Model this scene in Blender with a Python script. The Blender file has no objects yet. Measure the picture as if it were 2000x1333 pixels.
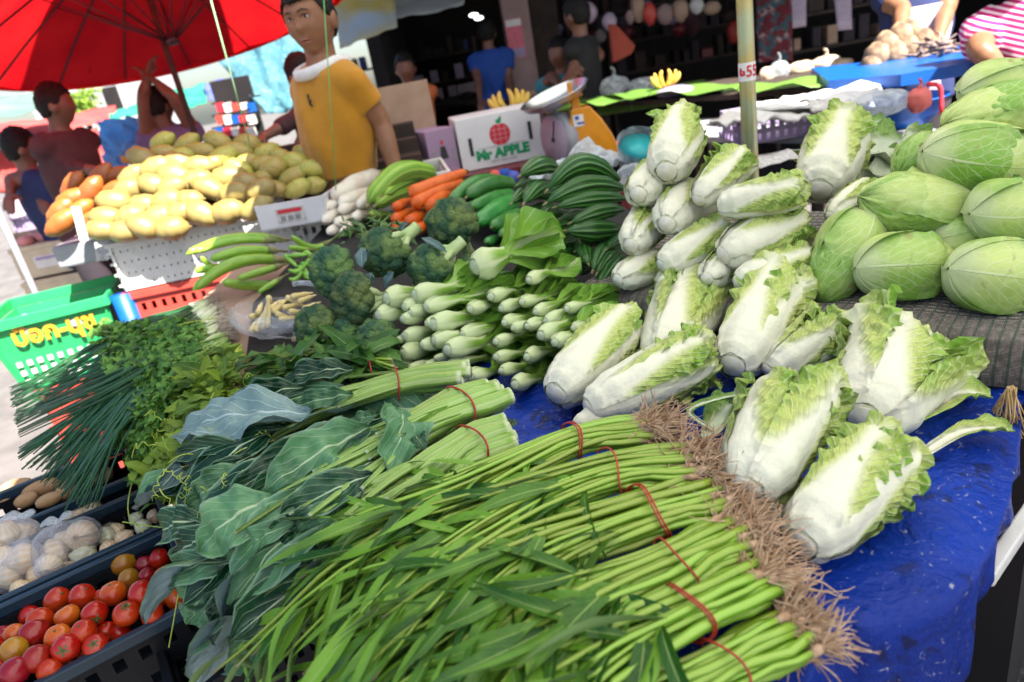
import bpy, math, random
from mathutils import Vector, Matrix, noise
V = Vector; PI = math.pi; rad = math.radians
S = bpy.context.scene; C = S.collection
# ---------------------------------------------------------------- camera, sky, sun, exposure
F_PX = 1333.0; PITCH = rad(22.07); ROLL = rad(10.5); CAM = V((0, 0, 1.25))
cr, sr, cp, sp = math.cos(ROLL), math.sin(ROLL), math.cos(PITCH), math.sin(PITCH)
cd = bpy.data.cameras.new('camera'); cam = bpy.data.objects.new('camera', cd); C.objects.link(cam)
cd.sensor_width = 36; cd.lens = 24.0; cd.clip_start = .02; cd.clip_end = 400
_f = V((0, cp, -sp)); _r0 = V((1, 0, 0)); _u0 = V((0, sp, cp))
# image right = right0*cos + up0*(-sin) turned so that level lines climb to the right
_r = _r0 * cr - _u0 * sr; _u = _u0 * cr + _r0 * sr
cam.matrix_world = Matrix(((_r.x, _u.x, -_f.x, CAM.x), (_r.y, _u.y, -_f.y, CAM.y), (_r.z, _u.z, -_f.z, CAM.z), (0, 0, 0, 1)))
S.camera = cam
cd.dof.use_dof = True; cd.dof.focus_distance = 1.22; cd.dof.aperture_fstop = 3.4
W = bpy.data.worlds.new('World'); S.world = W; W.use_nodes = True
SUN_DIR = V((.36, -.46, .82)).normalized()
_wt = W.node_tree; _bg = _wt.nodes['Background']; _sky = _wt.nodes.new('ShaderNodeTexSky')
_sky.sky_type = 'NISHITA'; _sky.sun_disc = False; _sky.sun_elevation = math.asin(SUN_DIR.z)
_sky.sun_rotation = math.atan2(SUN_DIR.x, SUN_DIR.y); _sky.dust_density = 2.0
_wt.links.new(_sky.outputs[0], _bg.inputs[0]); _bg.inputs[1].default_value = .05
sl = bpy.data.lights.new('sun', 'SUN'); sl.energy = 4.6; sl.angle = rad(.5); sl.color = (1, .95, .87)
sun = bpy.data.objects.new('sun', sl); C.objects.link(sun); sun.location = SUN_DIR * 20
sun.rotation_euler = SUN_DIR.to_track_quat('Z', 'Y').to_euler()
S.view_settings.view_transform = 'Standard'; S.view_settings.look = 'None'; S.view_settings.gamma = 1
S.view_settings.exposure = 2.3
S.render.engine = 'CYCLES'; S.cycles.max_bounces = 7; S.cycles.diffuse_bounces = 2; S.cycles.glossy_bounces = 3
S.cycles.transmission_bounces = 5; S.cycles.transparent_max_bounces = 10; S.cycles.caustics_reflective = False
S.cycles.caustics_refractive = False; S.cycles.use_denoising = True
GZ = -.40                       # the ground; the camera's height is counted from the table's trestles
random.seed(7); RN = random.Random(11)
def U(a, b): return RN.uniform(a, b)
# ---------------------------------------------------------------- pixel of the photograph -> ray, and points on planes of the place
def ray(px, py):
    x = px - 1000; y = py - 666.5; r = x * cr - y * sr; d = x * sr + y * cr
    return V((r, F_PX * cp - d * sp, -(d * cp + F_PX * sp)))
def at(px, py, z): r = ray(px, py); return CAM + r * ((z - CAM.z) / r.z)
def aty(px, py, y): r = ray(px, py); return CAM + r * (y / r.y)
def atd(px, py, D): return CAM + ray(px, py) * (D / F_PX)
def onp(px, py, p0, n): r = ray(px, py); return CAM + r * ((p0 - CAM).dot(n) / r.dot(n))
def proj(p):
    p = p - CAM; c = p.y * cp - p.z * sp; d = -(p.z * cp + p.y * sp); a = F_PX * p.x / c; b = F_PX * d / c
    return (1000 + a * cr + b * sr, 666.5 - a * sr + b * cr)
def depth(p): p = p - CAM; return p.y * cp - p.z * sp
def pw(p, px): return px * depth(p) / F_PX        # metres that px photo pixels cover at p
def tipat(A, px, py, L, far=True):
    r = ray(px, py).normalized(); o = CAM - A; b = o.dot(r); c = o.dot(o) - L * L; q = b * b - c
    if q < 0: return CAM + r * -b
    return CAM + r * (-b + (math.sqrt(q) if far else -math.sqrt(q)))
CR, CU = _r.copy(), _u.copy()      # image right and up as world directions
# ---------------------------------------------------------------- mesh builder
class MB:
    def __init__(s): s.v = []; s.f = []; s.q = []; s.m = []
    def add(s, vs, fs, qs=None, mi=0):
        o = len(s.v); s.v += [V(p) for p in vs]; s.q += qs if qs else [(.5, .5, .5)] * len(vs)
        for f in fs: s.f.append([i + o for i in f]); s.m.append(mi)
        return s
    def grid(s, rows, closed=False, qs=None, mi=0, flip=False):
        nr = len(rows); nc = len(rows[0]); fs = []
        for i in range(nr - 1):
            for j in range(nc if closed else nc - 1):
                k = (j + 1) % nc; f = [i * nc + j, i * nc + k, (i + 1) * nc + k, (i + 1) * nc + j]
                fs.append(f[::-1] if flip else f)
        if qs is None: qs = [(j / max(1, nc - (0 if closed else 1)), i / (nr - 1), .5) for i in range(nr) for j in range(nc)]
        return s.add([p for r in rows for p in r], fs, qs, mi)
    def tube(s, path, r, ns=8, cap=True, w=.5, mi=0, flat=1.0, up=None):
        path = [V(p) for p in path]; n = len(path); rows = []; qs = []; nrm = None
        for i, p in enumerate(path):
            t = (path[min(i + 1, n - 1)] - path[max(i - 1, 0)])
            t = t.normalized() if t.length > 1e-9 else V((0, 0, 1))
            if nrm is None:
                a = up if up is not None else (V((0, 0, 1)) if abs(t.z) < .95 else V((1, 0, 0)))
                nrm = (a - t * a.dot(t)).normalized()
            else:
                nrm = nrm - t * nrm.dot(t); nrm = nrm.normalized() if nrm.length > 1e-6 else t.orthogonal().normalized()
            b = t.cross(nrm); tt = i / (n - 1); row = []
            for j in range(ns):
                a = 2 * PI * j / ns; rr = r(tt, a) if callable(r) else (r[i] if isinstance(r, (list, tuple)) else r)
                row.append(p + b * (math.cos(a) * rr) + nrm * (math.sin(a) * rr * flat)); qs.append((j / ns, tt, w))
            rows.append(row)
        s.grid(rows, True, qs, mi)
        if cap:
            o = len(s.v) - n * ns; s.f.append([o + j for j in range(ns)][::-1]); s.m.append(mi)
            o = len(s.v) - ns; s.f.append([o + j for j in range(ns)]); s.m.append(mi)
        return s
    def box(s, c, sx, sy, sz, X=None, Y=None, Z=None, mi=0):
        X = X or V((1, 0, 0)); Y = Y or V((0, 1, 0)); Z = Z or V((0, 0, 1)); c = V(c)
        vs = [c + X * (a * sx / 2) + Y * (b * sy / 2) + Z * (d * sz / 2) for d in (-1, 1) for b in (-1, 1) for a in (-1, 1)]
        return s.add(vs, [[0, 2, 3, 1], [4, 5, 7, 6], [0, 1, 5, 4], [2, 6, 7, 3], [0, 4, 6, 2], [1, 3, 7, 5]], None, mi)
    def bar(s, a, b, w, h, up=V((0, 0, 1)), mi=0):
        a = V(a); b = V(b); X = (b - a).normalized(); Y = up.cross(X).normalized(); Z = X.cross(Y)
        return s.box((a + b) / 2, (b - a).length, w, h, X, Y, Z, mi)
    def ball(s, c, rx, ry, rz, X=None, Y=None, Z=None, nu=12, nv=8, fn=None, mi=0, w=.5):
        X = X or V((1, 0, 0)); Y = Y or V((0, 1, 0)); Z = Z or V((0, 0, 1)); rows = []; qs = []; c = V(c)
        for i in range(nv + 1):
            t = i / nv; th = PI * min(max(t, .004), .996); row = []
            for j in range(nu):
                a = 2 * PI * j / nu; d = V((math.sin(th) * math.cos(a), math.sin(th) * math.sin(a), -math.cos(th)))
                k = fn(d) if fn else 1
                row.append(c + X * (d.x * rx * k) + Y * (d.y * ry * k) + Z * (d.z * rz * k)); qs.append((j / nu, t, w))
            rows.append(row)
        return s.grid(rows, True, qs, mi)
    def prism(s, pts, ext, mi=0):
        pts = [V(p) for p in pts]; n = len(pts); e = V(ext)
        s.add(pts + [p + e for p in pts], [list(range(n))[::-1], [n + i for i in range(n)]] + [[i, (i + 1) % n, n + (i + 1) % n, n + i] for i in range(n)], None, mi)
        return s
    def obj(s, name, mats, parent=None, smooth=True, loc=None, bevel=0, solid=0):
        org = V(parent['_o']) if parent is not None else V(loc if loc is not None else (0, 0, 0))
        me = bpy.data.meshes.new(name); me.from_pydata([p - org for p in s.v], [], s.f)
        at_ = me.attributes.new('q', 'FLOAT_VECTOR', 'POINT'); at_.data.foreach_set('vector', [c for q in s.q for c in q])
        for m in (mats if isinstance(mats, (list, tuple)) else [mats]): me.materials.append(m)
        if any(s.m): me.polygons.foreach_set('material_index', s.m)
        me.polygons.foreach_set('use_smooth', [smooth] * len(me.polygons)); me.update()
        o = bpy.data.objects.new(name, me); C.objects.link(o)
        if parent is not None: o.parent = parent
        else: o.location = org
        o['_o'] = list(org)
        if solid:
            k = o.modifiers.new('thick', 'SOLIDIFY'); k.thickness = solid; k.offset = 0
        if bevel:
            k = o.modifiers.new('bevel', 'BEVEL'); k.width = bevel; k.segments = 2; k.limit_method = 'ANGLE'
        return o
def tag(o, label, cat, group=None, kind=None):
    o['label'] = label; o['category'] = cat
    if group: o['group'] = group
    if kind: o['kind'] = kind
    return o
def thing(name, label, cat, loc, group=None):
    o = bpy.data.objects.new(name, None); C.objects.link(o); o.location = loc; o['_o'] = list(loc); o.empty_display_size = .05
    return tag(o, label, cat, group)
def catmull(pts, n):
    pts = [V(p) for p in pts]; P = [pts[0] * 2 - pts[1]] + pts + [pts[-1] * 2 - pts[-2]]; out = []; m = len(pts) - 1
    for i in range(n):
        u = i / (n - 1) * m; k = min(int(u), m - 1); t = u - k; a, b, c, d = P[k:k + 4]
        out.append(.5 * ((2 * b) + (c - a) * t + (2 * a - 5 * b + 4 * c - d) * t * t + (3 * b - a - 3 * c + d) * t ** 3))
    return out
def lerp(a, b, t): return a + (b - a) * t
def ss(a, b, x):
    t = min(1, max(0, (x - a) / (b - a))); return t * t * (3 - 2 * t)
def tab(ts, vs):
    def f(t):
        for i in range(len(ts) - 1):
            if t <= ts[i + 1]: return lerp(vs[i], vs[i + 1], ss(ts[i], ts[i + 1], t))
        return vs[-1]
    return f
def nz(p, s=1.0, o=0.0): return noise.noise(V(p) * s + V((o, o * 1.7, -o)))
ORD = ['', 'first', 'second', 'third', 'fourth', 'fifth', 'sixth', 'seventh', 'eighth', 'ninth', 'tenth', 'eleventh', 'twelfth']
def rank(items, noun, rows, where, cat=None):
    """items: (object, centre). A label that counts rows from the top and places from the left as the photo shows them."""
    it = sorted([(proj(c)[1] + .19 * proj(c)[0], proj(c)[0], o) for o, c in items], key=lambda a: a[0]); n = len(it)
    for r in range(rows):
        row = sorted(it[r * n // rows:(r + 1) * n // rows], key=lambda a: a[1])
        for k, (_, _, o) in enumerate(row):
            nn = o.get('_noun', noun); w = '%s from left' % ORD[k + 1] if k else 'leftmost'
            o['label'] = ('%s, %s in %s row of %s' % (nn, w, ORD[r + 1] if r else 'top', where)) if rows > 1 else '%s, %s of %s' % (nn, w, where)
# ---------------------------------------------------------------- materials
def rgb(h): 
    h = h.lstrip('#'); c = [int(h[i:i + 2], 16) / 255 for i in (0, 2, 4)]
    return tuple(x / 12.92 if x <= .04045 else ((x + .055) / 1.055) ** 2.4 for x in c) + (1,)
def c4(c): return rgb(c) if isinstance(c, str) else (tuple(c) + (1,) if len(c) == 3 else tuple(c))
class G:
    def __init__(s, name, rough=.5, spec=.5, trans=0, coat=0, sheen=0, metal=0):
        s.m = bpy.data.materials.new(name); s.m.use_nodes = True; s.t = s.m.node_tree
        s.b = s.t.nodes['Principled BSDF']; s.out = s.t.nodes['Material Output']
        s.set('Roughness', rough); s.set('Specular IOR Level', spec); s.set('Coat Weight', coat); s.set('Sheen Weight', sheen); s.set('Metallic', metal)
        s.trans = trans
    def n(s, ty): return s.t.nodes.new('ShaderNode' + ty)
    def put(s, val, sock):
        if isinstance(val, bpy.types.NodeSocket): s.t.links.new(val, sock)
        elif isinstance(val, (tuple, list)): sock.default_value = c4(val) if sock.type == 'RGBA' else tuple(val)[:3]
        elif isinstance(val, str): sock.default_value = c4(val)
        else: sock.default_value = val
    def set(s, k, val): s.put(val, s.b.inputs[k])
    def math(s, op, a, b=0.0, c=0.0, clamp=False):
        k = s.n('Math'); k.operation = op; k.use_clamp = clamp; s.put(a, k.inputs[0]); s.put(b, k.inputs[1]); s.put(c, k.inputs[2]); return k.outputs[0]
    def mix(s, f, a, b, mode='MIX'):
        k = s.n('Mix'); k.data_type = 'RGBA'; k.blend_type = mode; s.put(f, k.inputs[0]); s.put(a, k.inputs[6]); s.put(b, k.inputs[7]); return k.outputs[2]
    def q(s):
        a = s.n('Attribute'); a.attribute_name = 'q'; k = s.n('SeparateXYZ'); s.t.links.new(a.outputs['Vector'], k.inputs[0]); return k.outputs[0], k.outputs[1], k.outputs[2]
    def co(s): return s.n('TexCoord').outputs['Object']
    def rnd(s): return s.n('ObjectInfo').outputs['Random']
    def noise(s, scale=10, detail=3, vec=None, rough=.5, dist=0, out=0):
        k = s.n('TexNoise'); s.put(scale, k.inputs['Scale']); s.put(detail, k.inputs['Detail']); s.put(rough, k.inputs['Roughness']); s.put(dist, k.inputs['Distortion'])
        s.t.links.new(vec if vec is not None else s.co(), k.inputs['Vector']); return k.outputs[out]
    def voro(s, scale=10, vec=None, feat='F1'):
        k = s.n('TexVoronoi'); k.feature = feat; s.put(scale, k.inputs['Scale']); s.t.links.new(vec if vec is not None else s.co(), k.inputs['Vector']); return k.outputs[0]
    def ss(s, x, a, b, lo=0.0, hi=1.0):
        k = s.n('MapRange'); k.interpolation_type = 'SMOOTHSTEP'; s.put(x, k.inputs[0]); s.put(a, k.inputs[1]); s.put(b, k.inputs[2]); s.put(lo, k.inputs[3]); s.put(hi, k.inputs[4]); return k.outputs[0]
    def vec(s, x, y, z):
        k = s.n('CombineXYZ'); s.put(x, k.inputs[0]); s.put(y, k.inputs[1]); s.put(z, k.inputs[2]); return k.outputs[0]
    def bump(s, h, dist=.002, strength=1.0):
        k = s.n('Bump'); s.put(h, k.inputs['Height']); k.inputs['Distance'].default_value = dist; k.inputs['Strength'].default_value = strength; s.t.links.new(k.outputs[0], s.b.inputs['Normal']); s.nrm = k.outputs[0]
    def done(s, col):
        s.put(col, s.b.inputs['Base Color'])
        if s.trans:
            tr = s.n('BsdfTranslucent'); s.put(col, tr.inputs[0]); mx = s.n('MixShader'); mx.inputs[0].default_value = s.trans
            s.t.links.new(s.b.outputs[0], mx.inputs[1]); s.t.links.new(tr.outputs[0], mx.inputs[2]); s.t.links.new(mx.outputs[0], s.out.inputs[0])
        return s.m
    def vary(s, col, amt=.25, hue=.02):
        k = s.n('HueSaturation'); s.put(col, k.inputs['Color']); r = s.rnd()
        s.put(s.math('MULTIPLY_ADD', r, amt, 1 - amt / 2), k.inputs['Value']); s.put(s.math('MULTIPLY_ADD', r, hue, .5 - hue / 2), k.inputs['Hue']); return k.outputs[0]
def PM(name, c1, c2=None, scale=12, rough=.5, bump=0, bscale=40, trans=0, coat=0, spec=.5, sheen=0, vary=0, hue=.0, detail=4, metal=0, speck=None):
    g = G(name, rough, spec, trans, coat, sheen, metal)
    col = g.mix(g.ss(g.noise(scale, detail), .35, .65), c1, c2 or c1)
    if speck: col = g.mix(g.math('MULTIPLY', g.ss(g.noise(speck[0], 3, dist=1), .62, .70), speck[2]), col, speck[1])
    if bump: g.bump(g.noise(bscale, 4), bump)
    if vary: col = g.vary(col, vary, hue)
    return g.done(col)
def veins(g, N=9, K=3.0, wm=.10, wob=.5):
    u, t, w = g.q(); a = g.math('ABSOLUTE', g.math('MULTIPLY_ADD', u, 2, -1))
    wid = g.math('MULTIPLY_ADD', t, -wm * .8, wm); mid = g.math('SUBTRACT', 1, g.ss(a, g.math('MULTIPLY', wid, .6), wid))
    nn = g.noise(28, 2); x = g.math('ADD', g.math('MULTIPLY_ADD', t, N, g.math('MULTIPLY', a, -K)), g.math('MULTIPLY', nn, wob))
    d = g.math('ABSOLUTE', g.math('MULTIPLY_ADD', g.math('FRACT', x), 2, -1))
    return u, t, w, a, mid, d
def leafmat(name, dark, pale, vein, N=9, K=3.0, wm=.10, rough=.42, trans=.22, bump=.003, edge=None, coat=0, nsc=14, vw=.88, back=None, under=None, ls=.7):
    g = G(name, rough, .35, trans, coat); u, t, w, a, mid, d = veins(g, N, K, wm)
    lat = g.math('MULTIPLY', g.ss(d, vw, .985), ls); vm = g.math('MAXIMUM', mid, lat)
    col = g.mix(g.ss(g.math('ADD', g.math('MULTIPLY', g.noise(nsc, 4), .7), g.math('MULTIPLY', w, .6)), .35, .85), dark, pale)
    if under:
        geo = g.n('NewGeometry').outputs['Backfacing']; col = g.mix(geo, col, under)
    if edge: col = g.mix(g.ss(a, .85, 1), col, edge)
    col = g.mix(vm, col, vein)
    g.bump(g.math('ADD', g.math('ADD', g.math('MULTIPLY', vm, .10), g.math('MULTIPLY', g.math('MULTIPLY', d, d), .10)), g.math('MULTIPLY', g.noise(34, 4), .9)), bump * .5)
    return g.done(col)
def ribmat(name, white, blade, edge, rw0=.95, rw1=.12, tcut=.5, crinkle=.004, rough=.38, vein=None, N=12, K=4.0, cs=60, trans=.15, vs=.55, vlo=.72):
    """pale midrib broad at the base, blade turning greener and crinkled to the rim"""
    g = G(name, rough, .45, trans); u, t, w, a, mid, d = veins(g, N, K, .01, .9)
    rw = g.math('MULTIPLY', g.ss(t, 0, tcut + .45, rw0, rw1), g.math('MULTIPLY_ADD', g.noise(9, 2), .5, .75))
    bl = g.ss(g.math('SUBTRACT', a, rw), -.06, .38)
    bl = g.math('MAXIMUM', bl, g.ss(t, .86, 1.0))
    fw = g.math('MULTIPLY', bl, g.ss(t, .12, .34)); nn = g.noise(16, 4)
    gre = g.mix(g.ss(g.math('ADD', g.math('MULTIPLY', a, .42), g.math('ADD', g.math('MULTIPLY', t, .36), g.math('MULTIPLY', nn, .5))), .52, 1.12), blade, edge)
    lat = g.math('MULTIPLY', g.ss(d, vlo, .99), g.math('MULTIPLY', fw, vs))
    gre = g.mix(lat, gre, vein or white); col = g.mix(fw, g.mix(g.ss(g.noise(22, 3), .3, .8), white, [c * .93 for c in c4(white)[:3]] + [1]), gre)
    col = g.mix(g.math('MULTIPLY', g.ss(g.noise(7, 5), .62, .78), .35), col, (.38, .34, .14))
    h = g.math('ADD', g.math('MULTIPLY', g.math('MULTIPLY', g.voro(cs), bl), 1.0), g.math('ADD', g.math('MULTIPLY', lat, .22), g.math('MULTIPLY', g.noise(70, 4), .3)))
    # fine lengthwise ribbing on the white stalk
    h = g.math('ADD', h, g.math('MULTIPLY', g.math('SINE', g.math('MULTIPLY_ADD', g.noise(6, 2), 14, g.math('MULTIPLY', u, 70))), .006))
    g.bump(h, crinkle); return g.done(col)
def stripemat(name, c1, c2, n=10, sharp=(.3, .7), rough=.4, tipc=None, bump=.002, wob=.6, tipw=.06, spotc=None, coat=0, trans=0, vary=.15, hue=.01):
    g = G(name, rough, .5, trans, coat); u, t, w = g.q()
    s_ = g.math('SINE', g.math('ADD', g.math('MULTIPLY', u, 2 * PI * n), g.math('MULTIPLY', g.noise(18, 3), wob * 4)))
    k = g.ss(s_, sharp[0] * 2 - 1, sharp[1] * 2 - 1); col = g.mix(k, c1, c2)
    if spotc: col = g.mix(g.math('MULTIPLY', g.ss(g.noise(120, 2), .6, .7), .7), col, spotc)
    if tipc:
        e = g.math('MINIMUM', t, g.math('SUBTRACT', 1, t)); col = g.mix(g.ss(e, tipw, 0), col, tipc)
    g.bump(g.math('ADD', k, g.noise(60, 3)), bump); return g.done(g.vary(col, vary, hue))
MT = {}
MT['napa'] = ribmat('napa_leaf', (.87, .86, .68), (.58, .66, .17), (.20, .42, .035), .72, .04, .30, .009, vein=(.74, .78, .42), N=12, K=6, vs=.55, vlo=.55)
MT['napa_dark'] = ribmat('napa_outer_leaf', (.62, .70, .50), (.20, .36, .05), (.05, .16, .015), .55, .06, .3, .006, vein=(.35, .48, .18))
MT['napa_cut'] = PM('napa_cut_end', (.84, .82, .72), (.76, .70, .56), 30, .6, .002)
MT['napa_rim'] = PM('napa_cut_rim', (.74, .68, .50), (.82, .78, .62), 30, .6)
MT['cab_old'] = None and ribmat('cabbage_leaf', (.62, .68, .34), (.36, .52, .10), (.10, .30, .025), .22, .02, .10, .0022, .26, (.66, .74, .40), 5, 7.5, 24, .12, .5, .90)
MT['kale'] = leafmat('kale_leaf', (.003, .036, .015), (.11, .27, .12), (.44, .58, .34), 6, 3.0, .08, .33, .10, .008, edge=(.18, .32, .20), coat=0, under=(.24, .34, .36), vw=.86, ls=.42)
MT['kale_pale'] = leafmat('kale_leaf_underside', (.09, .18, .16), (.20, .31, .30), (.46, .58, .56), 6, 3.0, .08, .33, .10, .014, vw=.82)
MT['kale_stem'] = stripemat('kale_stem', (.22, .38, .06), (.36, .50, .14), 5, (.2, .8), .32, (.62, .70, .42), .001, .5, .03, coat=.2)
MT['spin'] = leafmat('spinach_leaf', (.012, .082, .005), (.16, .35, .028), (.26, .40, .10), 10, 2.0, .10, .36, .16, .002, under=(.16, .26, .09), vw=.95)
MT['spin_stem'] = stripemat('spinach_stem', (.17, .31, .016), (.28, .42, .045), 3, (.2, .8), .34, (.34, .30, .16), .0008, .8, .03, coat=.15, vary=.35, hue=.03)
MT['root'] = PM('root', (.36, .21, .11), (.58, .40, .26), 60, .75, .001, 200, vary=.1)
MT['band'] = PM('rubber_band', (.45, .03, .02), (.36, .02, .02), 40, .45)
MT['bok'] = ribmat('bok_choy_leaf', (.64, .74, .40), (.24, .45, .05), (.09, .26, .02), .62, .06, .05, .001, .35, (.4, .55, .2), 8, 3, 25)
MT['broc'] = PM('broccoli_crown', (.022, .085, .042), (.14, .22, .06), 22, .8, .009, 130, vary=.4, hue=.05)
MT['broc_stalk'] = PM('broccoli_stalk', (.36, .50, .20), (.50, .60, .30), 25, .5, .002)
MT['broc_leaf'] = leafmat('broccoli_leaf', (.02, .07, .06), (.10, .18, .18), (.3, .4, .35), 7, 3, .12, .4, .15, .003)
MT['daikon'] = PM('daikon_skin', (.80, .74, .62), (.70, .58, .46), 14, .45, .002, 60, vary=.08)
MT['carrot'] = PM('carrot_skin', (.66, .10, .006), (.72, .15, .012), 20, .45, .002, 90, vary=.1)
MT['bottle'] = stripemat('striped_gourd_skin', (.16, .34, .02), (.30, .47, .06), 9, (.4, .6), .4, (.2, .3, .05), .002)
MT['cuke'] = PM('cucumber_skin', (.035, .20, .03), (.06, .27, .05), 20, .35, .001, 80, vary=.5, hue=.02, coat=.15)
MT['ridge'] = stripemat('ridged_gourd_skin', (.018, .085, .014), (.055, .18, .028), 10, (.55, .95), .38, (.40, .34, .12), .001, .1, .025, coat=.1)
MT['egg'] = stripemat('green_eggplant_skin', (.17, .36, .02), (.26, .45, .05), 2, (.1, .9), .25, None, .0005, 1.2, coat=.35)
MT['calyx'] = PM('calyx', (.12, .16, .04), (.24, .20, .09), 30, .6)
MT['chili'] = PM('green_chilli', (.16, .42, .03), (.28, .54, .06), 15, .25, vary=.2, coat=.3)
MT['corn'] = PM('baby_corn', (.80, .62, .24), (.84, .72, .40), 20, .5, .002, 260, vary=.1)
MT['scal'] = stripemat('scallion_leaf', (.015, .085, .04), (.06, .18, .07), 2, (.2, .8), .4, None, .0006, .5, vary=.4)
MT['scal_w'] = PM('scallion_white', (.75, .76, .62), (.58, .68, .38), 20, .4)
MT['cil'] = leafmat('herb_leaf', (.03, .12, .018), (.15, .33, .05), (.14, .28, .06), 4, 2, .08, .5, .25, .001)
MT['cil_stem'] = PM('herb_stem', (.16, .34, .06), (.3, .45, .14), 20, .4)
MT['shoot'] = leafmat('shoot_leaf', (.05, .13, .010), (.22, .34, .03), (.3, .42, .1), 6, 2.4, .08, .5, .28, .002)
MT['tendril'] = PM('tendril', (.30, .42, .04), (.42, .52, .08), 20, .4, vary=.2)
MT['dkleaf'] = leafmat('dark_leaf', (.02, .09, .015), (.08, .2, .03), (.2, .34, .09), 7, 3, .09, .4, .25, .002)
def fruit(name, c1, c2, **k): return PM(name, c1, c2, k.pop('scale', 9), k.pop('rough', .22), coat=k.pop('coat', .12), vary=k.pop('vary', .12), hue=k.pop('hue', .01), **k)
MT['tom_red'] = fruit('tomato_red', (.42, .014, .003), (.50, .034, .004))
MT['tom_crim'] = fruit('tomato_crimson', (.26, .004, .006), (.34, .008, .009))
MT['tom_or'] = fruit('tomato_orange', (.58, .13, .008), (.50, .05, .006), scale=7)
MT['tom_yel'] = fruit('tomato_yellow', (.40, .20, .012), (.34, .11, .008), scale=7)
MT['tomcal'] = PM('tomato_calyx', (.04, .10, .02), (.10, .13, .03), 40, .6)
MT['onion'] = stripemat('onion_skin', (.72, .52, .30), (.78, .64, .44), 14, (.3, .9), .3, (.45, .28, .12), .0006, .4, .05, coat=.2)
MT['onion_g'] = stripemat('onion_pale_skin', (.66, .68, .42), (.76, .74, .56), 14, (.3, .9), .3, (.5, .4, .2), .0006, .4, .05, coat=.2)
MT['potato'] = PM('potato_skin', (.52, .32, .16), (.44, .25, .11), 12, .65, .002, 90, vary=.15)
MT['man_y'] = fruit('mango_yellow', (.235, .165, .04), (.29, .22, .075), rough=.38, coat=.05, scale=6, speck=(55, (.42, .26, .05), .5))
MT['man_g'] = fruit('mango_green', (.30, .31, .06), (.44, .34, .08), rough=.4, coat=.05, scale=7, vary=.3, hue=.05, speck=(60, (.12, .10, .03), .6))
MT['papaya'] = fruit('papaya_orange', (.36, .115, .018), (.26, .075, .015), rough=.42, coat=.05, scale=6, vary=.2, speck=(40, (.2, .10, .02), .6))
MT['stalk'] = PM('fruit_stalk', (.12, .08, .03), (.2, .15, .06), 40, .8)
def tarpmat(name, c1, c2, rough=.33, dirt=(.12, .14, .2), bump=.006, trans=0, coat=.0, wrinkle=9):
    g = G(name, rough, .22, trans, coat); n1 = g.noise(wrinkle, 6, dist=1.2, rough=.6); cz = g.math('ABSOLUTE', g.math('SUBTRACT', g.noise(wrinkle * .9, 3, dist=.8), .5)); cz2 = g.math('ABSOLUTE', g.math('SUBTRACT', g.noise(wrinkle * 2.6, 2, dist=.5), .5)); n1 = g.math('ADD', g.math('MULTIPLY', n1, 1.0), g.math('ADD', g.math('MULTIPLY', g.ss(cz, .10, 0), .05), g.math('MULTIPLY', g.ss(cz2, .08, 0), .03))); col = g.mix(g.ss(g.noise(4, 4), .3, .7), c1, c2)
    dm = g.math('MULTIPLY', g.ss(g.noise(11, 6, dist=2.5), .54, .68), .75); col = g.mix(dm, col, dirt)
    sc = g.math('MULTIPLY', g.ss(g.noise(38, 5, dist=3), .64, .72), .55); col = g.mix(sc, col, (.5, .5, .5))
    wv = g.noise(240, 1); g.bump(g.math('ADD', n1, g.math('MULTIPLY', wv, .03)), bump)
    g.set('Roughness', g.math('MULTIPLY_ADD', g.noise(20, 4), .3, rough - .12)); return g.done(col)
MT['tarp'] = tarpmat('blue_tarpaulin', (.0008, .020, .21), (.002, .036, .34), .36, (.002, .004, .02), .016)
MT['tarp_sky'] = tarpmat('pale_blue_sheet', (.09, .27, .34), (.15, .36, .43), .5, (.35, .6, .7), .02, .5, wrinkle=3)
MT['tarp_mid'] = tarpmat('hanging_blue_sheet', (.10, .40, .85), (.22, .55, .90), .4, (.05, .2, .5), .03, .35, wrinkle=5)
def wovenmat():
    g = G('woven_sack', .85, .2, 0, 0, .2); u, t, w = g.q()
    warp = g.math('SINE', g.math('MULTIPLY', u, 2 * PI * 330)); weft = g.math('SINE', g.math('MULTIPLY', t, 2 * PI * 85))
    n1 = g.noise(90, 4); n2 = g.noise(6, 3)
    col = g.mix(g.ss(g.math('ADD', g.math('MULTIPLY', n1, .8), g.math('MULTIPLY', weft, .18)), .25, .75), (.11, .085, .065), (.56, .48, .40))
    col = g.mix(g.math('MULTIPLY', g.ss(n2, .5, .75), .5), col, (.16, .12, .09))
    st = g.math('ABSOLUTE', g.math('MULTIPLY_ADD', g.math('FRACT', g.math('ADD', g.math('MULTIPLY', u, 52), g.math('MULTIPLY', g.noise(5, 2), 1.1))), 2, -1))
    dash = g.math('MULTIPLY', g.ss(st, .70, .84), g.ss(weft, -.5, .1)); col = g.mix(g.math('MULTIPLY', dash, .9), col, (.012, .10, .06))
    g.bump(g.math('ADD', g.math('MULTIPLY', g.math('ADD', warp, weft), .35), g.math('MULTIPLY', n1, .8)), .003); return g.done(col)
MT['woven'] = wovenmat()
def groundmat(name, c1, c2, sc, bump, rough=.85, speck=None):
    g = G(name, rough, .3); col = g.mix(g.ss(g.noise(sc, 6), .35, .65), c1, c2); col = g.mix(g.math('MULTIPLY', g.ss(g.noise(.8, 4), .45, .7), .35), col, [x * .6 for x in c1])
    if speck: col = g.mix(g.ss(g.noise(140, 2), .64, .68), col, speck)
    g.bump(g.noise(90, 5), bump); return g.done(col)
MT['concrete'] = groundmat('concrete', (.10, .092, .09), (.145, .135, .13), 3, .004, speck=(.25, .22, .2))
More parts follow.
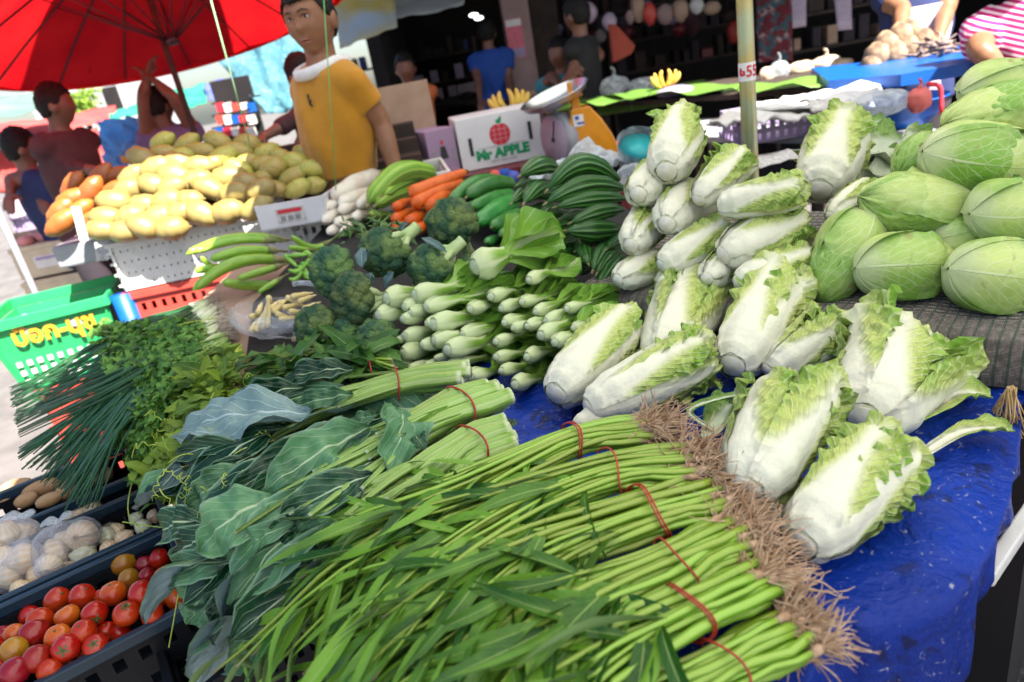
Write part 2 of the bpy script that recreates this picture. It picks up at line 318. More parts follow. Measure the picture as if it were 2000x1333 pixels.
MT['asphalt'] = groundmat('asphalt', (.035, .033, .034), (.06, .055, .055), 30, .008, speck=(.3, .28, .26))
def plain(name, c, rough=.5, **k): return PM(name, c, tuple(x * .88 for x in c), k.pop('scale', 18), rough, k.pop('bump', .0008), **k)
MT['blk'] = plain('black_plastic', (.006, .007, .010), .45, spec=.25); MT['rim'] = plain('slate_plastic_rim', (.012, .032, .055), .36)
MT['green'] = plain('green_plastic', (.03, .42, .13), .38, trans=.12); MT['coral'] = plain('coral_plastic', (.62, .07, .05), .42, trans=.1); MT['white'] = plain('white_plastic', (.74, .72, .68), .45)
MT['maroon'] = plain('maroon_plastic', (.15, .012, .02), .45); MT['blue'] = plain('blue_plastic', (.004, .09, .40), .4); MT['teal'] = plain('turquoise_plastic', (.03, .50, .52), .35, trans=.3)
MT['lilac'] = plain('lilac_plastic', (.36, .28, .46), .45); MT['grey'] = plain('grey_plastic', (.30, .30, .33), .5); MT['orange'] = plain('orange_enamel', (.72, .27, .008), .3, coat=.3)
MT['card'] = PM('cardboard', (.34, .22, .15), (.40, .27, .19), 9, .85); MT['box_w'] = PM('white_carton', (.70, .69, .70), (.64, .63, .65), 6, .6); MT['box_p'] = PM('purple_lit_carton', (.34, .22, .34), (.30, .2, .31), 6, .7)  # last carton's lilac is purple light on the left side, put into the colour
MT['paper'] = PM('newsprint', (.60, .58, .54), (.42, .40, .38), 60, .8); MT['ink_r'] = plain('red_ink', (.60, .02, .04), .6); MT['ink_g'] = plain('green_ink', (.0, .28, .10), .6); MT['ink_k'] = plain('black_ink', (.02, .02, .02), .6); MT['ink_y'] = plain('amber_ink', (.75, .34, .02), .5); MT['ink_gr'] = plain('grey_ink', (.25, .24, .26), .6)
MT['steel'] = G('steel_pan', .28, .5, metal=1).done((.62, .63, .66)); MT['dial'] = plain('dial_face', (.46, .36, .44), .35)
MT['umb'] = None
def umbmat():
    g = G('red_umbrella_cloth', .7, .2, .55); u, t, w = g.q(); col = g.mix(g.ss(g.noise(3, 5), .35, .7), (.68, .012, .014), (.55, .006, .012))
    col = g.mix(g.math('MULTIPLY', g.ss(g.noise(7, 4, dist=2), .66, .72), .55), col, (.10, .004, .01)); return g.done(col)
MT['umb'] = umbmat(); MT['umbdk'] = plain('dark_rib', (.05, .02, .03), .5)
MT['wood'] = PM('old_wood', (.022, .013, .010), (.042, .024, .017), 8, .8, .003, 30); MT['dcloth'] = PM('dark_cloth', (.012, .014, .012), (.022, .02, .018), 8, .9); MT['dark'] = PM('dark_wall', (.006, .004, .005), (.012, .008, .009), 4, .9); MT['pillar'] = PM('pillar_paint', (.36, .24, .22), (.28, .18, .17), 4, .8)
MT['banana'] = leafmat('banana_leaf', (.05, .14, .02), (.12, .24, .04), (.18, .30, .08), 26, 0, .06, .45, .1, .003)
MT['cloth_w'] = PM('white_cloth', (.76, .75, .72), (.66, .65, .64), 10, .8, .004, 20, trans=.15); MT['awn_w'] = PM('white_awning', (.78, .79, .78), (.70, .72, .72), 3, .8, trans=.45)
MT['awn_g'] = PM('grey_green_awning', (.14, .24, .21), (.20, .30, .26), 3, .8, trans=.4); MT['awn_r'] = PM('pink_red_awning', (.70, .10, .10), (.76, .16, .14), 3, .8, trans=.5); MT['awn_gr'] = PM('green_awning', (.03, .34, .22), (.06, .42, .28), 3, .8, trans=.45); MT['awn_b'] = PM('violet_blue_awning', (.10, .14, .60), (.16, .2, .66), 3, .7, trans=.4)
def filmmat(name, tint, op):
    g = G(name, .32, .35); g.put(tint, g.b.inputs['Base Color']); g.bump(g.noise(14, 4, dist=1.5), .008)
    tr = g.n('BsdfTransparent'); mx = g.n('MixShader'); lw = g.n('LayerWeight'); lw.inputs[0].default_value = .45
    f = g.math('ADD', g.math('MULTIPLY_ADD', lw.outputs['Facing'], .35, .06 + op * .14), g.math('MULTIPLY', g.ss(g.noise(12, 4, dist=1.5), .42, .8), op * .5), clamp=True)
    g.t.links.new(f, mx.inputs[0]); g.t.links.new(tr.outputs[0], mx.inputs[1]); g.t.links.new(g.b.outputs[0], mx.inputs[2]); g.t.links.new(mx.outputs[0], g.out.inputs[0]); return g.m
MT['film'] = filmmat('clear_film', (.72, .72, .78), .5); MT['film_o'] = filmmat('milky_film', (.66, .72, .76), 1.0)
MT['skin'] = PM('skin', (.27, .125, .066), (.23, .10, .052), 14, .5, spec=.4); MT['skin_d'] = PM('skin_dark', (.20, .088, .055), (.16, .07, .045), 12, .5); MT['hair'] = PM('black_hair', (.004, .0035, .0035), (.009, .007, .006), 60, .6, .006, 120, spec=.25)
MT['sh_y'] = PM('mustard_jersey', (.48, .21, .004), (.41, .175, .003), 7, .85, .003, 14, sheen=.2); MT['sh_white'] = plain('white_jersey', (.74, .72, .72), .8); MT['sh_mar'] = PM('maroon_shirt', (.075, .028, .032), (.055, .02, .024), 8, .85, .004, 16); MT['sh_navy'] = plain('navy_shirt', (.015, .025, .10), .85); MT['sh_blue'] = plain('blue_shirt', (.015, .07, .34), .85); MT['sh_black'] = plain('black_shirt', (.012, .011, .012), .85); MT['sh_teal'] = plain('teal_shirt', (.04, .22, .28), .85); MT['sh_or'] = plain('orange_shirt', (.55, .14, .04), .85); MT['sh_vio'] = plain('violet_grey_vest', (.16, .14, .30), .85); MT['apron'] = plain('lilac_apron', (.52, .40, .50), .85)
MT['jean'] = plain('dark_trousers', (.03, .022, .03), .85); MT['khaki'] = plain('grey_trousers', (.24, .2, .2), .85); MT['lip'] = plain('lips', (.36, .12, .10), .45); MT['eyew'] = plain('eye_white', (.6, .56, .54), .3)
def stripecloth():
    g = G('striped_jersey', .85, .2); u, t, w = g.q(); k = g.ss(g.math('SINE', g.math('MULTIPLY', t, 2 * PI * 1)), .1, .5); return g.done(g.mix(k, (.36, .02, .12), (.70, .50, .56)))
MT['stripe'] = stripecloth()

def cabmat():
    g = G('cabbage_leaf', .34, .4, .10); u, t, w, a, mid, d = veins(g, 6, 4.6, .05, 1.6)
    nn = g.noise(11, 4); col = g.mix(g.ss(g.math('ADD', g.math('MULTIPLY', nn, .8), g.math('MULTIPLY', w, .5)), .35, .95), (.22, .43, .055), (.58, .68, .23))
    col = g.mix(g.math('MULTIPLY', g.ss(a, .55, 1.0), .5), col, (.16, .34, .05)); col = g.mix(g.ss(t, .22, .02), col, (.58, .66, .34))
    lat = g.math('MULTIPLY', g.ss(d, .86, .99), g.math('MULTIPLY', g.ss(t, .02, .2), g.ss(a, 1.05, .5))); ter = g.ss(g.voro(34, feat='DISTANCE_TO_EDGE'), .10, .02)
    vm = g.math('MAXIMUM', g.math('MULTIPLY', mid, g.ss(t, .6, .1, .1, .8)), g.math('MAXIMUM', g.math('MULTIPLY', lat, .6), g.math('MULTIPLY', ter, .15))); col = g.mix(vm, col, (.70, .78, .46))
    sp = g.math('MULTIPLY', g.ss(g.noise(11, 5, dist=2), .60, .70), .6); col = g.mix(sp, col, (.30, .25, .07))
    g.bump(g.math('ADD', g.math('ADD', g.math('MULTIPLY', lat, .12), g.math('MULTIPLY', mid, .4)), g.math('ADD', g.math('MULTIPLY', ter, .06), g.math('MULTIPLY', g.noise(26, 4), .9))), .0022); return g.done(col)
MT['cab'] = cabmat()
MT['bok_cut'] = PM('bok_cut_end', (.62, .68, .46), (.50, .56, .34), 40, .6)
# ---------------------------------------------------------------- builders for produce
def frame(ax, up=V((0, 0, 1)), roll=0):
    Z = V(ax).normalized(); X = up - Z * up.dot(Z)
    X = X.normalized() if X.length > 1e-4 else Z.orthogonal().normalized(); Y = Z.cross(X)
    return X * math.cos(roll) + Y * math.sin(roll), Y * math.cos(roll) - X * math.sin(roll), Z
def wrapleaf(mb, o, X, Y, Z, L, Rm, prof, phi, ha, s=1.0, ruff=.15, ruf0=.35, rk=22, cup=1.0, edge=.0, crk=.05, nu=13, nv=22, seed=0, toplen=.12, flare=0, ptch=0, ridge=0):
    """one leaf of a head: wraps round the axis Z, phi its middle, ha half its angle"""
    rows = []; qs = []; ph = seed * 7.31
    for i in range(nv + 1):
        t = i / nv; row = []
        for j in range(nu):
            v = -1 + 2 * j / (nu - 1); a = phi + ha(t) * v
            jag = .05 * nz((v * 5, t * 2, ph), 1.6) * (1 if t > .7 else 0)
            zz = t * (1 - toplen * v * v * ss(.4, 1, t) + jag * ss(.7, 1, t))
            r = Rm * s * prof(t) + Rm * flare * t ** 4 * (1 - .4 * v * v)
            wv = (abs(v) ** 2.2 * ss(ruf0, .75, t) + .8 * ss(.8, 1, t))
            r += Rm * ruff * wv * (math.sin(t * rk + ph + 3 * v) * .6 + nz((v * 3, t * 6, ph), 1.5) * .9)
            r += Rm * edge * abs(v) ** 4 + Rm * crk * ss(.3, .75, t) * ss(.25, .7, abs(v)) * nz((math.cos(a) * 3, math.sin(a) * 3, t * 9 + ph), 1.5)
            r += Rm * (.055 * (1 - ss(.0, .62, abs(v) + .15 * t)) * (1 - .6 * t) + ridge * math.sin((t * 7 - abs(v) * 4.2) * 2 * PI) * ss(.08, .3, abs(v)))      # raised midrib and side veins
            da = ruff * .5 * wv * nz((t * 7, v * 4, ph + 3), 1.3)
            row.append(o + X * (math.cos(a + da) * r) + Y * (math.sin(a + da) * r) + Z * (zz * L + ptch)); qs.append((j / (nu - 1), t, (seed * .37) % 1))
        rows.append(row)
    return mb.grid(rows, False, qs)
NAPA_P = tab([0, .06, .22, .5, .75, .92, 1], [.40, .64, .86, .98, 1.0, .90, .74])
def napa(A, B, Rm, label, group, open_=0.15, seed=1, roll=0, ruff=.17, n=8, loose=2, dark=False):
    ax = B - A; L = ax.length; X, Y, Z = frame(ax, V((0, 0, 1)), roll); R = random.Random(seed)
    T = thing('napa_cabbage', label, 'napa cabbage', A, group)
    m = MT['napa_dark'] if dark else MT['napa']; mb = MB()
    mb.tube([A + Z * (L * t) for t in (0, .2, .5, .8, .93)], [Rm * .38, Rm * .64, Rm * .76, Rm * .68, Rm * .3], 14, w=.3)
    mb.q = [(.5 + .45 * math.sin(9 * q[0]), .3 + .7 * q[1], .5) for q in mb.q]
    for i in range(n):
        s = .80 + .20 * i / n
        wrapleaf(mb, A, X, Y, Z, L * (1 - .10 * (n - i) / n * R.random()), Rm, NAPA_P, i * 2.4 + seed, lambda t: 1.05 - .15 * t, s, ruff * (.7 + .4 * i / n), .42, 18 + 6 * R.random(), seed=seed + i, flare=open_ * (i / n), crk=.09, nu=17, nv=28)
    mb.obj('head', m, T)
    for k in range(loose):
        lb = MB(); ph = seed + k * 2.7 + .6
        wrapleaf(lb, A, X, Y, Z, L * (.96 + .1 * R.random()), Rm, NAPA_P, ph, lambda t: .85 - .05 * t, 1.03 + .02 * k, ruff * 1.35, .3, 30 + 10 * R.random(), seed=seed + 40 + k, flare=open_ * 2.2 + .10, nu=23, nv=40, crk=.10)
        lb.obj('outer_leaf', m, T)
    cb = MB(); cb.tube([A + Z * .012, A + Z * .001, A - Z * .0015], [Rm * .42, Rm * .38, Rm * .34], 18, mi=0)
    cb.tube([A - Z * .001, A - Z * .0026], [Rm * .33, Rm * .32], 18, mi=1); cb.obj('cut_base', [MT['napa_rim'], MT['napa_cut']], T)
    return T
CAB_P = lambda t: (max(.001, 1 - abs(2 * t - 1) ** 2.2)) ** .55 * (1.05 - .12 * t)
def cabbage(c, ax, L, Rm, label, group, seed=1, roll=0, flat=.85):
    X, Y, Z = frame(ax, V((0, 0, 1)), roll); A = c - Z * (L / 2); R = random.Random(seed)
    T = thing('pointed_cabbage', label, 'cabbage', A, group); mb = MB()
    mb.ball(c, Rm * .93, Rm * .93, L * .48, X, Y, Z, 24, 14)
    for i in range(5):
        wrapleaf(mb, A, X, Y, Z, L, Rm, CAB_P, i * 2.4 + seed, lambda t: 1.35 - .1 * t, .92 + .08 * i / 5, .05, .4, 13, edge=.06, crk=.07, seed=seed + i, nu=31, nv=36, toplen=.03, ridge=.0015)
    mb.v = [c + (p - c) - V((0, 0, 1)) * ((p - c).z * (1 - flat)) for p in mb.v]
    mb.obj('head', MT['cab'], T)
    for k in range(3):
        lb = MB(); wrapleaf(lb, A, X, Y, Z, L * (1 - .10 * k), Rm, CAB_P, 1.2 + seed + k * 2.1, lambda t: 1.20 - .25 * t, 1.01 + .015 * k, .13, .45, 15, edge=.13, crk=.08, seed=seed + 20 + k, nu=33, nv=40, toplen=.12, ridge=.002)
        lb.v = [c + (p - c) - V((0, 0, 1)) * ((p - c).z * (1 - flat)) for p in lb.v]; lb.obj('outer_leaf', MT['cab'], T)
    s = MB(); s.tube([A + Z * .03, A + Z * .008, A + Z * .004], [Rm * .22, Rm * .2, Rm * .17], 14); s.obj('cut_stem', MT['napa_cut'], T)
    return T
def leaf(mb, base, d, n, L, Wd, bend=.6, fold=.25, ruff=.05, rk=3.0, shape=None, nu=7, nv=12, w=None, twist=0, side=0, seed=0, pts=None, puck=0.0):
    """a blade: grows from base along d, n its upper face, bends towards -n; pts gives the midrib instead"""
    d = V(d).normalized(); n = (V(n) - d * V(n).dot(d)).normalized(); sh = shape or (lambda t: math.sin(PI * min(1, t * .96 + .03) ** .8)); w = RN.random() if w is None else w
    rows = []; qs = []; p = V(base); st = L / nv; dd = d.copy(); nn = n.copy(); ph = seed * 3.1
    for i in range(nv + 1):
        t = i / nv; sd = dd.cross(nn).normalized(); row = []; wd = Wd * .5 * sh(t)
        if pts: p = pts[i]
        for j in range(nu):
            v = -1 + 2 * j / (nu - 1); a = abs(v)
            off = fold * a * wd + ruff * Wd * a ** 1.5 * (math.sin(rk * 2 * PI * t + ph + (0 if v > 0 else 1.7)) * .6 + nz((v * 2, t * 5, ph), 1.2) * .9) * min(1, wd / (Wd * .2 + 1e-6)) + puck * Wd * (nz((v * 1.6, t * 4.5, ph), 1) + .5 * nz((v * 4, t * 10, ph + 2), 1))
            row.append(p + sd * (v * wd * math.cos(fold * .8)) + nn * off); qs.append((j / (nu - 1), t, w))
        rows.append(row)
        b = bend / nv; nd = dd * math.cos(b) - nn * math.sin(b); nn = (nn * math.cos(b) + dd * math.sin(b)).normalized(); dd = nd.normalized()
        if twist: nn = (Matrix.Rotation(twist / nv, 3, dd) @ nn).normalized()
        if side: q_ = Matrix.Rotation(side / nv, 3, nn); dd = (q_ @ dd).normalized()
        p = p + dd * st
    return mb.grid(rows, False, qs)
SH_KALE = tab([0, .06, .25, .55, .85, 1], [.12, .35, .85, 1.0, .62, .05]); SH_LANCE = tab([0, .15, .4, .7, 1], [.3, .85, 1.0, .6, .02]); SH_LOBE = tab([0, .2, .45, .75, 1], [.3, .95, .8, .55, .05])
def solid_fruit(name, label, cat, group, path, r, mat, ns=12, nv=None, parts=(), flat=1.0, up=None, w=.5):
    c = sum((V(p) for p in path), V()) / len(path); mb = MB(); mb.tube(path, r, ns, flat=flat, up=up, w=w)
    if not parts: return tag(mb.obj(name, mat, None, loc=c), label, cat, group)
    T = thing(name, label, cat, c, group); mb.obj('body', mat, T)
    for pn, pm, fn in parts: b = MB(); fn(b); b.obj(pn, pm, T)
    return T
def arc(A, B, h, n, up=V((0, 0, 1))): return [A.lerp(B, i / (n - 1)) + up * (h * math.sin(PI * i / (n - 1))) for i in range(n)]
P_CUC = tab([0, .03, .12, .5, .88, .97, 1], [.02, .45, .85, 1, .9, .5, .03]); P_CARROT = tab([0, .02, .06, .5, .9, .98, 1], [.1, .75, 1, .88, .62, .4, .05])
P_RIDGE = tab([0, .04, .15, .45, .75, .93, 1], [.10, .22, .62, 1, .82, .4, .22]); P_EGG = tab([0, .03, .1, .5, .9, 1], [.02, .5, .8, 1, .85, .6]); P_DAI = tab([0, .03, .12, .5, .8, .95, 1], [.05, .45, .8, 1, .9, .45, .1]); P_MANGO = tab([0, .05, .25, .5, .75, .94, 1], [.03, .42, .85, 1, .88, .4, .04])
def lathe_r(prof, r, lump=0, seed=0): return lambda t, a: r * prof(t) * (1 + lump * nz((math.cos(a), math.sin(a), t * 4 + seed), 1.3))
def broccoli(c, rx, rz, stalk, label, group, seed=1, leaf_at=None):
    """c centre of the crown; stalk: unit direction its stem leaves by"""
    R = random.Random(seed); rx *= 1.42; rz *= 1.36; T = thing('broccoli', label, 'broccoli', c, group); sd = V(stalk).normalized(); X, Y, Z = frame(-sd); mb = MB(); n = 46
    for i in range(n):
        z = 1 - 1.4 * (i + .5) / n; a = i * 2.4 + seed; q_ = math.sqrt(max(0, 1 - z * z)); d = X * (math.cos(a) * q_) + Y * (math.sin(a) * q_) + Z * z
        p = c + d * (rx * .70); p.z += (p.z - c.z) * (rz / rx - 1); r = rx * (.24 + .10 * R.random())
        def fn(dd, s=i + seed * 9): return 1 + .20 * nz(dd * 3, 1, s) + .20 * abs(nz(dd * 7, 1, s + 5)) + .08 * nz(dd * 15, 1, s)
        mb.ball(p, r, r, r, X, Y, Z, 20, 12, fn, w=R.random())
    mb.ball(c, rx * .72, rx * .72, rz * .72, nu=16, nv=10); mb.obj('crown', MT['broc'], T); s = MB(); e = c + sd * (rx * 1.55)
    s.tube([c, c + sd * rx * .8, c + sd * rx * 1.4, e], [rx * .46, rx * .27, rx * .23, rx * .25], 12)
    for k in range(4): a = k * 1.7 + seed; s.tube([c + sd * rx * 1.1, c + sd * rx * .7 + (X * math.cos(a) + Y * math.sin(a)) * rx * .35, c + sd * rx * .2 + (X * math.cos(a) + Y * math.sin(a)) * rx * .62], [rx * .12, rx * .13, rx * .14], 8)
    s.obj('stalk', MT['broc_stalk'], T)
    for (lp, ln, lL) in (leaf_at or []):
        l = MB(); leaf(l, lp, ln, V((0, -.3, 1)), lL, lL * .55, .8, .3, .12, 2, SH_KALE, seed=seed); l.obj('leaf', MT['broc_leaf'], T)
    return T
BOKR = tab([0, .05, .11, .2, .32, .5, 1], [.52, .86, 1.0, .78, .50, .40, .5]); BOKW = tab([0, .08, .2, .33, .46, .66, .88, 1], [.42, .74, .60, .40, .80, 1.50, 1.15, .05])
def bok(A, B, r, label, group, seed=1, blade=1.0):
    ax = B - A; L = ax.length; X, Y, Z = frame(ax); R = random.Random(seed); T = thing('bok_choy', label, 'bok choy', A, group); n = 7
    for i in range(n):
        mb = MB(); phi = i * 2.4 + seed * .7; e = X * math.cos(phi) + Y * math.sin(phi); tg = Y * math.cos(phi) - X * math.sin(phi); s = .62 + .40 * i / (n - 1); spread = R.uniform(.1, .9); bt = R.uniform(-.5, .5); rows = []; qs = []
        for k in range(17):
            t = k / 16; bl = ss(.30, .50, t); rr = r * s * BOKR(t) + r * spread * ss(.5, 1, t) ** 2 * 1.2; wd = r * BOKW(t) * (1 if t < .5 else blade) * (.8 + .3 * s); cup = lerp(.50, .20, bl); row = []
            for j in range(9):
                v = -1 + 2 * j / 8; th = .14 * r * (1 - v * v) * (1 - bl)
                rf = bl * r * .25 * abs(v) ** 1.5 * (math.sin(t * 16 + seed + i + v) + nz((v, t * 6, i + seed), 1.5))
                row.append(A + Z * (t * L * (.86 + .14 * s)) + e * (rr + th - cup * wd * v * v + rf) + tg * (v * wd + bl * bt * r) - V((0, 0, 1)) * (bl * .35 * r * (t - .5)))
                qs.append((j / 8, .10 + .9 * t, R.random() * .1 + .4))
            rows.append(row)
        mb.grid(rows, False, qs); mb.obj('leaf', MT['bok'], T)
    b = MB(); b.tube([A + Z * .006, A + Z * .0, A - Z * .002], [r * .60, r * .46, r * .26], 12); b.obj('cut_base', MT['bok_cut'], T)
    return T
def tomato(c, r, mat, label, group, seed=1, calyx=False, flat=.9, ax=None):
    R = random.Random(seed); ax = V(ax) if ax else V((R.uniform(-1, 1), R.uniform(-1, .3), R.uniform(-.3, 1))); X, Y, Z = frame(ax, V((.1, .2, 1)))
    el = R.uniform(.92, 1.18)
    def fn(d): return 1 - .12 * max(0, d.z - .82) / .18 + .025 * math.cos(5 * math.atan2(d.y, d.x) + seed) * (1 - d.z * d.z)
    T = thing('tomato', label, 'tomato', c, group); mb = MB(); mb.ball(c, r, r, r * .93 * el, X, Y, Z, 20, 13, fn); mb.obj('body', mat, T)
    cb = MB(); tp = c + Z * (r * .83 * el)
    if calyx:
        for k in range(5): a = k * 1.257 + seed; leaf(cb, tp, X * math.cos(a) + Y * math.sin(a) + Z * .3, Z, r * .7, r * .16, 1.0, .1, .02, 1, SH_LANCE, 3, 5)
        cb.tube([tp, tp + Z * r * .25], r * .06, 6)
    else: cb.tube([tp - Z * r * .02, tp + Z * r * .035], [r * .12, r * .09], 8)
    cb.obj('calyx', MT['tomcal'], T); return T
def onion(c, r, mat, label, group, seed=1):
    R = random.Random(seed); ax = V((R.uniform(-1, 1), R.uniform(-.8, .5), R.uniform(-.2, 1))); X, Y, Z = frame(ax, V((.1, .2, 1)))
    T = thing('onion', label, 'onion', c, group); mb = MB()
    pr = tab([0, .04, .2, .5, .8, .93, 1], [.08, .3, .85, 1.0, .6, .2, .13]); mb.tube([c + Z * (r * (-.88 + 1.95 * i / 14)) for i in range(15)], lambda t, a: r * pr(t), 18); mb.obj('bulb', mat, T)
    rb = MB()
    for k in range(14): a = k * .45; d = X * math.cos(a) + Y * math.sin(a); b = c - Z * r * .88 + d * r * .08; rb.tube([b, b - Z * r * .1 + d * r * .08, b - Z * r * .12 + d * r * .2], r * .015, 4)
    rb.obj('root_tuft', MT['root'], T); return T
# ---------------------------------------------------------------- the ground, the stall and what carries the produce
g = MB(); g.grid([[V((x, y, GZ)) for x in (-60, -8, -2, 3, 10, 60)] for y in (-25, -3, 3, 10, 30, 150)]); tag(g.obj('pavement', MT['concrete']), 'pale worn concrete paving', 'pavement', kind='structure')
g = MB(); g.grid([[V((x, y, GZ + .004)) for x in (.05, 2, 5)] for y in (-3, .4, 2.2)]); tag(g.obj('road', MT['asphalt']), 'dark asphalt beside the stall', 'road', kind='structure')
TZ = .60
edge_px = [(1625, 1218, .30), (1700, 1212, .34), (1785, 1190, .36), (1850, 1160, .30), (1905, 1100, .12), (1945, 1020, .05), (1972, 930, .03), (1990, 840, .03), (1996, 770, .02)]
cont = [(at(x, y, TZ), d) for x, y, d in edge_px]
cont += [(V((.95, 1.05, TZ)), .01), (V((.80, 1.45, TZ)), .01), (V((.35, 1.75, TZ)), .01), (V((-.2, 1.75, TZ)), .01), (V((-.55, 1.55, TZ)), .01), (V((-.52, 1.2, TZ)), .01), (V((-.42, .97, TZ)), .01), (V((-.30, .72, TZ)), .01), (V((-.18, .52, TZ)), .03), (V((-.05, .42, TZ)), .1), (V((.12, .43, TZ)), .05), (V((.22, .50, TZ)), .02)]
def tarp_mesh():
    n = len(cont); pts = []; dr = []; m = 132
    P = [c[0] for c in cont]
    for i in range(m):
        u = i / m * n; k = int(u); t = u - k; a, b, c, d = (P[(k + j - 1) % n] for j in range(4))
        pts.append(.5 * ((2 * b) + (c - a) * t + (2 * a - 5 * b + 4 * c - d) * t * t + (3 * b - a - 3 * c + d) * t ** 3)); dr.append(lerp(cont[k][1], cont[(k + 1) % n][1], t))
    cen = V((.22, .98, TZ)); rows = []
    for s in (.02, .12, .24, .36, .48, .58, .66, .74, .80, .86, .91, .95, .98, 1.0):
        rows.append([cen.lerp(p, s) + V((0, 0, .004 * nz(cen.lerp(p, s), 9) + .003 * nz(cen.lerp(p, s), 22) - .010 * ss(.93, 1, s))) for p in pts])
    for k, s in enumerate((.06, .15, .3, .45, .6, .8, 1.0)):
        row = []
        for i, p in enumerate(pts):
            o = (p - cen); o.z = 0; o.normalize(); fold = .008 * math.sin(i * 1.1) + .014 * nz(p, 7, 3)
            row.append(p + o * (.004 + (fold - .004) * s) - V((0, 0, .010 + dr[i] * s * (1 + .15 * nz(p, 5, 8)))))
        rows.append(row)
    mb = MB(); mb.grid(rows, True); return mb
tag(tarp_mesh().obj('tarpaulin', MT['tarp'], loc=(.22, .98, TZ), solid=.0015), 'creased dark blue plastic tarpaulin spread over the front table, with corner hanging down', 'tarpaulin')
T = thing('market_table', 'low plank table carrying the blue tarpaulin and leafy greens', 'table', (.2, 1.0, 0)); mb = MB()
tp = [V((.26, .62, .565)), V((.45, .66, .565)), V((.60, .77, .565)), V((.74, .95, .565)), V((.78, 1.4, .565)), V((.3, 1.68, .565)), V((-.5, 1.5, .565)), V((-.42, 1.05, .565)), V((-.25, .72, .565)), V((-.05, .54, .565)), V((.1, .52, .565))]
mb.prism(tp, (0, 0, .018)); mb.obj('table_top', MT['wood'], T, False)
for (x, y) in ((.45, .76), (.70, 1.35), (-.42, 1.4), (-.12, .68)): l = MB(); l.box((x, y, (.565 + GZ) / 2), .05, .05, .565 - GZ); l.obj('leg', MT['wood'], T, False)
# pale board edge and black rail that show below the right side of the tarpaulin
a, b = at(2060, 930, .52), at(1925, 1130, .52); mb = MB(); mb.bar(a, b, .02, .022); tag(mb.obj('foam_board', MT['white'], None, False, loc=(a + b) / 2, bevel=.003), 'long white board edge showing under right side of blue tarpaulin', 'board')
T = thing('produce_crate', 'black plastic crate standing on the dark asphalt under hanging blue tarpaulin', 'crate', at(1800, 1330, .02))
a, b = at(1862, 1195, .40), at(1775, 1345, .40); mb = MB(); path = [a + V((.0, .01, -.06)), a + V((0, .004, -.012)), a.lerp(b, .08), a.lerp(b, .5), b, b + (b - a) * .6]; mb.tube(catmull(path, 18), .014, 10); mb.obj('rim', MT['blk'], T)
d = (b - a).normalized(); sd = V((-d.y, d.x, 0)).normalized(); sd = sd if sd.x < 0 else -sd; mb = MB(); c0 = (a + b) / 2 + d * .1; mb.box(c0 + sd * .006 - V((0, 0, .40)), .42, .012, .79, d, sd, V((0, 0, 1))); mb.box(c0 + sd * .17 - V((0, 0, .40 - GZ - .01)), .42, .32, .012, d, sd, V((0, 0, 1)))
mb.obj('wall', MT['blk'], T, False)
# the raised step wrapped in a woven sack: its front edge runs away to the upper left
e0, e1 = at(2075, 668, .70), at(1120, 566, .70); ex = (e1 - e0); ex.z = 0; SL = ex.length; ex.normalize(); ey = V((-ex.y, ex.x, 0)); ey = ey if ey.y > 0 else -ey
SF = -ey                                      # horizontal direction the step faces
def step_pt(s, prof_t):
    # profile: back of the top -> front edge -> down the front face
    prof = [(.75, .70), (.45, .704), (.2, .703), (.06, .702), (.02, .697), (.004, .687), (-.004, .672), (-.006, .65), (-.004, .625), (.002, .606)]
    x = prof_t * (len(prof) - 1); k = min(int(x), len(prof) - 2); t = x - k; d, z = lerp(prof[k][0], prof[k + 1][0], t), lerp(prof[k][1], prof[k + 1][1], t)
    p = e0 + ex * (s * SL) + ey * d; p.z = z
    return p + V((0, 0, 1)) * (.006 * nz((s * 9, prof_t * 3, 0), 1.4) * (1 if d < .4 else .3)) + SF * (.008 * nz((s * 7, prof_t * 2, 5), 1.3))
mb = MB(); rows = [[step_pt(i / 70, j / 36) for i in range(71)] for j in range(37)]; qs = [(i / 70, j / 36, .5) for j in range(37) for i in range(71)]; mb.grid(rows, False, qs)
for s in (0, 1): mb.add([step_pt(s, j / 36) for j in range(37)] + [V((step_pt(s, 0).x, step_pt(s, 0).y, .606))], [list(range(38))], [(s, j / 36, .5) for j in range(38)])
tag(mb.obj('woven_sack', MT['woven'], loc=(e0 + e1) / 2), 'brown woven sacking with green stitching wrapped over the raised step', 'sacking')
def step_box(name, lab, s0, s1, d0, d1, z0, z1):
    c = e0 + ex * (SL * (s0 + s1) / 2) + ey * ((d0 + d1) / 2); c.z = (z0 + z1) / 2; m = MB(); m.box(c, SL * (s1 - s0), d1 - d0, z1 - z0, ex, ey, V((0, 0, 1))); return m, c
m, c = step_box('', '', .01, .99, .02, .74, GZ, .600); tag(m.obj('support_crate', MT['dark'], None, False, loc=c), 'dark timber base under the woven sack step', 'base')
# straw brush by the corner of the sack
mb = MB(); o = at(1972, 790, .62)
for k in range(40): a = U(-.5, .5); mb.tube([o + V((U(-.006, .006), U(-.006, .006), .03)), o + V((a * .03, U(-.02, .02), -.015)), o + V((a * .05, U(-.03, .03), -.05))], .0011, 4)
tag(mb.obj('straw_brush', PM('straw', (.45, .28, .10), (.6, .42, .2), 30, .7), loc=o), 'little tuft of straw sticking out below the woven sack', 'straw')
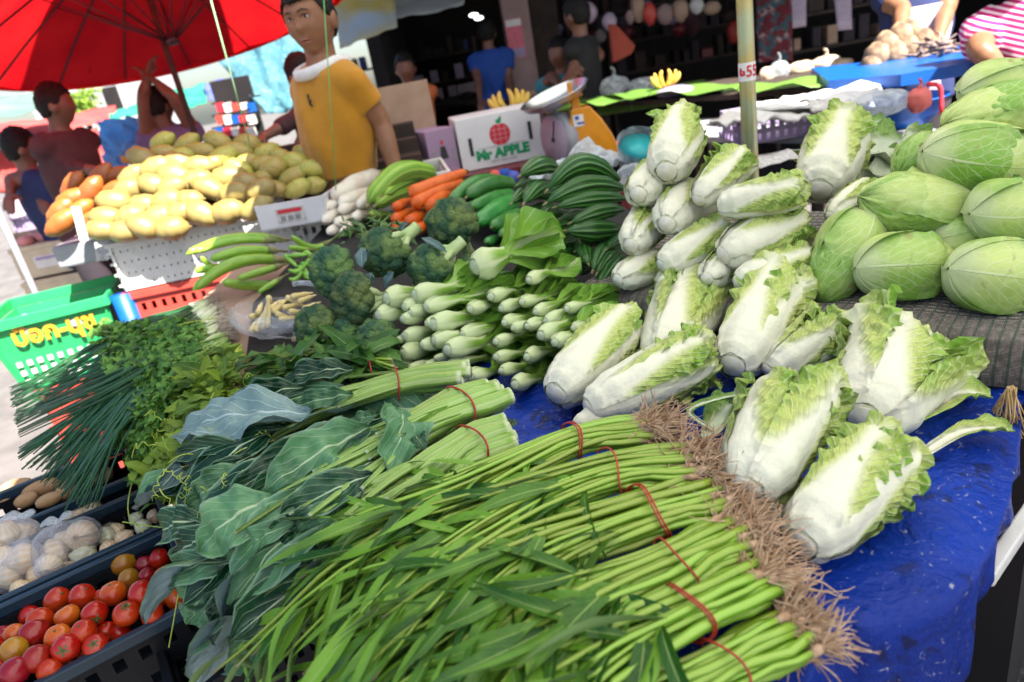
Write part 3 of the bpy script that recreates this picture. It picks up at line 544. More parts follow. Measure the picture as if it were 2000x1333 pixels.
# steel pole with the numbered sticker
PB = aty(1459, 140, 1.98); T = thing('stall_pole', 'greenish metal pole with a white number sticker rising behind the stacked cabbages', 'pole', (PB.x, PB.y, 0))
pr = pw(PB, 31) / 2; mb = MB(); mb.tube([(PB.x, PB.y, z) for z in (GZ, .6, 1.2, 1.8, 2.33)], pr, 24)
gm = G('galvanised_pole', .3, .5, metal=.75); gm.set('Roughness', gm.math('MULTIPLY_ADD', gm.noise(40, 4), .25, .22)); mb.obj('pole', gm.done(gm.mix(gm.ss(gm.noise(14, 5), .4, .68), (.42, .46, .30), (.50, .40, .16))), T)
zc = PB.z; h = pw(PB, 34); mb = MB(); mb.tube([(PB.x, PB.y, zc - h / 2 + h * k / 3) for k in range(4)], pr + .0012, 28, cap=False); st = mb.obj('sticker', plain('sticker', (.78, .76, .76), .4), T)
def text_mesh(txt, size, font_ext=.0006, bold=0, align='CENTER'):
    cu = bpy.data.curves.new('t', 'FONT'); cu.body = txt; cu.size = size; cu.extrude = font_ext; cu.align_x = align; cu.align_y = 'CENTER'; cu.offset = bold; cu.resolution_u = 3
    o = bpy.data.objects.new('t', cu); C.objects.link(o); dg = bpy.context.evaluated_depsgraph_get(); dg.update(); me = o.evaluated_get(dg).to_mesh()
    vs = [v.co.copy() for v in me.vertices]; fs = [list(p.vertices) for p in me.polygons]; o.evaluated_get(dg).to_mesh_clear(); bpy.data.objects.remove(o); bpy.data.curves.remove(cu); return vs, fs
def put_text(name, txt, size, o, X, Y, mat, parent, bold=0, sx=1.0, bend=None, ext=.0006):
    vs, fs = text_mesh(txt, size, ext, bold); N = X.cross(Y); mb = MB()
    mb.add([(bend(v) if bend else o + X * (v.x * sx) + Y * v.y + N * v.z) for v in vs], fs); return mb.obj(name, mat, parent, False)
fa = math.atan2(-PB.y, -PB.x)
def onpole(v): a = fa + v.x / pr; rr = pr + .0022 + v.z; return V((PB.x + math.cos(a) * rr, PB.y + math.sin(a) * rr, zc + v.y))
put_text('number', '55', h * .85, None, V((1, 0, 0)), V((0, 1, 0)), MT['ink_r'], st, .0006, bend=lambda v: onpole(V((v.x * .8 + pr * .62, v.y, v.z))))
mb = MB(); pts = [(-.95, -.3), (-.95, .3), (-.7, .5), (-.55, .15), (-.22, .12), (-.22, -.32), (-.6, -.4)]; mb.add([onpole(V((x * pr, y * h * .55, .0002))) for x, y in pts], [list(range(len(pts)))]); mb.obj('hand_mark', MT['ink_r'], st, False)
# the canopies overhead that shade the stall: cloth on poles
def canopy(name, label, x0, x1, y0, y1, z, mat, poles):
    T = thing(name, label, 'canopy', ((x0 + x1) / 2, (y0 + y1) / 2, 0)); mb = MB(); n = 12
    mb.grid([[V((lerp(x0, x1, i / n), lerp(y0, y1, j / n), z + .07 * math.sin(PI * i / n) * math.sin(PI * j / n) + .02 * nz((i, j, z), .4))) for i in range(n + 1)] for j in range(n + 1)]); mb.obj('cloth', mat, T)
    for (x, y) in poles: p = MB(); p.tube([(x, y, GZ), (x, y, z - .01)], .018, 10); p.obj('post', MT['grey'], T)
g_can = PM('canopy_cloth', (.66, .66, .62), (.58, .58, .55), 4, .8, trans=.50)
canopy('stall_canopy', 'pale cloth canopy stretched above the leafy greens and the camera', -.55, 3.4, -1.1, 1.20, 2.35, g_can, ((3.3, -1.0), (3.3, 1.1), (-.5, -1.0)))
canopy('stall_canopy', 'pale cloth canopy stretched above the gourds and stacked napa', -.30, 2.5, 1.16, 2.26, 2.38, g_can, ())
canopy('stall_canopy', 'pale cloth canopy stretched above the boxes and weighing scale', -.42, 1.50, 2.14, 4.3, 2.44, g_can, ())
# sloping bench behind, which carries the greens at the back
BEN = [V((-.62, 1.30, .60)), V((.30, 1.62, .615)), V((.55, 2.25, .66)), V((.45, 2.75, .70)), V((-.72, 3.05, .72)), V((-.82, 2.2, .66))]
T = thing('display_bench', 'dark sloping display bench below broccoli, gourds and radishes', 'bench', (-.15, 2.2, 0)); mb = MB(); mb.prism([p - V((0, 0, .03)) for p in BEN], (0, 0, .03)); mb.obj('bench_top', MT['dcloth'], T, False)
mb = MB(); q_ = [p.lerp(V((-.15, 2.15, p.z)), .06) for p in BEN]; n = len(q_); mb.add([V((p.x, p.y, GZ)) for p in q_] + [V((p.x, p.y, p.z - .031)) for p in q_], [[i, (i + 1) % n, n + (i + 1) % n, n + i] for i in range(n)]); mb.obj('apron', MT['dcloth'], T, False)
# side bench for herbs, peppers and corn on the left
T = thing('side_bench', 'low bench covered in pale sacking below herbs and spring onions', 'bench', (-.9, 1.9, 0)); mb = MB()
mb.prism([V((-.56, 1.25, .565)), V((-.62, 1.62, .58)), V((-.68, 2.7, .64)), V((-1.05, 2.75, .64)), V((-1.12, 1.75, .58)), V((-.92, 1.45, .565))], (0, 0, .03)); mb.obj('bench_top', MT['card'], T, False)
for (x, y) in ((-.7, 1.4), (-1.02, 1.75), (-.75, 2.6), (-1.0, 2.6)): l = MB(); l.box((x, y, (.562 + GZ) / 2), .04, .04, .562 - GZ); l.obj('leg', MT['wood'], T, False)
# slatted crates
def crate(name, label, c, X, Y, sx, sy, sz, mat, rimmat, z0, slots=True, rimh=.035, taper=.0, rows=3, wall_t=.008, cols=14, group=None, sol=.28):
    """open crate: floor, four slotted walls, rim; X, Y horizontal axes; c the centre on its base"""
    T = thing(name, label, 'crate', V((c.x, c.y, z0)), group); Zv = V((0, 0, 1)); o = V((c.x, c.y, z0)); fl = MB(); fl.box(o + Zv * .006, sx - .03 - taper * 2, sy - .03 - taper * 2, .012, X, Y, Zv); fl.obj('floor', mat, T, False)
    for (ax, bx, L, off) in ((X, Y, sx, sy), (X, -Y, sx, sy), (Y, X, sy, sx), (Y, -X, sy, sx)):
        mb = MB(); tilt = lambda z: bx * (off / 2 - wall_t - taper * (1 - (z / sz))); hh = sz - rimh; n = cols if L > .3 else max(4, cols // 2)
        def wb(x0, x1, z0_, z1_):
            vs = []
            for zz in (z0_, z1_):
                for t_ in (0, -wall_t):
                    for xx in (x0, x1): vs.append(o + ax * (xx * (1 - 2 * taper * (1 - zz / sz) / L)) + tilt(zz) + bx * t_ + Zv * zz)
            mb.add(vs, [[0, 1, 3, 2], [4, 6, 7, 5], [0, 4, 5, 1], [2, 3, 7, 6], [0, 2, 6, 4], [1, 5, 7, 3]])
        if slots:
            zs = [hh * k / rows for k in range(rows + 1)]; band = hh * .10
            for k in range(rows + 1): wb(-L / 2, L / 2, max(0, zs[k] - band), min(hh, zs[k] + band))
            for k in range(rows):
                for i in range(n + 1): x = -L / 2 + L * i / n; w = L / n * (sol if 0 < i < n else .5); wb(x - w, x + w, zs[k] + band, zs[k + 1] - band)
        else: wb(-L / 2, L / 2, .012, hh)
        mb.obj('wall', mat, T, False)
    rm = MB()
    for (ax, bx, L, off) in ((X, Y, sx + .012, sy), (X, -Y, sx + .012, sy), (Y, X, sy - .0205, sx), (Y, -X, sy - .0205, sx)):
        rm.box(o + bx * (off / 2 - .002) + Zv * (sz - rimh / 2), L, .016, rimh, ax, bx, Zv); 
    rm.obj('rim', rimmat, T, False, bevel=.003); return T
# ---------------------------------------------------------------- crates at the left: tomatoes, onions, potatoes
RZ = .45
r0, r1 = at(20, 1357, RZ), at(364, 1179, RZ); Xc = (r1 - r0).normalized(); Yc = V((-Xc.y, Xc.x, 0))
def crate_between(fpx, bpx, name, label, L, sz):
    f = at(*fpx, RZ); b = at(*bpx, RZ); w = (b - f).dot(Yc); right = max(f.dot(Xc), b.dot(Xc)); c = Yc * (f.dot(Yc) + w / 2) + Xc * (right - L / 2)
    return crate(name, label, c, Xc, Yc, L, w, sz, MT['blk'], MT['rim'], RZ - sz, rimh=.024), c, w
tc, tcc, tw = crate_between((370, 1179), (330, 1030), 'produce_crate', 'black crate with slate blue rim full of red and orange tomatoes', .60, .21)
oc, occ, ow = crate_between((330, 1018), (300, 945), 'produce_crate', 'black crate of bagged and loose onions between tomatoes and potatoes', .70, .19)
pc, pcc, pwid = crate_between((268, 925), (238, 868), 'produce_crate', 'black crate of brown potatoes below the hanging spring onion leaves', .70, .19)
for k, (c, w, L) in enumerate(((tcc, tw, .6), (occ, ow, .7), (pcc, pwid, .7))):
    top = RZ - (.212 if k == 0 else .192); hh_ = (top - GZ) / 2
    for q_ in (0, 1): crate('produce_crate', ('lower', 'upper')[q_] + ' empty black crate stacked under the ' + ('tomato', 'onion', 'potato')[k] + ' crate', c, Xc, Yc, L - .02, w - .01, hh_ - .002, MT['blk'], MT['blk'], GZ + hh_ * q_, rimh=.03, group='black crates stacked under the left of the stall')
c = at(440, 1290, .30); crate('produce_crate', 'upper empty black crate beside the tomatoes under hanging kale leaves', c + Xc * .08 + Yc * .05, Xc, Yc, .34, .36, .17, MT['blk'], MT['blk'], .212, group='black crates stacked under the left of the stall')
crate('produce_crate', 'lower empty black crate beside the tomatoes under hanging kale leaves', c + Xc * .085 + Yc * .05, Xc, Yc, .34, .36, .21 - GZ, MT['blk'], MT['blk'], GZ, rows=6, group='black crates stacked under the left of the stall')
TOM = '872,495,55,red 955,490,55,red 960,590,62,red 565,610,62,red 605,670,70,or 745,620,78,yel 775,710,62,yel 870,620,52,crim 885,690,50,crim 990,700,72,or 825,565,50,crim 365,735,62,red 485,690,56,crim 525,730,52,red 680,800,82,or 850,805,90,red 495,815,78,red 345,835,76,red 260,820,66,or 175,840,62,or 1065,835,72,or 965,830,52,red 405,935,76,or 570,920,78,red 760,920,82,red 915,925,76,red 60,930,80,crim 180,930,62,red 240,965,82,red 205,1040,88,crim 350,1060,80,or 505,1030,76,red 640,1030,62,red 725,1040,62,red 400,1125,88,red 575,1115,78,red 85,1140,85,yel 220,1190,86,crim 90,1270,90,crim 300,1260,76,red 90,1050,72,or 10,1060,70,crim 0,1220,74,red -60,1120,80,red 610,820,50,red 410,1260,60,red 520,1190,50,or'
its = []
names = {'red': 'red tomato', 'crim': 'deep crimson tomato', 'or': 'orange tomato', 'yel': 'yellowish unripe tomato'}
for k, s in enumerate(TOM.split()):
    x, y, r, m = s.split(','); px, py, rp = float(x) / 3.078, 900 + float(y) / 3.078, float(r) / 3.078
    # a heap: highest along its middle line, lower by the rims
    c = at(px, py, .42); v = ((c - tcc).dot(Yc)) / (tw / 2); z = .40 + .055 * (1 - min(1, abs(v)) ** 2) + (.012 if float(r) > 75 else -.012); c = at(px, py, z); R_ = pw(c, rp) * .95
    o = tomato(c, R_, MT['tom_' + m], 'tomato', 'tomatoes heaped in the black crate', k + 3, calyx=k in (37, 34, 24, 23, 6, 35)); o['_noun'] = names[m]; its.append((o, c))
rank(its, 'tomato', 6, 'tomatoes')
# lower layer under the visible tomatoes, and a bed so that gaps stay dark
its = []
for k, (x, y, r, m) in enumerate([(245, 680, 90, 0), (510, 575, 80, 1), (640, 460, 66, 1), (660, 350, 66, 1), (750, 470, 60, 0), (455, 315, 82, 0), (655, 530, 52, 0), (860, 400, 52, 1), (400, 655, 52, 0), (120, 770, 60, 0), (700, 420, 50, 0), (560, 300, 60, 0), (820, 350, 46, 1), (930, 335, 45, 0)]):
    px, py = x / 3.078, 900 + y / 3.078; c = at(px, py, .405); o = onion(c, pw(c, r / 3.078), MT['onion_g' if m else 'onion'], 'onion', 'loose onions in the crate', k + 2); o['_noun'] = 'greenish white onion' if m else 'tan skinned onion'; its.append((o, c))
rank(its, 'onion', 4, 'loose onions')
def sackbag(name, label, cat, pts, mat, seed, knot, handles=2, group=None, k=1.18, squash=.95):
    """a thin plastic bag drawn over round things: one skin that follows them, gathered to a knot"""
    c = sum((p for p, r in pts), V()) / len(pts); T = thing(name, label, cat, c, group); mb = MB(); R = max((p - c).length + r for p, r in pts)
    def fn(d):
        best = R * .62
        for p, r in pts:
            o = p - c; b = o.dot(d); q_ = r * r * k * k - (o.length_squared - b * b)
            if q_ > 0: best = max(best, b + math.sqrt(q_))
        kd = (knot - c).normalized(); kk = max(0, d.dot(kd)); best = lerp(best, (knot - c).length, ss(.80, 1.0, kk) ** 1.4)
        return best / R * (1 + .05 * nz(d * 3, 1, seed) + .035 * abs(nz(d * 8, 1, seed + 3)))
    mb.ball(c, R, R, R, nu=44, nv=30, fn=fn); mb.obj('film', mat, T); kb = MB()
    for h_ in range(handles):
        a = seed + h_ * 2.6; e = V((math.cos(a), math.sin(a) * .5, .9)).normalized(); p = [knot + e * (R * .45 * t) + V((0, 0, -R * .25 * t * t)) for t in (0, .3, .6, 1)]
        kb.tube(catmull(p, 8), [.006, .010, .014, .016, .017, .018, .016, .012], 10, flat=.25)
    kb.ball(knot, R * .10, R * .10, R * .09, nu=10, nv=6); kb.obj('knot', MT['film_o'], T); return T
for bi, (spots, lab, kn) in enumerate((([(140, 450, 88), (140, 590, 95), (60, 690, 90), (40, 440, 85), (-30, 560, 90), (30, 590, 80)], 'clear plastic bag of onions tied at the top, leftmost in the onion crate', (130, 345)), ([(330, 560, 95), (490, 450, 92), (400, 500, 85), (300, 630, 70)], 'clear plastic bag of onions beside the larger left bag', (352, 372)))):
    pts = []; its = []
    for k, (x, y, r) in enumerate(spots):
        px, py = x / 3.078, 900 + y / 3.078; c = at(px, py, .43 + (.015 if k % 2 else -.01)); R_ = pw(c, r / 3.078); pts.append((c, R_)); o = onion(c, R_, MT['onion'], 'onion', 'onions inside the plastic bags', 30 + k + bi * 9); its.append((o, c))
    rank(its, 'pinkish onion', 2 if bi == 0 else 1, ['left plastic bag', 'right plastic bag'][bi]); kx, ky = kn; sackbag('plastic_bag', lab, 'bag', pts, MT['film'], 3 + bi * 4, at(kx / 3.078, 900 + ky / 3.078, .49), 2, 'plastic bags of onions')
its = []
for k, (x, y, lx, ly) in enumerate([(95, 165, 100, 55), (235, 165, 120, 60), (300, 235, 80, 42), (490, 120, 100, 62), (20, 240, 70, 50), (620, 90, 60, 45), (390, 190, 70, 45), (160, 235, 70, 45)]):
    px, py = x / 3.078, 900 + y / 3.078; c = at(px, py, .42); L = pw(c, lx / 3.078); w = pw(c, ly / 3.078); a = .35 + U(-.3, .3); ax = (CR * math.cos(a) + CU * math.sin(a) + V((0, .3, 0))).normalized()
    mb = MB(); X, Y, Z = frame(ax); mb.ball(c, w, w, L, X, Y, Z, 20, 14, lambda d, s=k * 5: 1 + .07 * nz(d * 1.6, 1, s) + .02 * nz(d * 5, 1, s)); o = tag(mb.obj('potato', MT['potato'], loc=c), 'potato', 'potato', 'potatoes in the back crate'); its.append((o, c))
rank(its, 'brown potato', 2, 'crate')
# ---------------------------------------------------------------- rooted water spinach bunches in front
def dircurve(spec, n=40): return catmull([at(x, y, z) for x, y, z in spec], n)
def spinach(spec, label, seed, nst=26, hw=.030, spread=.125, hv=.017, bandt=.255, nleaf=8):
    R = random.Random(seed); cl = dircurve(spec); root = cl[0]; T = thing('water_spinach_bunch', label, 'greens', root, 'rooted bunches of water spinach'); n = len(cl)
    tang = [(cl[min(i + 1, n - 1)] - cl[max(i - 1, 0)]).normalized() for i in range(n)]; UPV = V((0, 0, 1)); rb = MB(); ends = []
    for k in range(nst):
        a = 2 * PI * k * .618; q_ = math.sqrt((k + .5) / nst); ox, oz = math.cos(a) * q_, math.sin(a) * q_; ox2 = ox * .75 + R.uniform(-.75, .75); t0 = R.uniform(-.02, .05); t1 = R.uniform(.62, 1.0); pts = []
        for i in range(15):
            t = min(.999, max(0, t0 + (t1 - t0) * i / 14)); x = t * (n - 1); j = min(int(x), n - 2); f = x - j; p = cl[j].lerp(cl[j + 1], f); tg = tang[j]; sd = tg.cross(UPV).normalized(); up = sd.cross(tg)
            g_ = ss(bandt, 1, t); wx = hw * (1.15 if t < bandt * .5 else 1) + spread * g_; vx = hv + .022 * g_
            p = p + sd * ((ox * (1 - g_) + ox2 * g_) * wx + .006 * (2.6 if k % 5 == 0 else 1) * nz((k, t * 5, seed), 1)) + sd * (.030 * g_ * nz((k * 3.7, t * 2.2, seed), 1)) + up * (oz * vx + .016 * nz((t * 4, k * 2.3, seed), 1) * g_)
            pts.append(p)
        if t0 < 0: pts[0] = pts[0] - tang[0] * (-t0 * .5)
        r0_ = R.uniform(.0036, .0062); mb = MB(); mb.tube(pts, [r0_ * lerp(1.15, .28, i / 14) * (1.18 if i in (4, 8, 11) else 1) for i in range(15)], 7, w=R.random()); st = mb.obj('stem', MT['spin_stem'], T); ends.append((pts[0], (pts[0] - pts[1]).normalized()))
        lb = MB()
        for m in range(nleaf if R.random() < .8 else 3):
            t = R.uniform(.47, 1.0); i = min(13, int(t * 14)); p = pts[i]; tg = (pts[i + 1] - pts[i]).normalized(); sd = tg.cross(UPV).normalized() * R.choice((-1, 1)); d = (tg + sd * (R.uniform(.05, .5) if R.random() < .65 else R.uniform(.5, 1.3)) + UPV * R.uniform(-.1, .42)).normalized()
            L = R.uniform(.09, .20); leaf(lb, p, d, UPV + sd * R.uniform(-.8, .8), L, R.uniform(.010, .026), R.uniform(.3, 1.9), R.uniform(.15, .6), .10, 1.3, SH_LANCE, 5, 9, R.random(), R.uniform(-1.2, 1.2), R.uniform(-.5, .5), m + k)
        lb.obj('leaves', MT['spin'], st)
    for (p, d) in ends:
        # pinkish crown of each stem, then a beard of roots
        rb.tube([p - d * .004, p + d * .008, p + d * .016], [.0045, .0058, .003], 7)
        for m in range(13):
            e = (d * R.uniform(.4, 1.3) + V((R.uniform(-1, 1), R.uniform(-1, 1), R.uniform(-.6, .8))) * .75).normalized(); L = R.uniform(.022, .075); q0 = p + d * R.uniform(0, .014); path = [q0]; dd = e
            for s in range(6): dd = (dd + V((R.uniform(-1, 1), R.uniform(-1, 1), R.uniform(-1, .8))) * .38).normalized(); path.append(path[-1] + dd * (L / 6))
            path = [V((q.x, q.y, max(q.z, .607 if q.y > .56 else -1))) for q in path]
            rb.tube(path, [.0013, .0014, .0012, .0011, .0009, .0007, .0004], 4, False)
    rb.obj('roots', MT['root'], T)
    i = int(bandt * (n - 1)); p = cl[i]; tg = tang[i]; sd = tg.cross(UPV).normalized(); up = sd.cross(tg); bb = MB()
    ring = [p + sd * (math.cos(a) * hw * 1.16) + up * (math.sin(a) * (hv + .010)) + tg * (.006 * math.sin(a * 2 + seed)) for a in [2 * PI * j / 28 for j in range(29)]]; bb.tube(ring, .0014, 6, False)
    if seed % 2: bb.tube([q + tg * .004 for q in ring], .0012, 6, False)
    bb.obj('rubber_band', MT['band'], T); return T
spinach([(1275, 838, .70), (1110, 865, .705), (880, 980, .70), (640, 1105, .67), (440, 1275, .57)], 'rooted water spinach bunch, hindmost of the row, beside the kale', 1, 30, .030, .11)
spinach([(1345, 905, .70), (1180, 925, .71), (930, 1020, .715), (720, 1150, .68), (545, 1345, .60)], 'rooted water spinach bunch, second from the back of the row', 2, 36, .040, .12)
spinach([(1393, 962, .685), (1252, 1003, .70), (1015, 1092, .705), (810, 1235, .69), (660, 1400, .62)], 'rooted water spinach bunch, third from the back of the row', 3, 38, .042, .12)
spinach([(1435, 1045, .68), (1300, 1110, .70), (1090, 1205, .70), (900, 1335, .68), (800, 1460, .62)], 'rooted water spinach bunch, fourth from the back of the row', 4, 32, .033, .11)
spinach([(1480, 1130, .665), (1330, 1200, .69), (1140, 1295, .69), (1000, 1410, .67), (900, 1500, .63)], 'rooted water spinach bunch, second from the front of the row', 5, 30, .031, .10)
spinach([(1550, 1235, .645), (1400, 1310, .66), (1230, 1400, .66), (1120, 1490, .65), (1050, 1560, .62)], 'rooted water spinach bunch, frontmost, with roots over the table edge', 6, 26, .030, .08)
# ---------------------------------------------------------------- kale bunches
def kale(spec, label, heroes, seed, nst=9, hw=.030, hv=.018, bandt=.22, fill=6, rs=.0135, endj=.07):
    R = random.Random(seed); cl = dircurve(spec); n = len(cl); tang = [(cl[min(i + 1, n - 1)] - cl[max(i - 1, 0)]).normalized() for i in range(n)]; UPV = V((0, 0, 1)); T = thing('chinese_kale_bunch', label, 'greens', cl[0], 'banded bunches of Chinese kale')
    for k in range(nst):
        a = 2 * PI * k * .618 + seed; q_ = math.sqrt((k + .5) / nst); ox, oz = math.cos(a) * q_, math.sin(a) * q_; pts = []; t0 = R.uniform(0, endj); t1 = R.uniform(.72, .98)
        for i in range(13):
            t = t0 + (t1 - t0) * i / 12; x = t * (n - 1); j = min(int(x), n - 2); p = cl[j].lerp(cl[j + 1], x - j); tg = tang[j]; sd = tg.cross(UPV).normalized(); up = sd.cross(tg); g_ = ss(bandt, 1, t); pts.append(p + sd * (ox * (hw + .055 * g_) + .012 * nz((k, t * 4, seed), 1)) + up * (oz * (hv + .012 * g_) + .01 * nz((t * 4, k, seed), 1)))
        r = rs * R.uniform(.75, 1.15); mb = MB(); mb.tube(pts, [r * lerp(1.1, .16, ss(.1, 1, i / 12)) * (1.1 if i in (2, 5) else 1) for i in range(13)], 10, w=R.random())
        for m in range(3):          # side stalks that leave the stem towards the leaves
            i = R.randint(3, 8); tg = (pts[i + 1] - pts[i]).normalized(); sd = tg.cross(UPV).normalized() * R.choice((-1, 1)); mb.tube(catmull([pts[i] - tg * .01, pts[i] + tg * .05 + sd * .010 + UPV * .006, pts[i] + tg * .15 + sd * .028 + UPV * .006], 7), [r * .5, r * .55, r * .5, r * .42, r * .36, r * .3, r * .26], 7)
        mb.obj('stem', MT['kale_stem'], T)
    i = int(bandt * (n - 1)); p = cl[i]; tg = tang[i]; sd = tg.cross(UPV).normalized(); up = sd.cross(tg); bb = MB(); ring = [p + sd * (math.cos(a) * (hw + rs)) + up * (math.sin(a) * (hv + rs)) + tg * .005 * math.sin(2 * a) for a in [2 * PI * j / 28 for j in range(29)]]; bb.tube(ring, .0018, 6, False); bb.obj('rubber_band', MT['band'], T)
    for h_, (x0, y0, z0, x1, y1, z1, w, tilt, fold, bend, pale) in enumerate(heroes):
        A = at(x0, y0, z0); B = at(x1, y1, z1); d = (B - A); L = d.length; sd = d.normalized().cross(UPV).normalized(); up = sd.cross(d.normalized()); tc_ = (CAM - (A + B) / 2).normalized(); nn = (Matrix.Rotation((tilt - .25) * .8, 3, d.normalized()) @ (tc_ * .8 + UPV * .4)); nn = (nn - d.normalized() * nn.dot(d.normalized())).normalized(); mb = MB(); W_ = pw((A + B) / 2, w) * 1.3
        pts = [A.lerp(B, t / 26) + nn * ((bend + .05) * L * math.sin(PI * t / 26) + .012 * nz((t * .3, h_, seed), 1)) for t in range(27)]
        leaf(mb, A, d, nn, L, W_, 0, fold, .17, 2.2, SH_KALE, 17, 26, pale, seed=seed + h_, pts=pts, puck=.13); mb.tube([p - nn * .0008 for p in pts[:14]], [.0032 - .0002 * i for i in range(14)], 6, w=.9) if False else None; mb.obj('leaf', MT['kale_pale' if pale > .9 and h_ == 0 else 'kale'], T)
    for k in range(fill + 8):
        t = R.uniform(.38, .85) if k < fill else R.uniform(.08, .4); j = int(t * (n - 1)); p = cl[j] + V((R.uniform(-.06, .06), R.uniform(-.06, .06), R.uniform(-.035, .01) if k < fill else -.045)); d = tang[j] + V((R.uniform(-.4, .4), R.uniform(-.4, .4), R.uniform(-.1, .1))); mb = MB(); leaf(mb, p, d, UPV + V((R.uniform(-.5, .5), R.uniform(-.5, .5), 0)), R.uniform(.18, .28), R.uniform(.09, .14), R.uniform(.2, .7), R.uniform(.1, .35), .1, 2, SH_KALE, 9, 14, R.uniform(0, .6), R.uniform(-.5, .5), seed=k, puck=.10); mb.obj('leaf', MT['kale'], T)
kale([(925, 728, .70), (800, 745, .70), (640, 790, .69), (480, 850, .68), (360, 905, .66)], 'kale bunch at the back, with big pale blue underside leaf at its tip', [
    (607, 805, .71, 340, 856, .69, 92, .75, .12, .05, .95), (690, 722, .705, 548, 750, .70, 42, .5, .4, .08, .1), (596, 757, .70, 426, 806, .69, 48, .3, .45, .06, .05), (690, 770, .71, 560, 800, .705, 36, .2, .5, .03, .4), (480, 868, .69, 345, 903, .66, 40, .2, .6, .12, .2)], 11, 8, .030, fill=12, bandt=.30)
kale([(985, 765, .715), (880, 800, .72), (740, 880, .71), (570, 965, .70), (420, 1060, .64)], 'kale bunch in the middle, with thick cut stems and shiny broad leaves', [
    (722, 836, .735, 512, 962, .72, 84, .25, .18, .04, .65), (665, 842, .72, 436, 978, .70, 58, .1, .35, .05, .15), (770, 800, .745, 757, 925, .715, 80, -.5, .2, .16, .7), (790, 838, .73, 832, 880, .72, 36, .0, .2, .1, .3), (737, 812, .735, 688, 822, .73, 20, .2, .2, .1, .5), (490, 890, .70, 382, 968, .66, 40, .2, .45, .06, .1), (533, 970, .72, 382, 1078, .68, 96, .35, .10, .10, .9), (478, 908, .70, 369, 992, .66, 52, .3, .35, .06, .5), (600, 900, .715, 470, 1000, .70, 50, .1, .4, .05, .2)], 22, 12, .042, fill=18)
kale([(1010, 838, .69), (905, 878, .695), (790, 960, .69), (620, 1050, .66), (440, 1150, .57)], 'kale bunch nearest the water spinach, leaves hanging over the tomato crate', [
    (730, 928, .715, 546, 1012, .70, 66, .2, .25, .06, .2), (680, 976, .70, 572, 1038, .69, 34, .3, .3, .05, .45), (575, 1022, .70, 441, 1098, .66, 44, .35, .3, .06, .6), (470, 1090, .66, 332, 1142, .60, 56, .3, .3, .1, .35), (505, 1096, .66, 488, 1172, .60, 84, .0, .2, .14, .15), (402, 1014, .67, 322, 1050, .62, 62, .2, .3, .15, .3), (428, 1120, .60, 370, 1218, .53, 78, .4, .12, .06, .85), (484, 1120, .62, 438, 1244, .54, 78, .1, .25, .1, .1), (560, 1080, .66, 470, 1160, .62, 60, .1, .3, .1, .1), (640, 1000, .69, 500, 1080, .67, 50, .2, .3, .06, .25), (440, 1040, .67, 345, 1100, .60, 60, .2, .2, .12, .2)], 33, 9, .034, fill=18)
# ---------------------------------------------------------------- napa cabbages lying on the tarpaulin
NF = [  # base x, y, z, tip x, y, z, width px, openness, roll, words
    (1085, 770, .665, 1222, 640, .685, 118, .06, 0.3, 'closed napa cabbage with white base by the blue gap, leftmost on the tarpaulin', 3, .12),
    (1150, 800, .66, 1385, 690, .68, 112, .10, 1.1, 'napa cabbage with curled green tip lying behind the spinach roots', 5, .2),
    (1290, 705, .66, 1368, 552, .70, 125, .22, .2, 'leafy napa cabbage at the back left, leaning against the step', 8, .22),
    (1430, 715, .665, 1518, 570, .71, 125, .22, .9, 'white ribbed napa cabbage leaning on the step, second from the left at the back', 12, .22),
    (1500, 725, .65, 1632, 635, .69, 90, .18, .4, 'small napa cabbage with browned frilly tip near the woven step', 17, .22),
    (1690, 820, .655, 1770, 680, .675, 172, .30, .0, 'broad open napa cabbage with wide white rib beside the woven step', 21, .26),
    (1455, 955, .69, 1552, 768, .72, 160, .20, .5, 'large napa cabbage with its cut base towards the spinach roots', 26, .2),
    (1565, 1062, .655, 1715, 888, .675, 156, .14, .9, 'large napa cabbage frontmost on the bare blue tarpaulin', 31, .2),
    (1470, 1015, .638, 1540, 930, .645, 85, .05, .1, 'small white napa cabbage half hidden below the larger ones', 36, .12),
    (1125, 835, .635, 1290, 770, .64, 70, .05, .2, 'pale napa cabbage mostly hidden under its neighbour behind spinach roots', 41, .12)]
for (x0, y0, z0, x1, y1, z1, w, op, ro, lab, sd, rf) in NF:
    A, B = at(x0, y0, z0), at(x1, y1, z1); napa(A, B, pw((A + B) / 2, w) / 2, lab, 'napa cabbages laid on the blue tarpaulin', op, sd, ro, rf, 9, 4 if op > .12 else 3)
def loose_leaf(spec, label, mat, w, seed, fold=.4, ruff=.3, nn=V((0, 0, 1)), cat='leaf', L=None):
    pts = catmull([at(x, y, z) for x, y, z in spec], 23); mb = MB(); n = len(pts); rows = []; qs = []; Wd = pw(pts[n // 2], w)
    sh = tab([0, .2, .5, .8, 1], [.28, .5, .85, 1.0, .35])
    for i, p in enumerate(pts):
        t = i / (n - 1); d = (pts[min(i + 1, n - 1)] - pts[max(0, i - 1)]).normalized(); s_ = d.cross(nn).normalized(); u_ = s_.cross(d); row = []
        for j in range(15):
            v = -1 + 2 * j / 14; wd = Wd / 2 * sh(t); row.append(p + s_ * (v * wd * .9) + u_ * (fold * abs(v) ** 1.6 * wd + ruff * wd * abs(v) ** 2 * ss(.3, .7, t) * (math.sin(t * 26 + seed + 2 * v) * .5 + nz((v * 3, t * 7, seed), 1.2)))); qs.append((j / 14, t, .5))
        rows.append(row)
    mb.grid(rows, False, qs); return tag(mb.obj('loose_leaf', mat, loc=pts[0], solid=.002), label, cat, 'loose napa leaves')
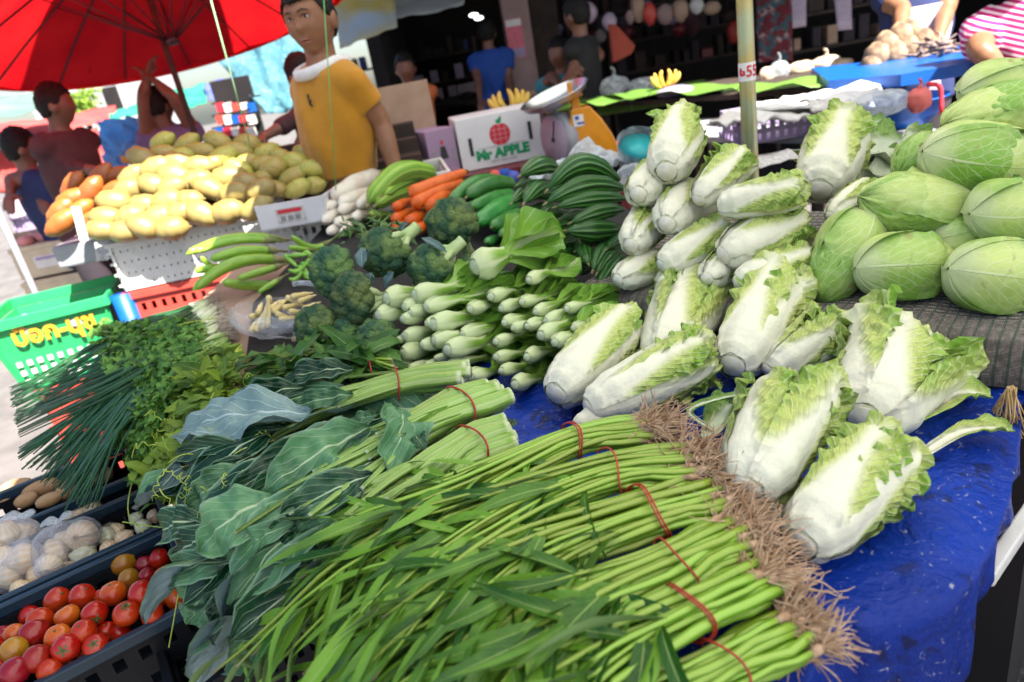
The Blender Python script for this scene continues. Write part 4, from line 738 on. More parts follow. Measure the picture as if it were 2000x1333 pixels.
loose_leaf([(1700, 870, .625), (1790, 815, .635), (1870, 770, .64), (1935, 775, .635)], 'long white ribbed loose leaf with green frilled end on blue tarpaulin', MT['napa'], 92, 3)
loose_leaf([(1780, 905, .617), (1870, 850, .622), (1930, 838, .625), (1978, 842, .622)], 'green puckered loose leaf pointing to the right edge of tarpaulin', MT['napa'], 58, 5, .5)
loose_leaf([(1665, 1000, .63), (1700, 960, .635), (1745, 925, .64), (1775, 915, .635)], 'wide frilled leaf spreading from beneath the frontmost napa cabbage', MT['napa'], 120, 17, .3, .4)
loose_leaf([(1690, 1010, .615), (1715, 990, .617), (1740, 985, .62), (1762, 1000, .615)], 'small frilly scrap of leaf on tarpaulin beside the frontmost napa cabbage', MT['napa'], 80, 8)
loose_leaf([(1380, 860, .625), (1400, 830, .63), (1420, 800, .635), (1435, 790, .64)], 'dark green bruised leaf tucked behind the spinach roots', MT['napa_dark'], 90, 9)
loose_leaf([(1405, 850, .622), (1350, 800, .66), (1500, 760, .66), (1560, 750, .66)], 'thin green leaf lying between napa cabbages', MT['napa_dark'], 30, 12)
loose_leaf([(1600, 745, .63), (1650, 720, .64), (1690, 700, .66), (1700, 670, .67)], 'yellowed crumpled leaf between small and broad napa cabbages', MT['napa_dark'], 80, 14)
# ---------------------------------------------------------------- napa cabbages stacked on the step
PN = (SF * .80 + V((0, 0, 1)) * .60).normalized(); PP = at(1206, 548, .735)
STK = [(1302, 335, 1336, 250, 112, 'round napa cabbage with frilled top, crowning the stack', 3), (1364, 392, 1445, 300, 78, 'napa cabbage with ragged green end, right of the topmost one', 7), (1246, 380, 1290, 335, 88, 'napa cabbage on the left of the stack, just under the topmost', 12), (1302, 438, 1350, 380, 92, 'napa cabbage in the heart of the stack, base facing out', 15), (1405, 404, 1575, 372, 82, 'napa cabbage with a long green leaf drooping at its right end', 20), (1232, 480, 1275, 425, 80, 'napa cabbage with a small black hole in its base', 24), (1412, 500, 1560, 425, 104, 'plump white napa cabbage lying above the lowest right one', 29), (1292, 520, 1405, 452, 80, 'slim white napa cabbage in the lower middle of the stack', 33), (1206, 548, 1290, 510, 70, 'napa cabbage at the lower left corner of the stack', 37), (1291, 556, 1345, 540, 44, 'little white base of a napa cabbage at the foot of the stack', 41), (1380, 545, 1440, 500, 72, 'napa cabbage half hidden at the foot of the stack', 45), (1440, 553, 1576, 510, 84, 'napa cabbage with feathery side, lowest right of the stack', 49)]
for k, (x0, y0, x1, y1, w, lab, sd) in enumerate(STK):
    A = onp(x0, y0, PP, PN); rr = pw(A, w) / 2; B = tipat(A, x1, y1, rr * (3.6 if k not in (0,) else 3.0)); napa(A, B, rr, lab, 'napa cabbages stacked on the step', .12 if k in (1, 4) else .05, sd, k * .7, .2 if k in (0, 1, 4, 11) else .12, 7, 2)
for (x0, y0, x1, y1, w, lab, sd) in ((1338, 486, 1400, 430, 80, 'napa cabbage wedged deep between the middle ones of the stack', 61), (1340, 418, 1400, 360, 84, 'napa cabbage seen in the gap under the topmost two', 65), (1262, 440, 1300, 400, 76, 'napa cabbage sunk in the gap at the left of the stack', 69), (1350, 560, 1400, 520, 70, 'shaded napa cabbage at the bottom gap of the stack', 73)):
    A = onp(x0, y0, PP + V((.06, .06, -.01)), PN); rr = pw(A, w) / 2; napa(A, tipat(A, x1, y1, rr * 3.2), rr, lab, 'napa cabbages stacked on the step', .05, sd, .3, .12, 6, 1)
A = onp(1600, 372, PP + V((.2, .1, 0)), PN); rr = pw(A, 128) / 2; napa(A, tipat(A, 1642, 262, rr * 2.9), rr, 'leafy napa cabbage sitting between the stack and the pointed cabbages', 'napa cabbages stacked on the step', .12, 53, .5, .2)
A = onp(1622, 424, PP + V((.12, .05, 0)), PN); rr = pw(A, 66) / 2; napa(A, tipat(A, 1700, 368, rr * 3.6), rr, 'pale napa cabbage wedged under the leafy one beside the pointed cabbages', 'napa cabbages stacked on the step', .05, 57, .2, .12)
lo = [(1690, 300, 1800, 255, 120), (1700, 335, 1830, 300, 90), (1660, 350, 1790, 335, 70), (1640, 275, 1760, 205, 60), (1760, 275, 1860, 270, 80)]
for k, (x0, y0, x1, y1, w) in enumerate(lo):
    A = onp(x0, y0, PP + V((.35, .2, 0)), PN); B = tipat(A, x1, y1, (pw(A, math.hypot(x1 - x0, y1 - y0))) * 1.1); mb = MB(); d = B - A; leaf(mb, A, d, V((-.3, -.7, .7)), d.length, pw(A, w), .5, .2, .18, 3, SH_KALE, 13, 18, seed=k)
    tag(mb.obj('loose_leaf', MT['napa_dark'], loc=A, solid=.0015), ['big dark trimmed leaf behind the leafy napa cabbage', 'yellow green trimmed leaf below the big dark one', 'flat green trimmed leaf beside the uppermost pointed cabbages', 'upright dark leaf with a torn straight edge, highest of the trimmed leaves', 'trimmed leaf touching the biggest pointed cabbage'][k], 'leaf', 'trimmed outer leaves')
# ---------------------------------------------------------------- pointed cabbages
PC = at(1770, 560, .73); PNC = (SF * .86 + V((0, 0, 1)) * .5).normalized()
CB = [(1648, 500, 200, 118, 62, 0, 'upright leaning pointed cabbage, leftmost of the cabbage pile'), (1770, 521, 200, 128, 2, 0, 'dew covered pointed cabbage in the middle of the bottom row'), (1958, 540, 215, 142, -8, 0, 'pointed cabbage at the right end of the bottom row'), (1788, 402, 218, 126, -10, .06, 'pointed cabbage resting on the two left ones of the bottom row'), (1968, 412, 150, 120, 5, .05, 'round ended cabbage at the right edge of the middle row'), (1915, 308, 228, 132, -6, .10, 'largest pointed cabbage, with a wilted brownish spot'), (1945, 222, 215, 110, 12, .16, 'ribbed green cabbage just above the largest one'), (1965, 165, 185, 95, 10, .24, 'topmost pointed cabbage at the right edge'), (1895, 470, 150, 100, 0, .10, 'shaded pointed cabbage behind the gap between the rows'), (1800, 320, 110, 110, 30, .16, 'dark green cabbage tucked left of the largest one')]
for k, (x, y, l, w, an, dp, lab) in enumerate(CB):
    c = onp(x, y, PC + V((dp * .7, dp * .7, 0)), PNC); a = rad(an); ax = (CR * math.cos(a) + CU * math.sin(a)); cabbage(c, ax if k % 3 else -ax, pw(c, l), pw(c, w) / 2 * 1.02, lab, 'pointed cabbages piled on the step', k * 3 + 2, k * 1.3, 1.0)
# ---------------------------------------------------------------- bok choy pile
PB_ = at(830, 705, .665); NB = (V((-.45, -.9, 0)).normalized() * .74 + V((0, 0, 1)) * .67).normalized()
q4 = lambda x, y: (580 + x / 2.963, 300 + y / 2.963)
BK = [(515, 840, 112, 0, 'top left'), (680, 820, 112, 0, ''), (745, 890, 92, 0, ''), (470, 940, 105, 0, ''), (620, 890, 80, 0, ''), (655, 925, 72, 0, ''), (785, 990, 112, 0, ''), (610, 960, 80, 0, ''), (955, 1050, 82, .04, ''), (750, 985, 70, 0, ''), (620, 1060, 90, 0, ''), (578, 1080, 52, 0, ''), (720, 1110, 74, 0, ''), (790, 1085, 92, 0, ''), (612, 1160, 98, 0, ''), (868, 1140, 112, -.02, ''), (802, 1185, 52, 0, ''), (560, 1240, 60, 0, ''), (650, 1245, 60, 0, ''), (880, 1215, 62, 0, ''), (745, 1225, 55, 0, '')]
its = []
for k, (x, y, w, dd, _) in enumerate(BK):
    px, py = q4(x, y); A = onp(px, py, PB_ + V((dd, dd, 0)), NB); r = pw(A, w / 2.963) / 2 * 1.22; B = tipat(A, px + 165 + U(-10, 25), py - 34 + U(-14, 10), U(.28, .33)); o = bok(A, B, r, 'bok', 'bok choy piled with their bases to the left', k + 1, 1.8); its.append((o, A))
rank(its, 'bok choy', 5, 'bok choy pile')
for (x, y, tx, ty, w, dd, lab, bl, L) in [(1025, 660, 1495, 470, 150, .06, 'large bok choy lying on top of the pile with broad pale leaves', 1.5, .27), (1340, 735, 1600, 620, 72, .10, 'small bok choy half buried at the top right of the pile', 1.3, .2), (1410, 1055, 1750, 900, 92, .0, 'bok choy in the right hand stack next to the napa cabbage, upper one', 1.3, .24), (1490, 1095, 1800, 960, 84, -.03, 'bok choy in the right hand stack next to the napa cabbage, lowest one', 1.3, .24), (1440, 975, 1850, 800, 76, .05, 'bok choy at the back of the right hand stack with a folded leaf', 1.4, .26), (1380, 920, 1700, 800, 70, .08, 'bok choy between the pile and the right hand stack', 1.4, .24), (1560, 1110, 1880, 1010, 70, -.02, 'bok choy peeping out beside the leftmost napa cabbage', 1.2, .22), (1180, 900, 1550, 780, 70, .08, 'bok choy with a wide spread leaf in the middle of the pile', 1.7, .26), (1250, 1010, 1600, 940, 60, .02, 'bok choy with ragged leaves below the spread leaf', 1.5, .24), (1150, 1180, 1500, 1120, 70, .0, 'bok choy pointing right at the foot of the pile', 1.5, .24), (1180, 1260, 1500, 1200, 70, .0, 'lowest bok choy of the pile, half under the kale stems', 1.5, .22), (1000, 1290, 1330, 1230, 90, -.02, 'bok choy lying along the kale stems, left of two', 1.7, .26), (1260, 1340, 1560, 1260, 90, -.03, 'bok choy lying along the kale stems, right of two', 1.7, .26), (1330, 1180, 1640, 1090, 80, .0, 'bok choy between the pile and the closed napa cabbage', 1.7, .26), (1120, 830, 1430, 740, 80, .07, 'bok choy lying under the large topmost one', 1.9, .28), (1300, 860, 1620, 790, 70, .07, 'bok choy with upright leaf below the gourds', 1.9, .28), (1200, 980, 1540, 900, 70, .03, 'bok choy sunk in the middle of the pile, leaves over the right stack', 2.0, .30), (1330, 1000, 1700, 930, 66, .03, 'bok choy behind the upper one of the right hand stack', 1.9, .28), (1150, 1090, 1480, 1010, 70, .0, 'bok choy whose leaves rest on the lower right of the pile', 1.9, .28), (1000, 900, 1330, 820, 80, .05, 'bok choy near the top of the pile with long outer leaves', 1.9, .28), (1560, 900, 1850, 830, 66, .05, 'bok choy nearest the woven step', 1.7, .24), (1600, 1010, 1900, 960, 66, .0, 'bok choy between right hand stack and woven step', 1.7, .22)]:
    px, py = q4(x, y); A = onp(px, py, PB_ + V((dd, dd, 0)), NB); B = tipat(A, *q4(tx, ty), L); bok(A, B, pw(A, w / 2.963) / 2 * 1.25, lab, 'bok choy piled with their bases to the left', int(x) % 97, bl)
# ---------------------------------------------------------------- broccoli
PR = at(650, 655, .70); NR = (V((-.2, -.95, 0)).normalized() * .70 + V((0, 0, 1)) * .71).normalized()
BR = [(215, 690, 218, 320, (.5, .6, -.6), 0, 'tall broccoli head, leftmost of the upper ones', None), (345, 850, 240, 350, (.8, .3, -.2), -.03, 'large broccoli head at the front centre of the heap with pale stalk to the right', None), (520, 570, 250, 260, (.7, .5, .3), .06, 'rounded broccoli head in the middle of the heap under a blue leaf', None), (900, 410, 250, 250, (.2, .4, -.8), .12, 'browning broccoli head sitting highest, next to the carrots', None), (790, 655, 235, 235, (.85, .3, .45), .05, 'broccoli head with a long pale stalk pointing up right', None), (125, 1010, 215, 240, (.3, .8, -.4), -.02, 'broccoli head at the lower left beside the baby corn', None), (295, 1050, 165, 200, (.3, .8, -.4), 0, 'small dark broccoli head between the two lowest', None), (465, 1080, 220, 210, (.3, .8, -.4), -.02, 'broccoli head at the lower right beside the bok choy bases', None), (985, 650, 90, 120, (.3, .8, -.3), .1, 'broccoli mostly hidden behind the long pale stalk', None)]
for k, (x, y, w, h, st, dd, lab, lf) in enumerate(BR):
    c = onp(*q4(x, y), PR + V((dd, dd, 0)), NR); rx = pw(c, w / 2.963) / 2 / 1.12; broccoli(c, rx, rx * min(1.3, h / w), V(st), lab, 'broccoli heads in a heap', k * 5 + 2)
for k, (x, y, tx, ty, w) in enumerate([(380, 660, 360, 540, 80), (430, 690, 410, 760, 70), (560, 690, 490, 760, 70), (720, 490, 870, 540, 50), (600, 450, 630, 390, 40), (140, 950, 240, 915, 60), (420, 560, 380, 600, 50)]):
    A = onp(*q4(x, y), PR - V((.03, .05, -.01)), NR); B = A + (CR * (tx - x) - CU * (ty - y)) * (depth(A) / F_PX / 2.963); mb = MB(); d = B - A; leaf(mb, A, d, V((U(-.4, .4), -.6, .7)), d.length * 1.1, pw(A, w / 2.963), .7, .35, .15, 2, SH_KALE, seed=k)
    tag(mb.obj('broccoli_leaf', MT['broc_leaf'], loc=A, solid=.001), ['bluish broccoli leaf standing up between the upper heads', 'folded bluish leaf above the front centre head', 'blue grey leaf by the pale stalk of the front centre head', 'blue leaf in front of the highest broccoli', 'small upright blue leaf by the carrots', 'pale blue leaf on the lower left head', 'curled leaf between the upper heads'][k], 'leaf', 'loose broccoli leaves')
# ---------------------------------------------------------------- long fruit at the back, each from its two ends in the photograph
def long_fruit(name, lab, cat, grp, x0, y0, x1, y1, w, A, L, prof, mat, bow=0, lump=.03, ns=14, nv=20, parts=None, far=True, seed=0):
    B = tipat(A, x1, y1, L, far); r = pw(A.lerp(B, .4), w) / 2; path = arc(A, B, bow, nv); rf = prof if callable(prof) else prof
    fn = lathe_r(rf, r, lump, seed); pp = parts(path, r) if parts else ()
    return solid_fruit(name, lab, cat, grp, path, fn, mat, ns, parts=pp, w=U(0, 1)), (A + B) / 2
UPR = V((0, 0, 1))
PD = at(640, 455, .74); ND = (V((-.1, -.99, 0)).normalized() * .62 + UPR * .78).normalized(); its = []
for k, (x, y, tx, ty, w, L) in enumerate([(648, 388, 748, 340, 42, .34), (662, 400, 742, 372, 34, .30), (634, 408, 716, 388, 28, .28), (662, 414, 730, 400, 26, .26), (700, 405, 745, 388, 26, .2), (630, 434, 700, 415, 26, .26), (655, 438, 715, 424, 28, .26), (692, 428, 730, 412, 28, .24), (640, 456, 700, 440, 25, .26), (668, 458, 712, 446, 24, .2)]):
    A = onp(x, y, PD, ND)
    def dp(path, r): 
        def top(b):
            d = (path[-1] - path[-2]).normalized(); b.tube([path[-1] - d * .012, path[-1] + d * .006, path[-1] + d * .02], [r * .5, r * .42, r * .2], 10)
        return (('leaf_stub', MT['bottle'], top),)
    o, c = long_fruit('daikon', 'daikon', 'radish', 'white radishes in a stack', x, y, tx, ty, w, A, L, P_DAI, MT['daikon'], U(.0, .02), .06, parts=dp, seed=k); its.append((o, c))
rank(its, 'white radish', 4, 'radish stack')
for k, (x, y, tx, ty, w, L, bw, lab) in enumerate([(719, 400, 852, 344, 42, .40, .07, 'long arched light green striped gourd lying over the others'), (735, 402, 803, 372, 30, .24, .01, 'short light green striped gourd below the arched one'), (722, 420, 765, 424, 22, .18, .0, 'stubby light green gourd end beside the radishes'), (748, 384, 822, 356, 28, .3, .02, 'light green striped gourd under the arched one, next to the carrots')]):
    A = onp(x, y, PD + V((.0, -.08, 0)), ND)
    def gp(path, r):
        return (('stem_stub', MT['calyx'], lambda b: b.tube([path[0], path[0] + (path[0] - path[1]).normalized() * .02], [r * .25, r * .2], 8)),)
    long_fruit('striped_gourd', lab, 'gourd', 'light green striped gourds', x, y, tx, ty, w, A, L, P_CUC, MT['bottle'], bw, .04, 18, parts=gp, seed=k)
its = []
for k, (x, y, tx, ty, w, L) in enumerate([(800, 381, 912, 335, 30, .30), (806, 402, 906, 353, 27, .30), (838, 406, 884, 370, 27, .24), (772, 406, 808, 391, 20, .2), (770, 430, 812, 410, 21, .2), (797, 436, 852, 410, 26, .24), (814, 450, 850, 432, 22, .2), (772, 447, 808, 430, 22, .2), (840, 436, 880, 410, 24, .2)]):
    A = onp(x, y, PD + V((.0, -.2, 0)), ND); o, c = long_fruit('carrot', 'carrot', 'carrot', 'carrots in a stack', x, y, tx, ty, w, A, L, P_CARROT, MT['carrot'], U(0, .006), .05, 14, seed=k, parts=lambda path, r: (('crown_end', MT['stalk'], lambda b: b.tube([path[-1] - (path[-1] - path[-2]) * .3, path[-1] + (path[-1] - path[-2]).normalized() * .004], [r * .34, r * .2], 8)),)); its.append((o, c))
rank(its, 'orange carrot', 3, 'carrot stack')
its = []
for k, (x, y, tx, ty, w, L, bw) in enumerate([(876, 400, 972, 352, 28, .32, .03), (911, 386, 1006, 362, 30, .32, .03), (918, 407, 1004, 378, 26, .30, .01), (932, 438, 1008, 392, 38, .32, .01), (961, 444, 1014, 416, 30, .28, .0), (978, 460, 1018, 436, 26, .26, 0), (988, 474, 1022, 456, 24, .24, 0), (950, 474, 985, 466, 24, .22, 0), (900, 420, 930, 400, 26, .3, 0)]):
    A = onp(x, y, PD + V((.0, -.36, 0)), ND); o, c = long_fruit('cucumber', 'cucumber', 'cucumber', 'green cucumbers in a stack', x, y, tx, ty, w, A, L, P_CUC, MT['cuke'], bw, .03, 14, seed=k, parts=lambda path, r: (('stem_stub', MT['calyx'], lambda b: b.tube([path[0], path[0] + (path[0] - path[1]).normalized() * .012], [r * .2, r * .15], 8)),)); its.append((o, c))
rank(its, 'green cucumber', 3, 'cucumber stack')
q5 = lambda x, y: (980 + x / 4.165, 280 + y / 4.165)
PG = at(1190, 520, .73); NG = (V((-.25, -.95, 0)).normalized() * .80 + UPR * .6).normalized(); its = []
RG = [(150, 265, 470, 215, 125, .02), (370, 385, 960, 300, 132, .06), (360, 490, 1000, 370, 142, .03), (180, 490, 400, 370, 122, .02), (440, 520, 1010, 450, 112, .01), (560, 650, 1000, 540, 112, .01), (520, 715, 980, 695, 150, .0), (80, 490, 260, 390, 85, .01), (275, 655, 450, 520, 85, .01), (385, 565, 560, 585, 62, 0), (325, 695, 640, 620, 95, .0), (115, 620, 280, 560, 95, 0), (705, 985, 620, 800, 120, .0), (740, 1040, 880, 810, 112, .01), (775, 1060, 960, 870, 95, .01), (775, 1180, 990, 920, 120, .01), (460, 820, 620, 790, 95, 0), (105, 715, 260, 665, 85, 0), (20, 810, 210, 760, 90, 0), (115, 355, 260, 320, 80, 0), (860, 860, 1010, 700, 100, 0), (600, 880, 760, 800, 90, 0), (480, 900, 640, 880, 90, 0), (640, 1060, 720, 960, 90, 0), (300, 420, 520, 380, 110, 0), (480, 620, 700, 590, 100, 0), (640, 780, 900, 760, 110, 0), (200, 560, 420, 520, 100, 0), (380, 760, 600, 720, 100, 0), (820, 940, 1000, 800, 100, 0), (250, 760, 460, 740, 95, 0), (700, 480, 960, 400, 110, 0)]
for k, (x, y, tx, ty, w, bw) in enumerate(RG):
    A = onp(*q5(x, y), PG + V((.0, .05 if k > 15 else 0, 0)), NG); px_len = math.hypot(tx - x, ty - y) / 4.165; L = max(.17, pw(A, px_len) * 1.1); B = tipat(A, *q5(tx, ty), L); r = pw(A.lerp(B, .4), w / 4.165) / 2 * 1.2; path = arc(A, B, bw, 22)
    fn = lambda t, a, r=r, s=k: r * P_RIDGE(t) * (1 + .085 * math.cos(10 * a) * ss(.03, .3, t) * ss(1, .8, t) + .03 * nz((t * 4, s, 0), 1))
    o = solid_fruit('ridged_gourd', 'ridged gourd', 'gourd', 'dark green ridged gourds in a stack', path, fn, MT['ridge'], 40, parts=(('blossom_end', MT['calyx'], lambda b, p=path, r=r: b.tube([p[0] + (p[1] - p[0]) * .3, p[0] + (p[0] - p[1]).normalized() * .012], [r * .16, r * .10], 8)),), w=.5); its.append((o, (A + B) / 2))
rank(its, 'dark green ridged gourd', 5, 'gourd stack')
q6 = lambda x, y: (350 + x / 4.937, 430 + y / 4.937)
PE = at(420, 590, .68); NE = (V((.2, -.95, 0)).normalized() * .66 + UPR * .75).normalized(); its = []
for k, (x, y, tx, ty, w, bw) in enumerate([(60, 335, 960, 180, 95, .03), (140, 315, 900, 200, 85, .02), (295, 385, 910, 295, 105, .015), (130, 685, 1000, 390, 125, .045), (555, 570, 960, 445, 85, .0), (410, 595, 900, 615, 105, -.01), (760, 705, 970, 570, 62, .0), (150, 490, 420, 450, 85, 0), (205, 350, 420, 470, 62, -.02), (1075, 150, 1420, 225, 72, -.03), (1050, 265, 1260, 290, 62, 0)]):
    A = onp(*q6(x, y), PE, NE); L = pw(A, math.hypot(tx - x, ty - y) / 4.937) * 1.1
    def ep(path, r): return (('calyx', MT['calyx'], lambda b: b.tube([path[-1].lerp(path[-4], .8), path[-1], path[-1] + (path[-1] - path[-2]).normalized() * .02, path[-1] + (path[-1] - path[-2]).normalized() * .06], [r * .93, r * .7, r * .28, r * .2], 10)),)
    o, c = long_fruit('green_eggplant', 'eggplant', 'eggplant', 'long green eggplants in a pile', *q6(x, y), *q6(tx, ty), w / 4.937, A, L, P_EGG, MT['egg'], bw, .04, 14, parts=ep, seed=k); its.append((o, c))
rank(its, 'long light green eggplant', 4, 'eggplant pile')
its = []
for k in range(16):
    x, y = U(980, 1330), U(300, 560); a = U(-.8, .6); l = U(130, 240); A = onp(*q6(x, y), PE + V((.0, -.02, 0)), NE); B = A + (CR * math.cos(a) + CU * math.sin(a)) * pw(A, l / 4.937); mb_r = pw(A, 50 / 4.937) / 2; pth = arc(A, B, U(-.03, .03), 12, CU)
    o = solid_fruit('green_chilli', 'chilli', 'chilli', 'green chillies beside the broccoli', pth, lathe_r(tab([0, .1, .4, .8, 1], [.1, .6, 1, .8, .3]), mb_r), MT['chili'], 9, parts=(('stem', MT['calyx'], lambda b, p=pth, r=mb_r: b.tube([p[-1], p[-1] + (p[-1] - p[-2]).normalized() * .02], r * .25, 6)),)); its.append((o, (A + B) / 2))
rank(its, 'green chilli', 4, 'chillies by broccoli')
# small leafy chillies between radishes and broccoli
A = onp(720, 440, PR + V((0, .2, 0)), NR); T = thing('chilli_heap', 'little heap of small dark green chillies and leaves between radishes and broccoli', 'chillies', A); mb = MB(); lb = MB()
for k in range(90):
    p = onp(U(668, 800), U(432, 472), PR + V((0, .2, 0)), NR) + UPR * U(-.01, .015); d = V((U(-1, 1), U(-1, 1), U(-.3, .5))).normalized()
    if k % 3: mb.tube([p, p + d * .02, p + d * .045], [.0015, .0035, .001], 6)
    else: leaf(lb, p, d, V((0, -.4, 1)), U(.03, .06), U(.012, .022), .6, .3, .1, 1, SH_LANCE, 5, 7)
o = mb.obj('chillies', MT['spin'], T); o['kind'] = 'stuff'; lb.obj('leaves', MT['dkleaf'], T)
# ---------------------------------------------------------------- baby corn in its open bag
PCN = at(560, 650, .655); NCN = (V((0, -.8, 0)) + UPR * 1.0).normalized(); its = []
CN = [(690, 1080, 760, 950), (740, 1080, 800, 900), (800, 1060, 860, 760), (850, 1040, 870, 770), (680, 935, 860, 905), (900, 900, 1060, 740), (930, 900, 1130, 980), (960, 960, 1200, 930), (1030, 740, 1250, 860), (1060, 880, 1270, 900), (1150, 790, 1330, 720), (1080, 740, 1300, 700), (880, 860, 980, 770), (1200, 860, 1370, 790), (860, 740, 900, 880), (960, 810, 1100, 760), (1000, 850, 1200, 800), (1100, 1150, 1250, 1180), (760, 900, 800, 790), (1230, 940, 1380, 830)]
for k, (x, y, tx, ty) in enumerate(CN):
    A = onp(*q6(x, y), PCN + UPR * U(0, .012), NCN); L = min(.11, max(.07, pw(A, math.hypot(tx - x, ty - y) / 4.937))); B = tipat(A, *q6(tx, ty), L); r = pw(A, 58 / 4.937) / 2; p = arc(A, B, 0, 10); o = tag(MB().tube(p, lambda t, a: r * tab([0, .1, .5, .9, 1], [.75, 1, .85, .35, .05])(t) * (1 + .05 * math.sin(t * 70)), 12).obj('baby_corn', MT['corn'], loc=A), 'corn', 'baby corn', 'baby corn cobs in the open bag'); its.append((o, (A + B) / 2))
rank(its, 'peeled baby corn cob', 4, 'corn bag')
pts = [(onp(*q6(x, y), PCN, NCN), .045) for x, y in ((760, 1000), (900, 980), (1050, 920), (1180, 900))]; c = onp(*q6(960, 960), PCN, NCN) - UPR * .02; mb = MB(); rows = []
for i in range(9):
    t = i / 8; row = []
    for j in range(40):
        a = 2 * PI * j / 40; rr = lerp(.07, 1.0, ss(0, .8, t)); d = CR * (math.cos(a) * .135) + V((.0, 1, 0)) * (math.sin(a) * .115); row.append(c + d * rr * (1 + .10 * nz((math.cos(a) * 2, math.sin(a) * 2, t), 1.6, 4)) + UPR * (-.035 + .085 * t ** 1.5 + .015 * nz((a, t * 3, 1), 2)))
    rows.append(row)
T = thing('plastic_bag', 'open clear plastic bag holding peeled baby corn', 'bag', c); mb.grid(rows, True); mb.obj('film', MT['film'], T)
fl = MB(); b0 = onp(600, 650, PCN - V((0, .03, 0)), NCN); n_ = 12; fl.grid([[b0 + CR * ((i / n_ - .5) * .26) + (UPR * .045 + V((0, .03, 0))) * (j / 6) - V((0, .03, 0)) * (j / 6) ** 2 + UPR * (.012 * nz((i * .5, j * .5, 2), 1)) + V((0, -1, 0)) * (.02 * math.sin(j / 6 * PI) + .012 * nz((i * .7, j, 5), 1)) for i in range(n_ + 1)] for j in range(7)]); fl.obj('front_fold', MT['film_o'], T)
tg_ = MB(); p = onp(*q6(1100, 620), PCN + V((0, .1, 0)), NCN); q2 = onp(*q6(1310, 620), PCN + V((0, .1, 0)), NCN); tg_.tube(arc(p, q2, .004, 8), pw(p, 50 / 4.937) / 2, 10); tg_.obj('rolled_edge', MT['film_o'], T)
# ---------------------------------------------------------------- herbs on the left
def herb_bundle(name, label, cat, group, roots, n, mid, tips, r, stemmat, leafm, leaves, seed, whiteroot=False, leafL=(.02, .035), leafW=.9, band=None, rootmat=None, lw=1.0):
    """stems run from the root patch through mid to the tip patch; pixels with heights"""
    R = random.Random(seed); T = thing(name, label, cat, at(*roots[0]), group); sm = MB(); lm = MB(); wm = MB(); rm = MB()
    for k in range(n):
        f = lambda S_: (lambda a, b, u: (lerp(a[0], b[0], u), lerp(a[1], b[1], u), lerp(a[2], b[2], u)))(S_[0], S_[1], R.random())
        u = R.random(); pick = lambda S_, u: at(*(lerp(S_[0][i], S_[1][i], min(1, max(0, u + R.uniform(-.22, .22)))) for i in range(3)))
        A, M, B = pick(roots, u), pick(mid, u), pick(tips, u); A, M, B = (p + V((0, 0, R.uniform(-.014, .014))) for p in (A, M, B)); pts = catmull([A, M, B], 12); rr = r * R.uniform(.6, 1.2)
        sm.tube(pts, [rr * lerp(1, .35, i / 11) for i in range(12)], 6, w=R.random())
        if whiteroot: wm.tube([A - (pts[1] - A) * .02, A + (pts[1] - A) * .5, pts[1] + (pts[2] - pts[1]) * .3], [rr * 1.3, rr * 1.2, rr * 1.02], 7)
        for m in range(leaves):
            i = int(R.uniform(3 if leaves > 3 else 4, 10.9)); p = pts[i].lerp(pts[i + 1], R.random()); p = p + V((R.uniform(-1, 1), R.uniform(-1, 1), R.uniform(-.6, 1))) * .018; d = V((R.uniform(-1, 1), R.uniform(-1, 1), R.uniform(-.6, .7))); L = R.uniform(*leafL)
            nn = V((R.uniform(-.6, .6), R.uniform(-.9, .3), 1))
            for e in ((0, .9, -.9) if leafL[1] < .05 else (0,)): dd = Matrix.Rotation(e, 3, nn.normalized()) @ d; leaf(lm, p, dd, nn, L * (1 if e == 0 else .8), L * leafW * (.55 if e else .7), R.uniform(.2, 1.2), .2, .2, 1.5, SH_LOBE, 3 if leafL[1] < .05 else 5, 4 if leafL[1] < .05 else 6, R.random(), seed=k + m)
        if rootmat:
            for m in range(5): d = (A - pts[1]).normalized() + V((R.uniform(-1, 1), R.uniform(-1, 1), R.uniform(-.5, .5))) * .7; rm.tube(catmull([A, A + d * .025, A + d * .05 + V((0, 0, -.01))], 5), [.0012, .001, .0009, .0007, .0004], 4, False)
    sm.obj('stems', stemmat, T)
    if leaves: lm.obj('leaves', leafm, T)
    if whiteroot: wm.obj('white_ends', MT['scal_w'], T)
    if rootmat: rm.obj('roots', rootmat, T)
    if band:
        p, q_ = at(*band[0]), at(*band[1]); bb = MB(); m = (p + q_) / 2; h = (p - q_).length / 2; d1 = (p - q_).normalized(); bb.tube([m + d1 * (math.cos(a) * h) + UPR * (math.sin(a) * .014) for a in [2 * PI * i / 20 for i in range(21)]], .0016, 6, False); bb.obj('rubber_band', MT['band'], T)
    return T, R
MT['rootgrey'] = PM('root_grey', (.40, .33, .26), (.55, .48, .40), 60, .8)
herb_bundle('spring_onion_bunch', 'spring onion bunch at the back, white roots near the eggplants', 'spring onions', 'bunches of spring onions', [(400, 590, .66), (425, 625, .66)], 70, [(250, 640, .69), (270, 740, .70)], [(20, 760, .60), (40, 850, .57)], .0050, MT['scal'], None, 0, 3, True, rootmat=MT['rootgrey'])
herb_bundle('spring_onion_bunch', 'spring onion bunch in front, dark leaves hanging over the potato crate', 'spring onions', 'bunches of spring onions', [(420, 640, .66), (435, 660, .66)], 120, [(250, 735, .67), (270, 800, .67)], [(40, 880, .56), (190, 1000, .52)], .0050, MT['scal'], None, 0, 4, True, rootmat=MT['rootgrey'])
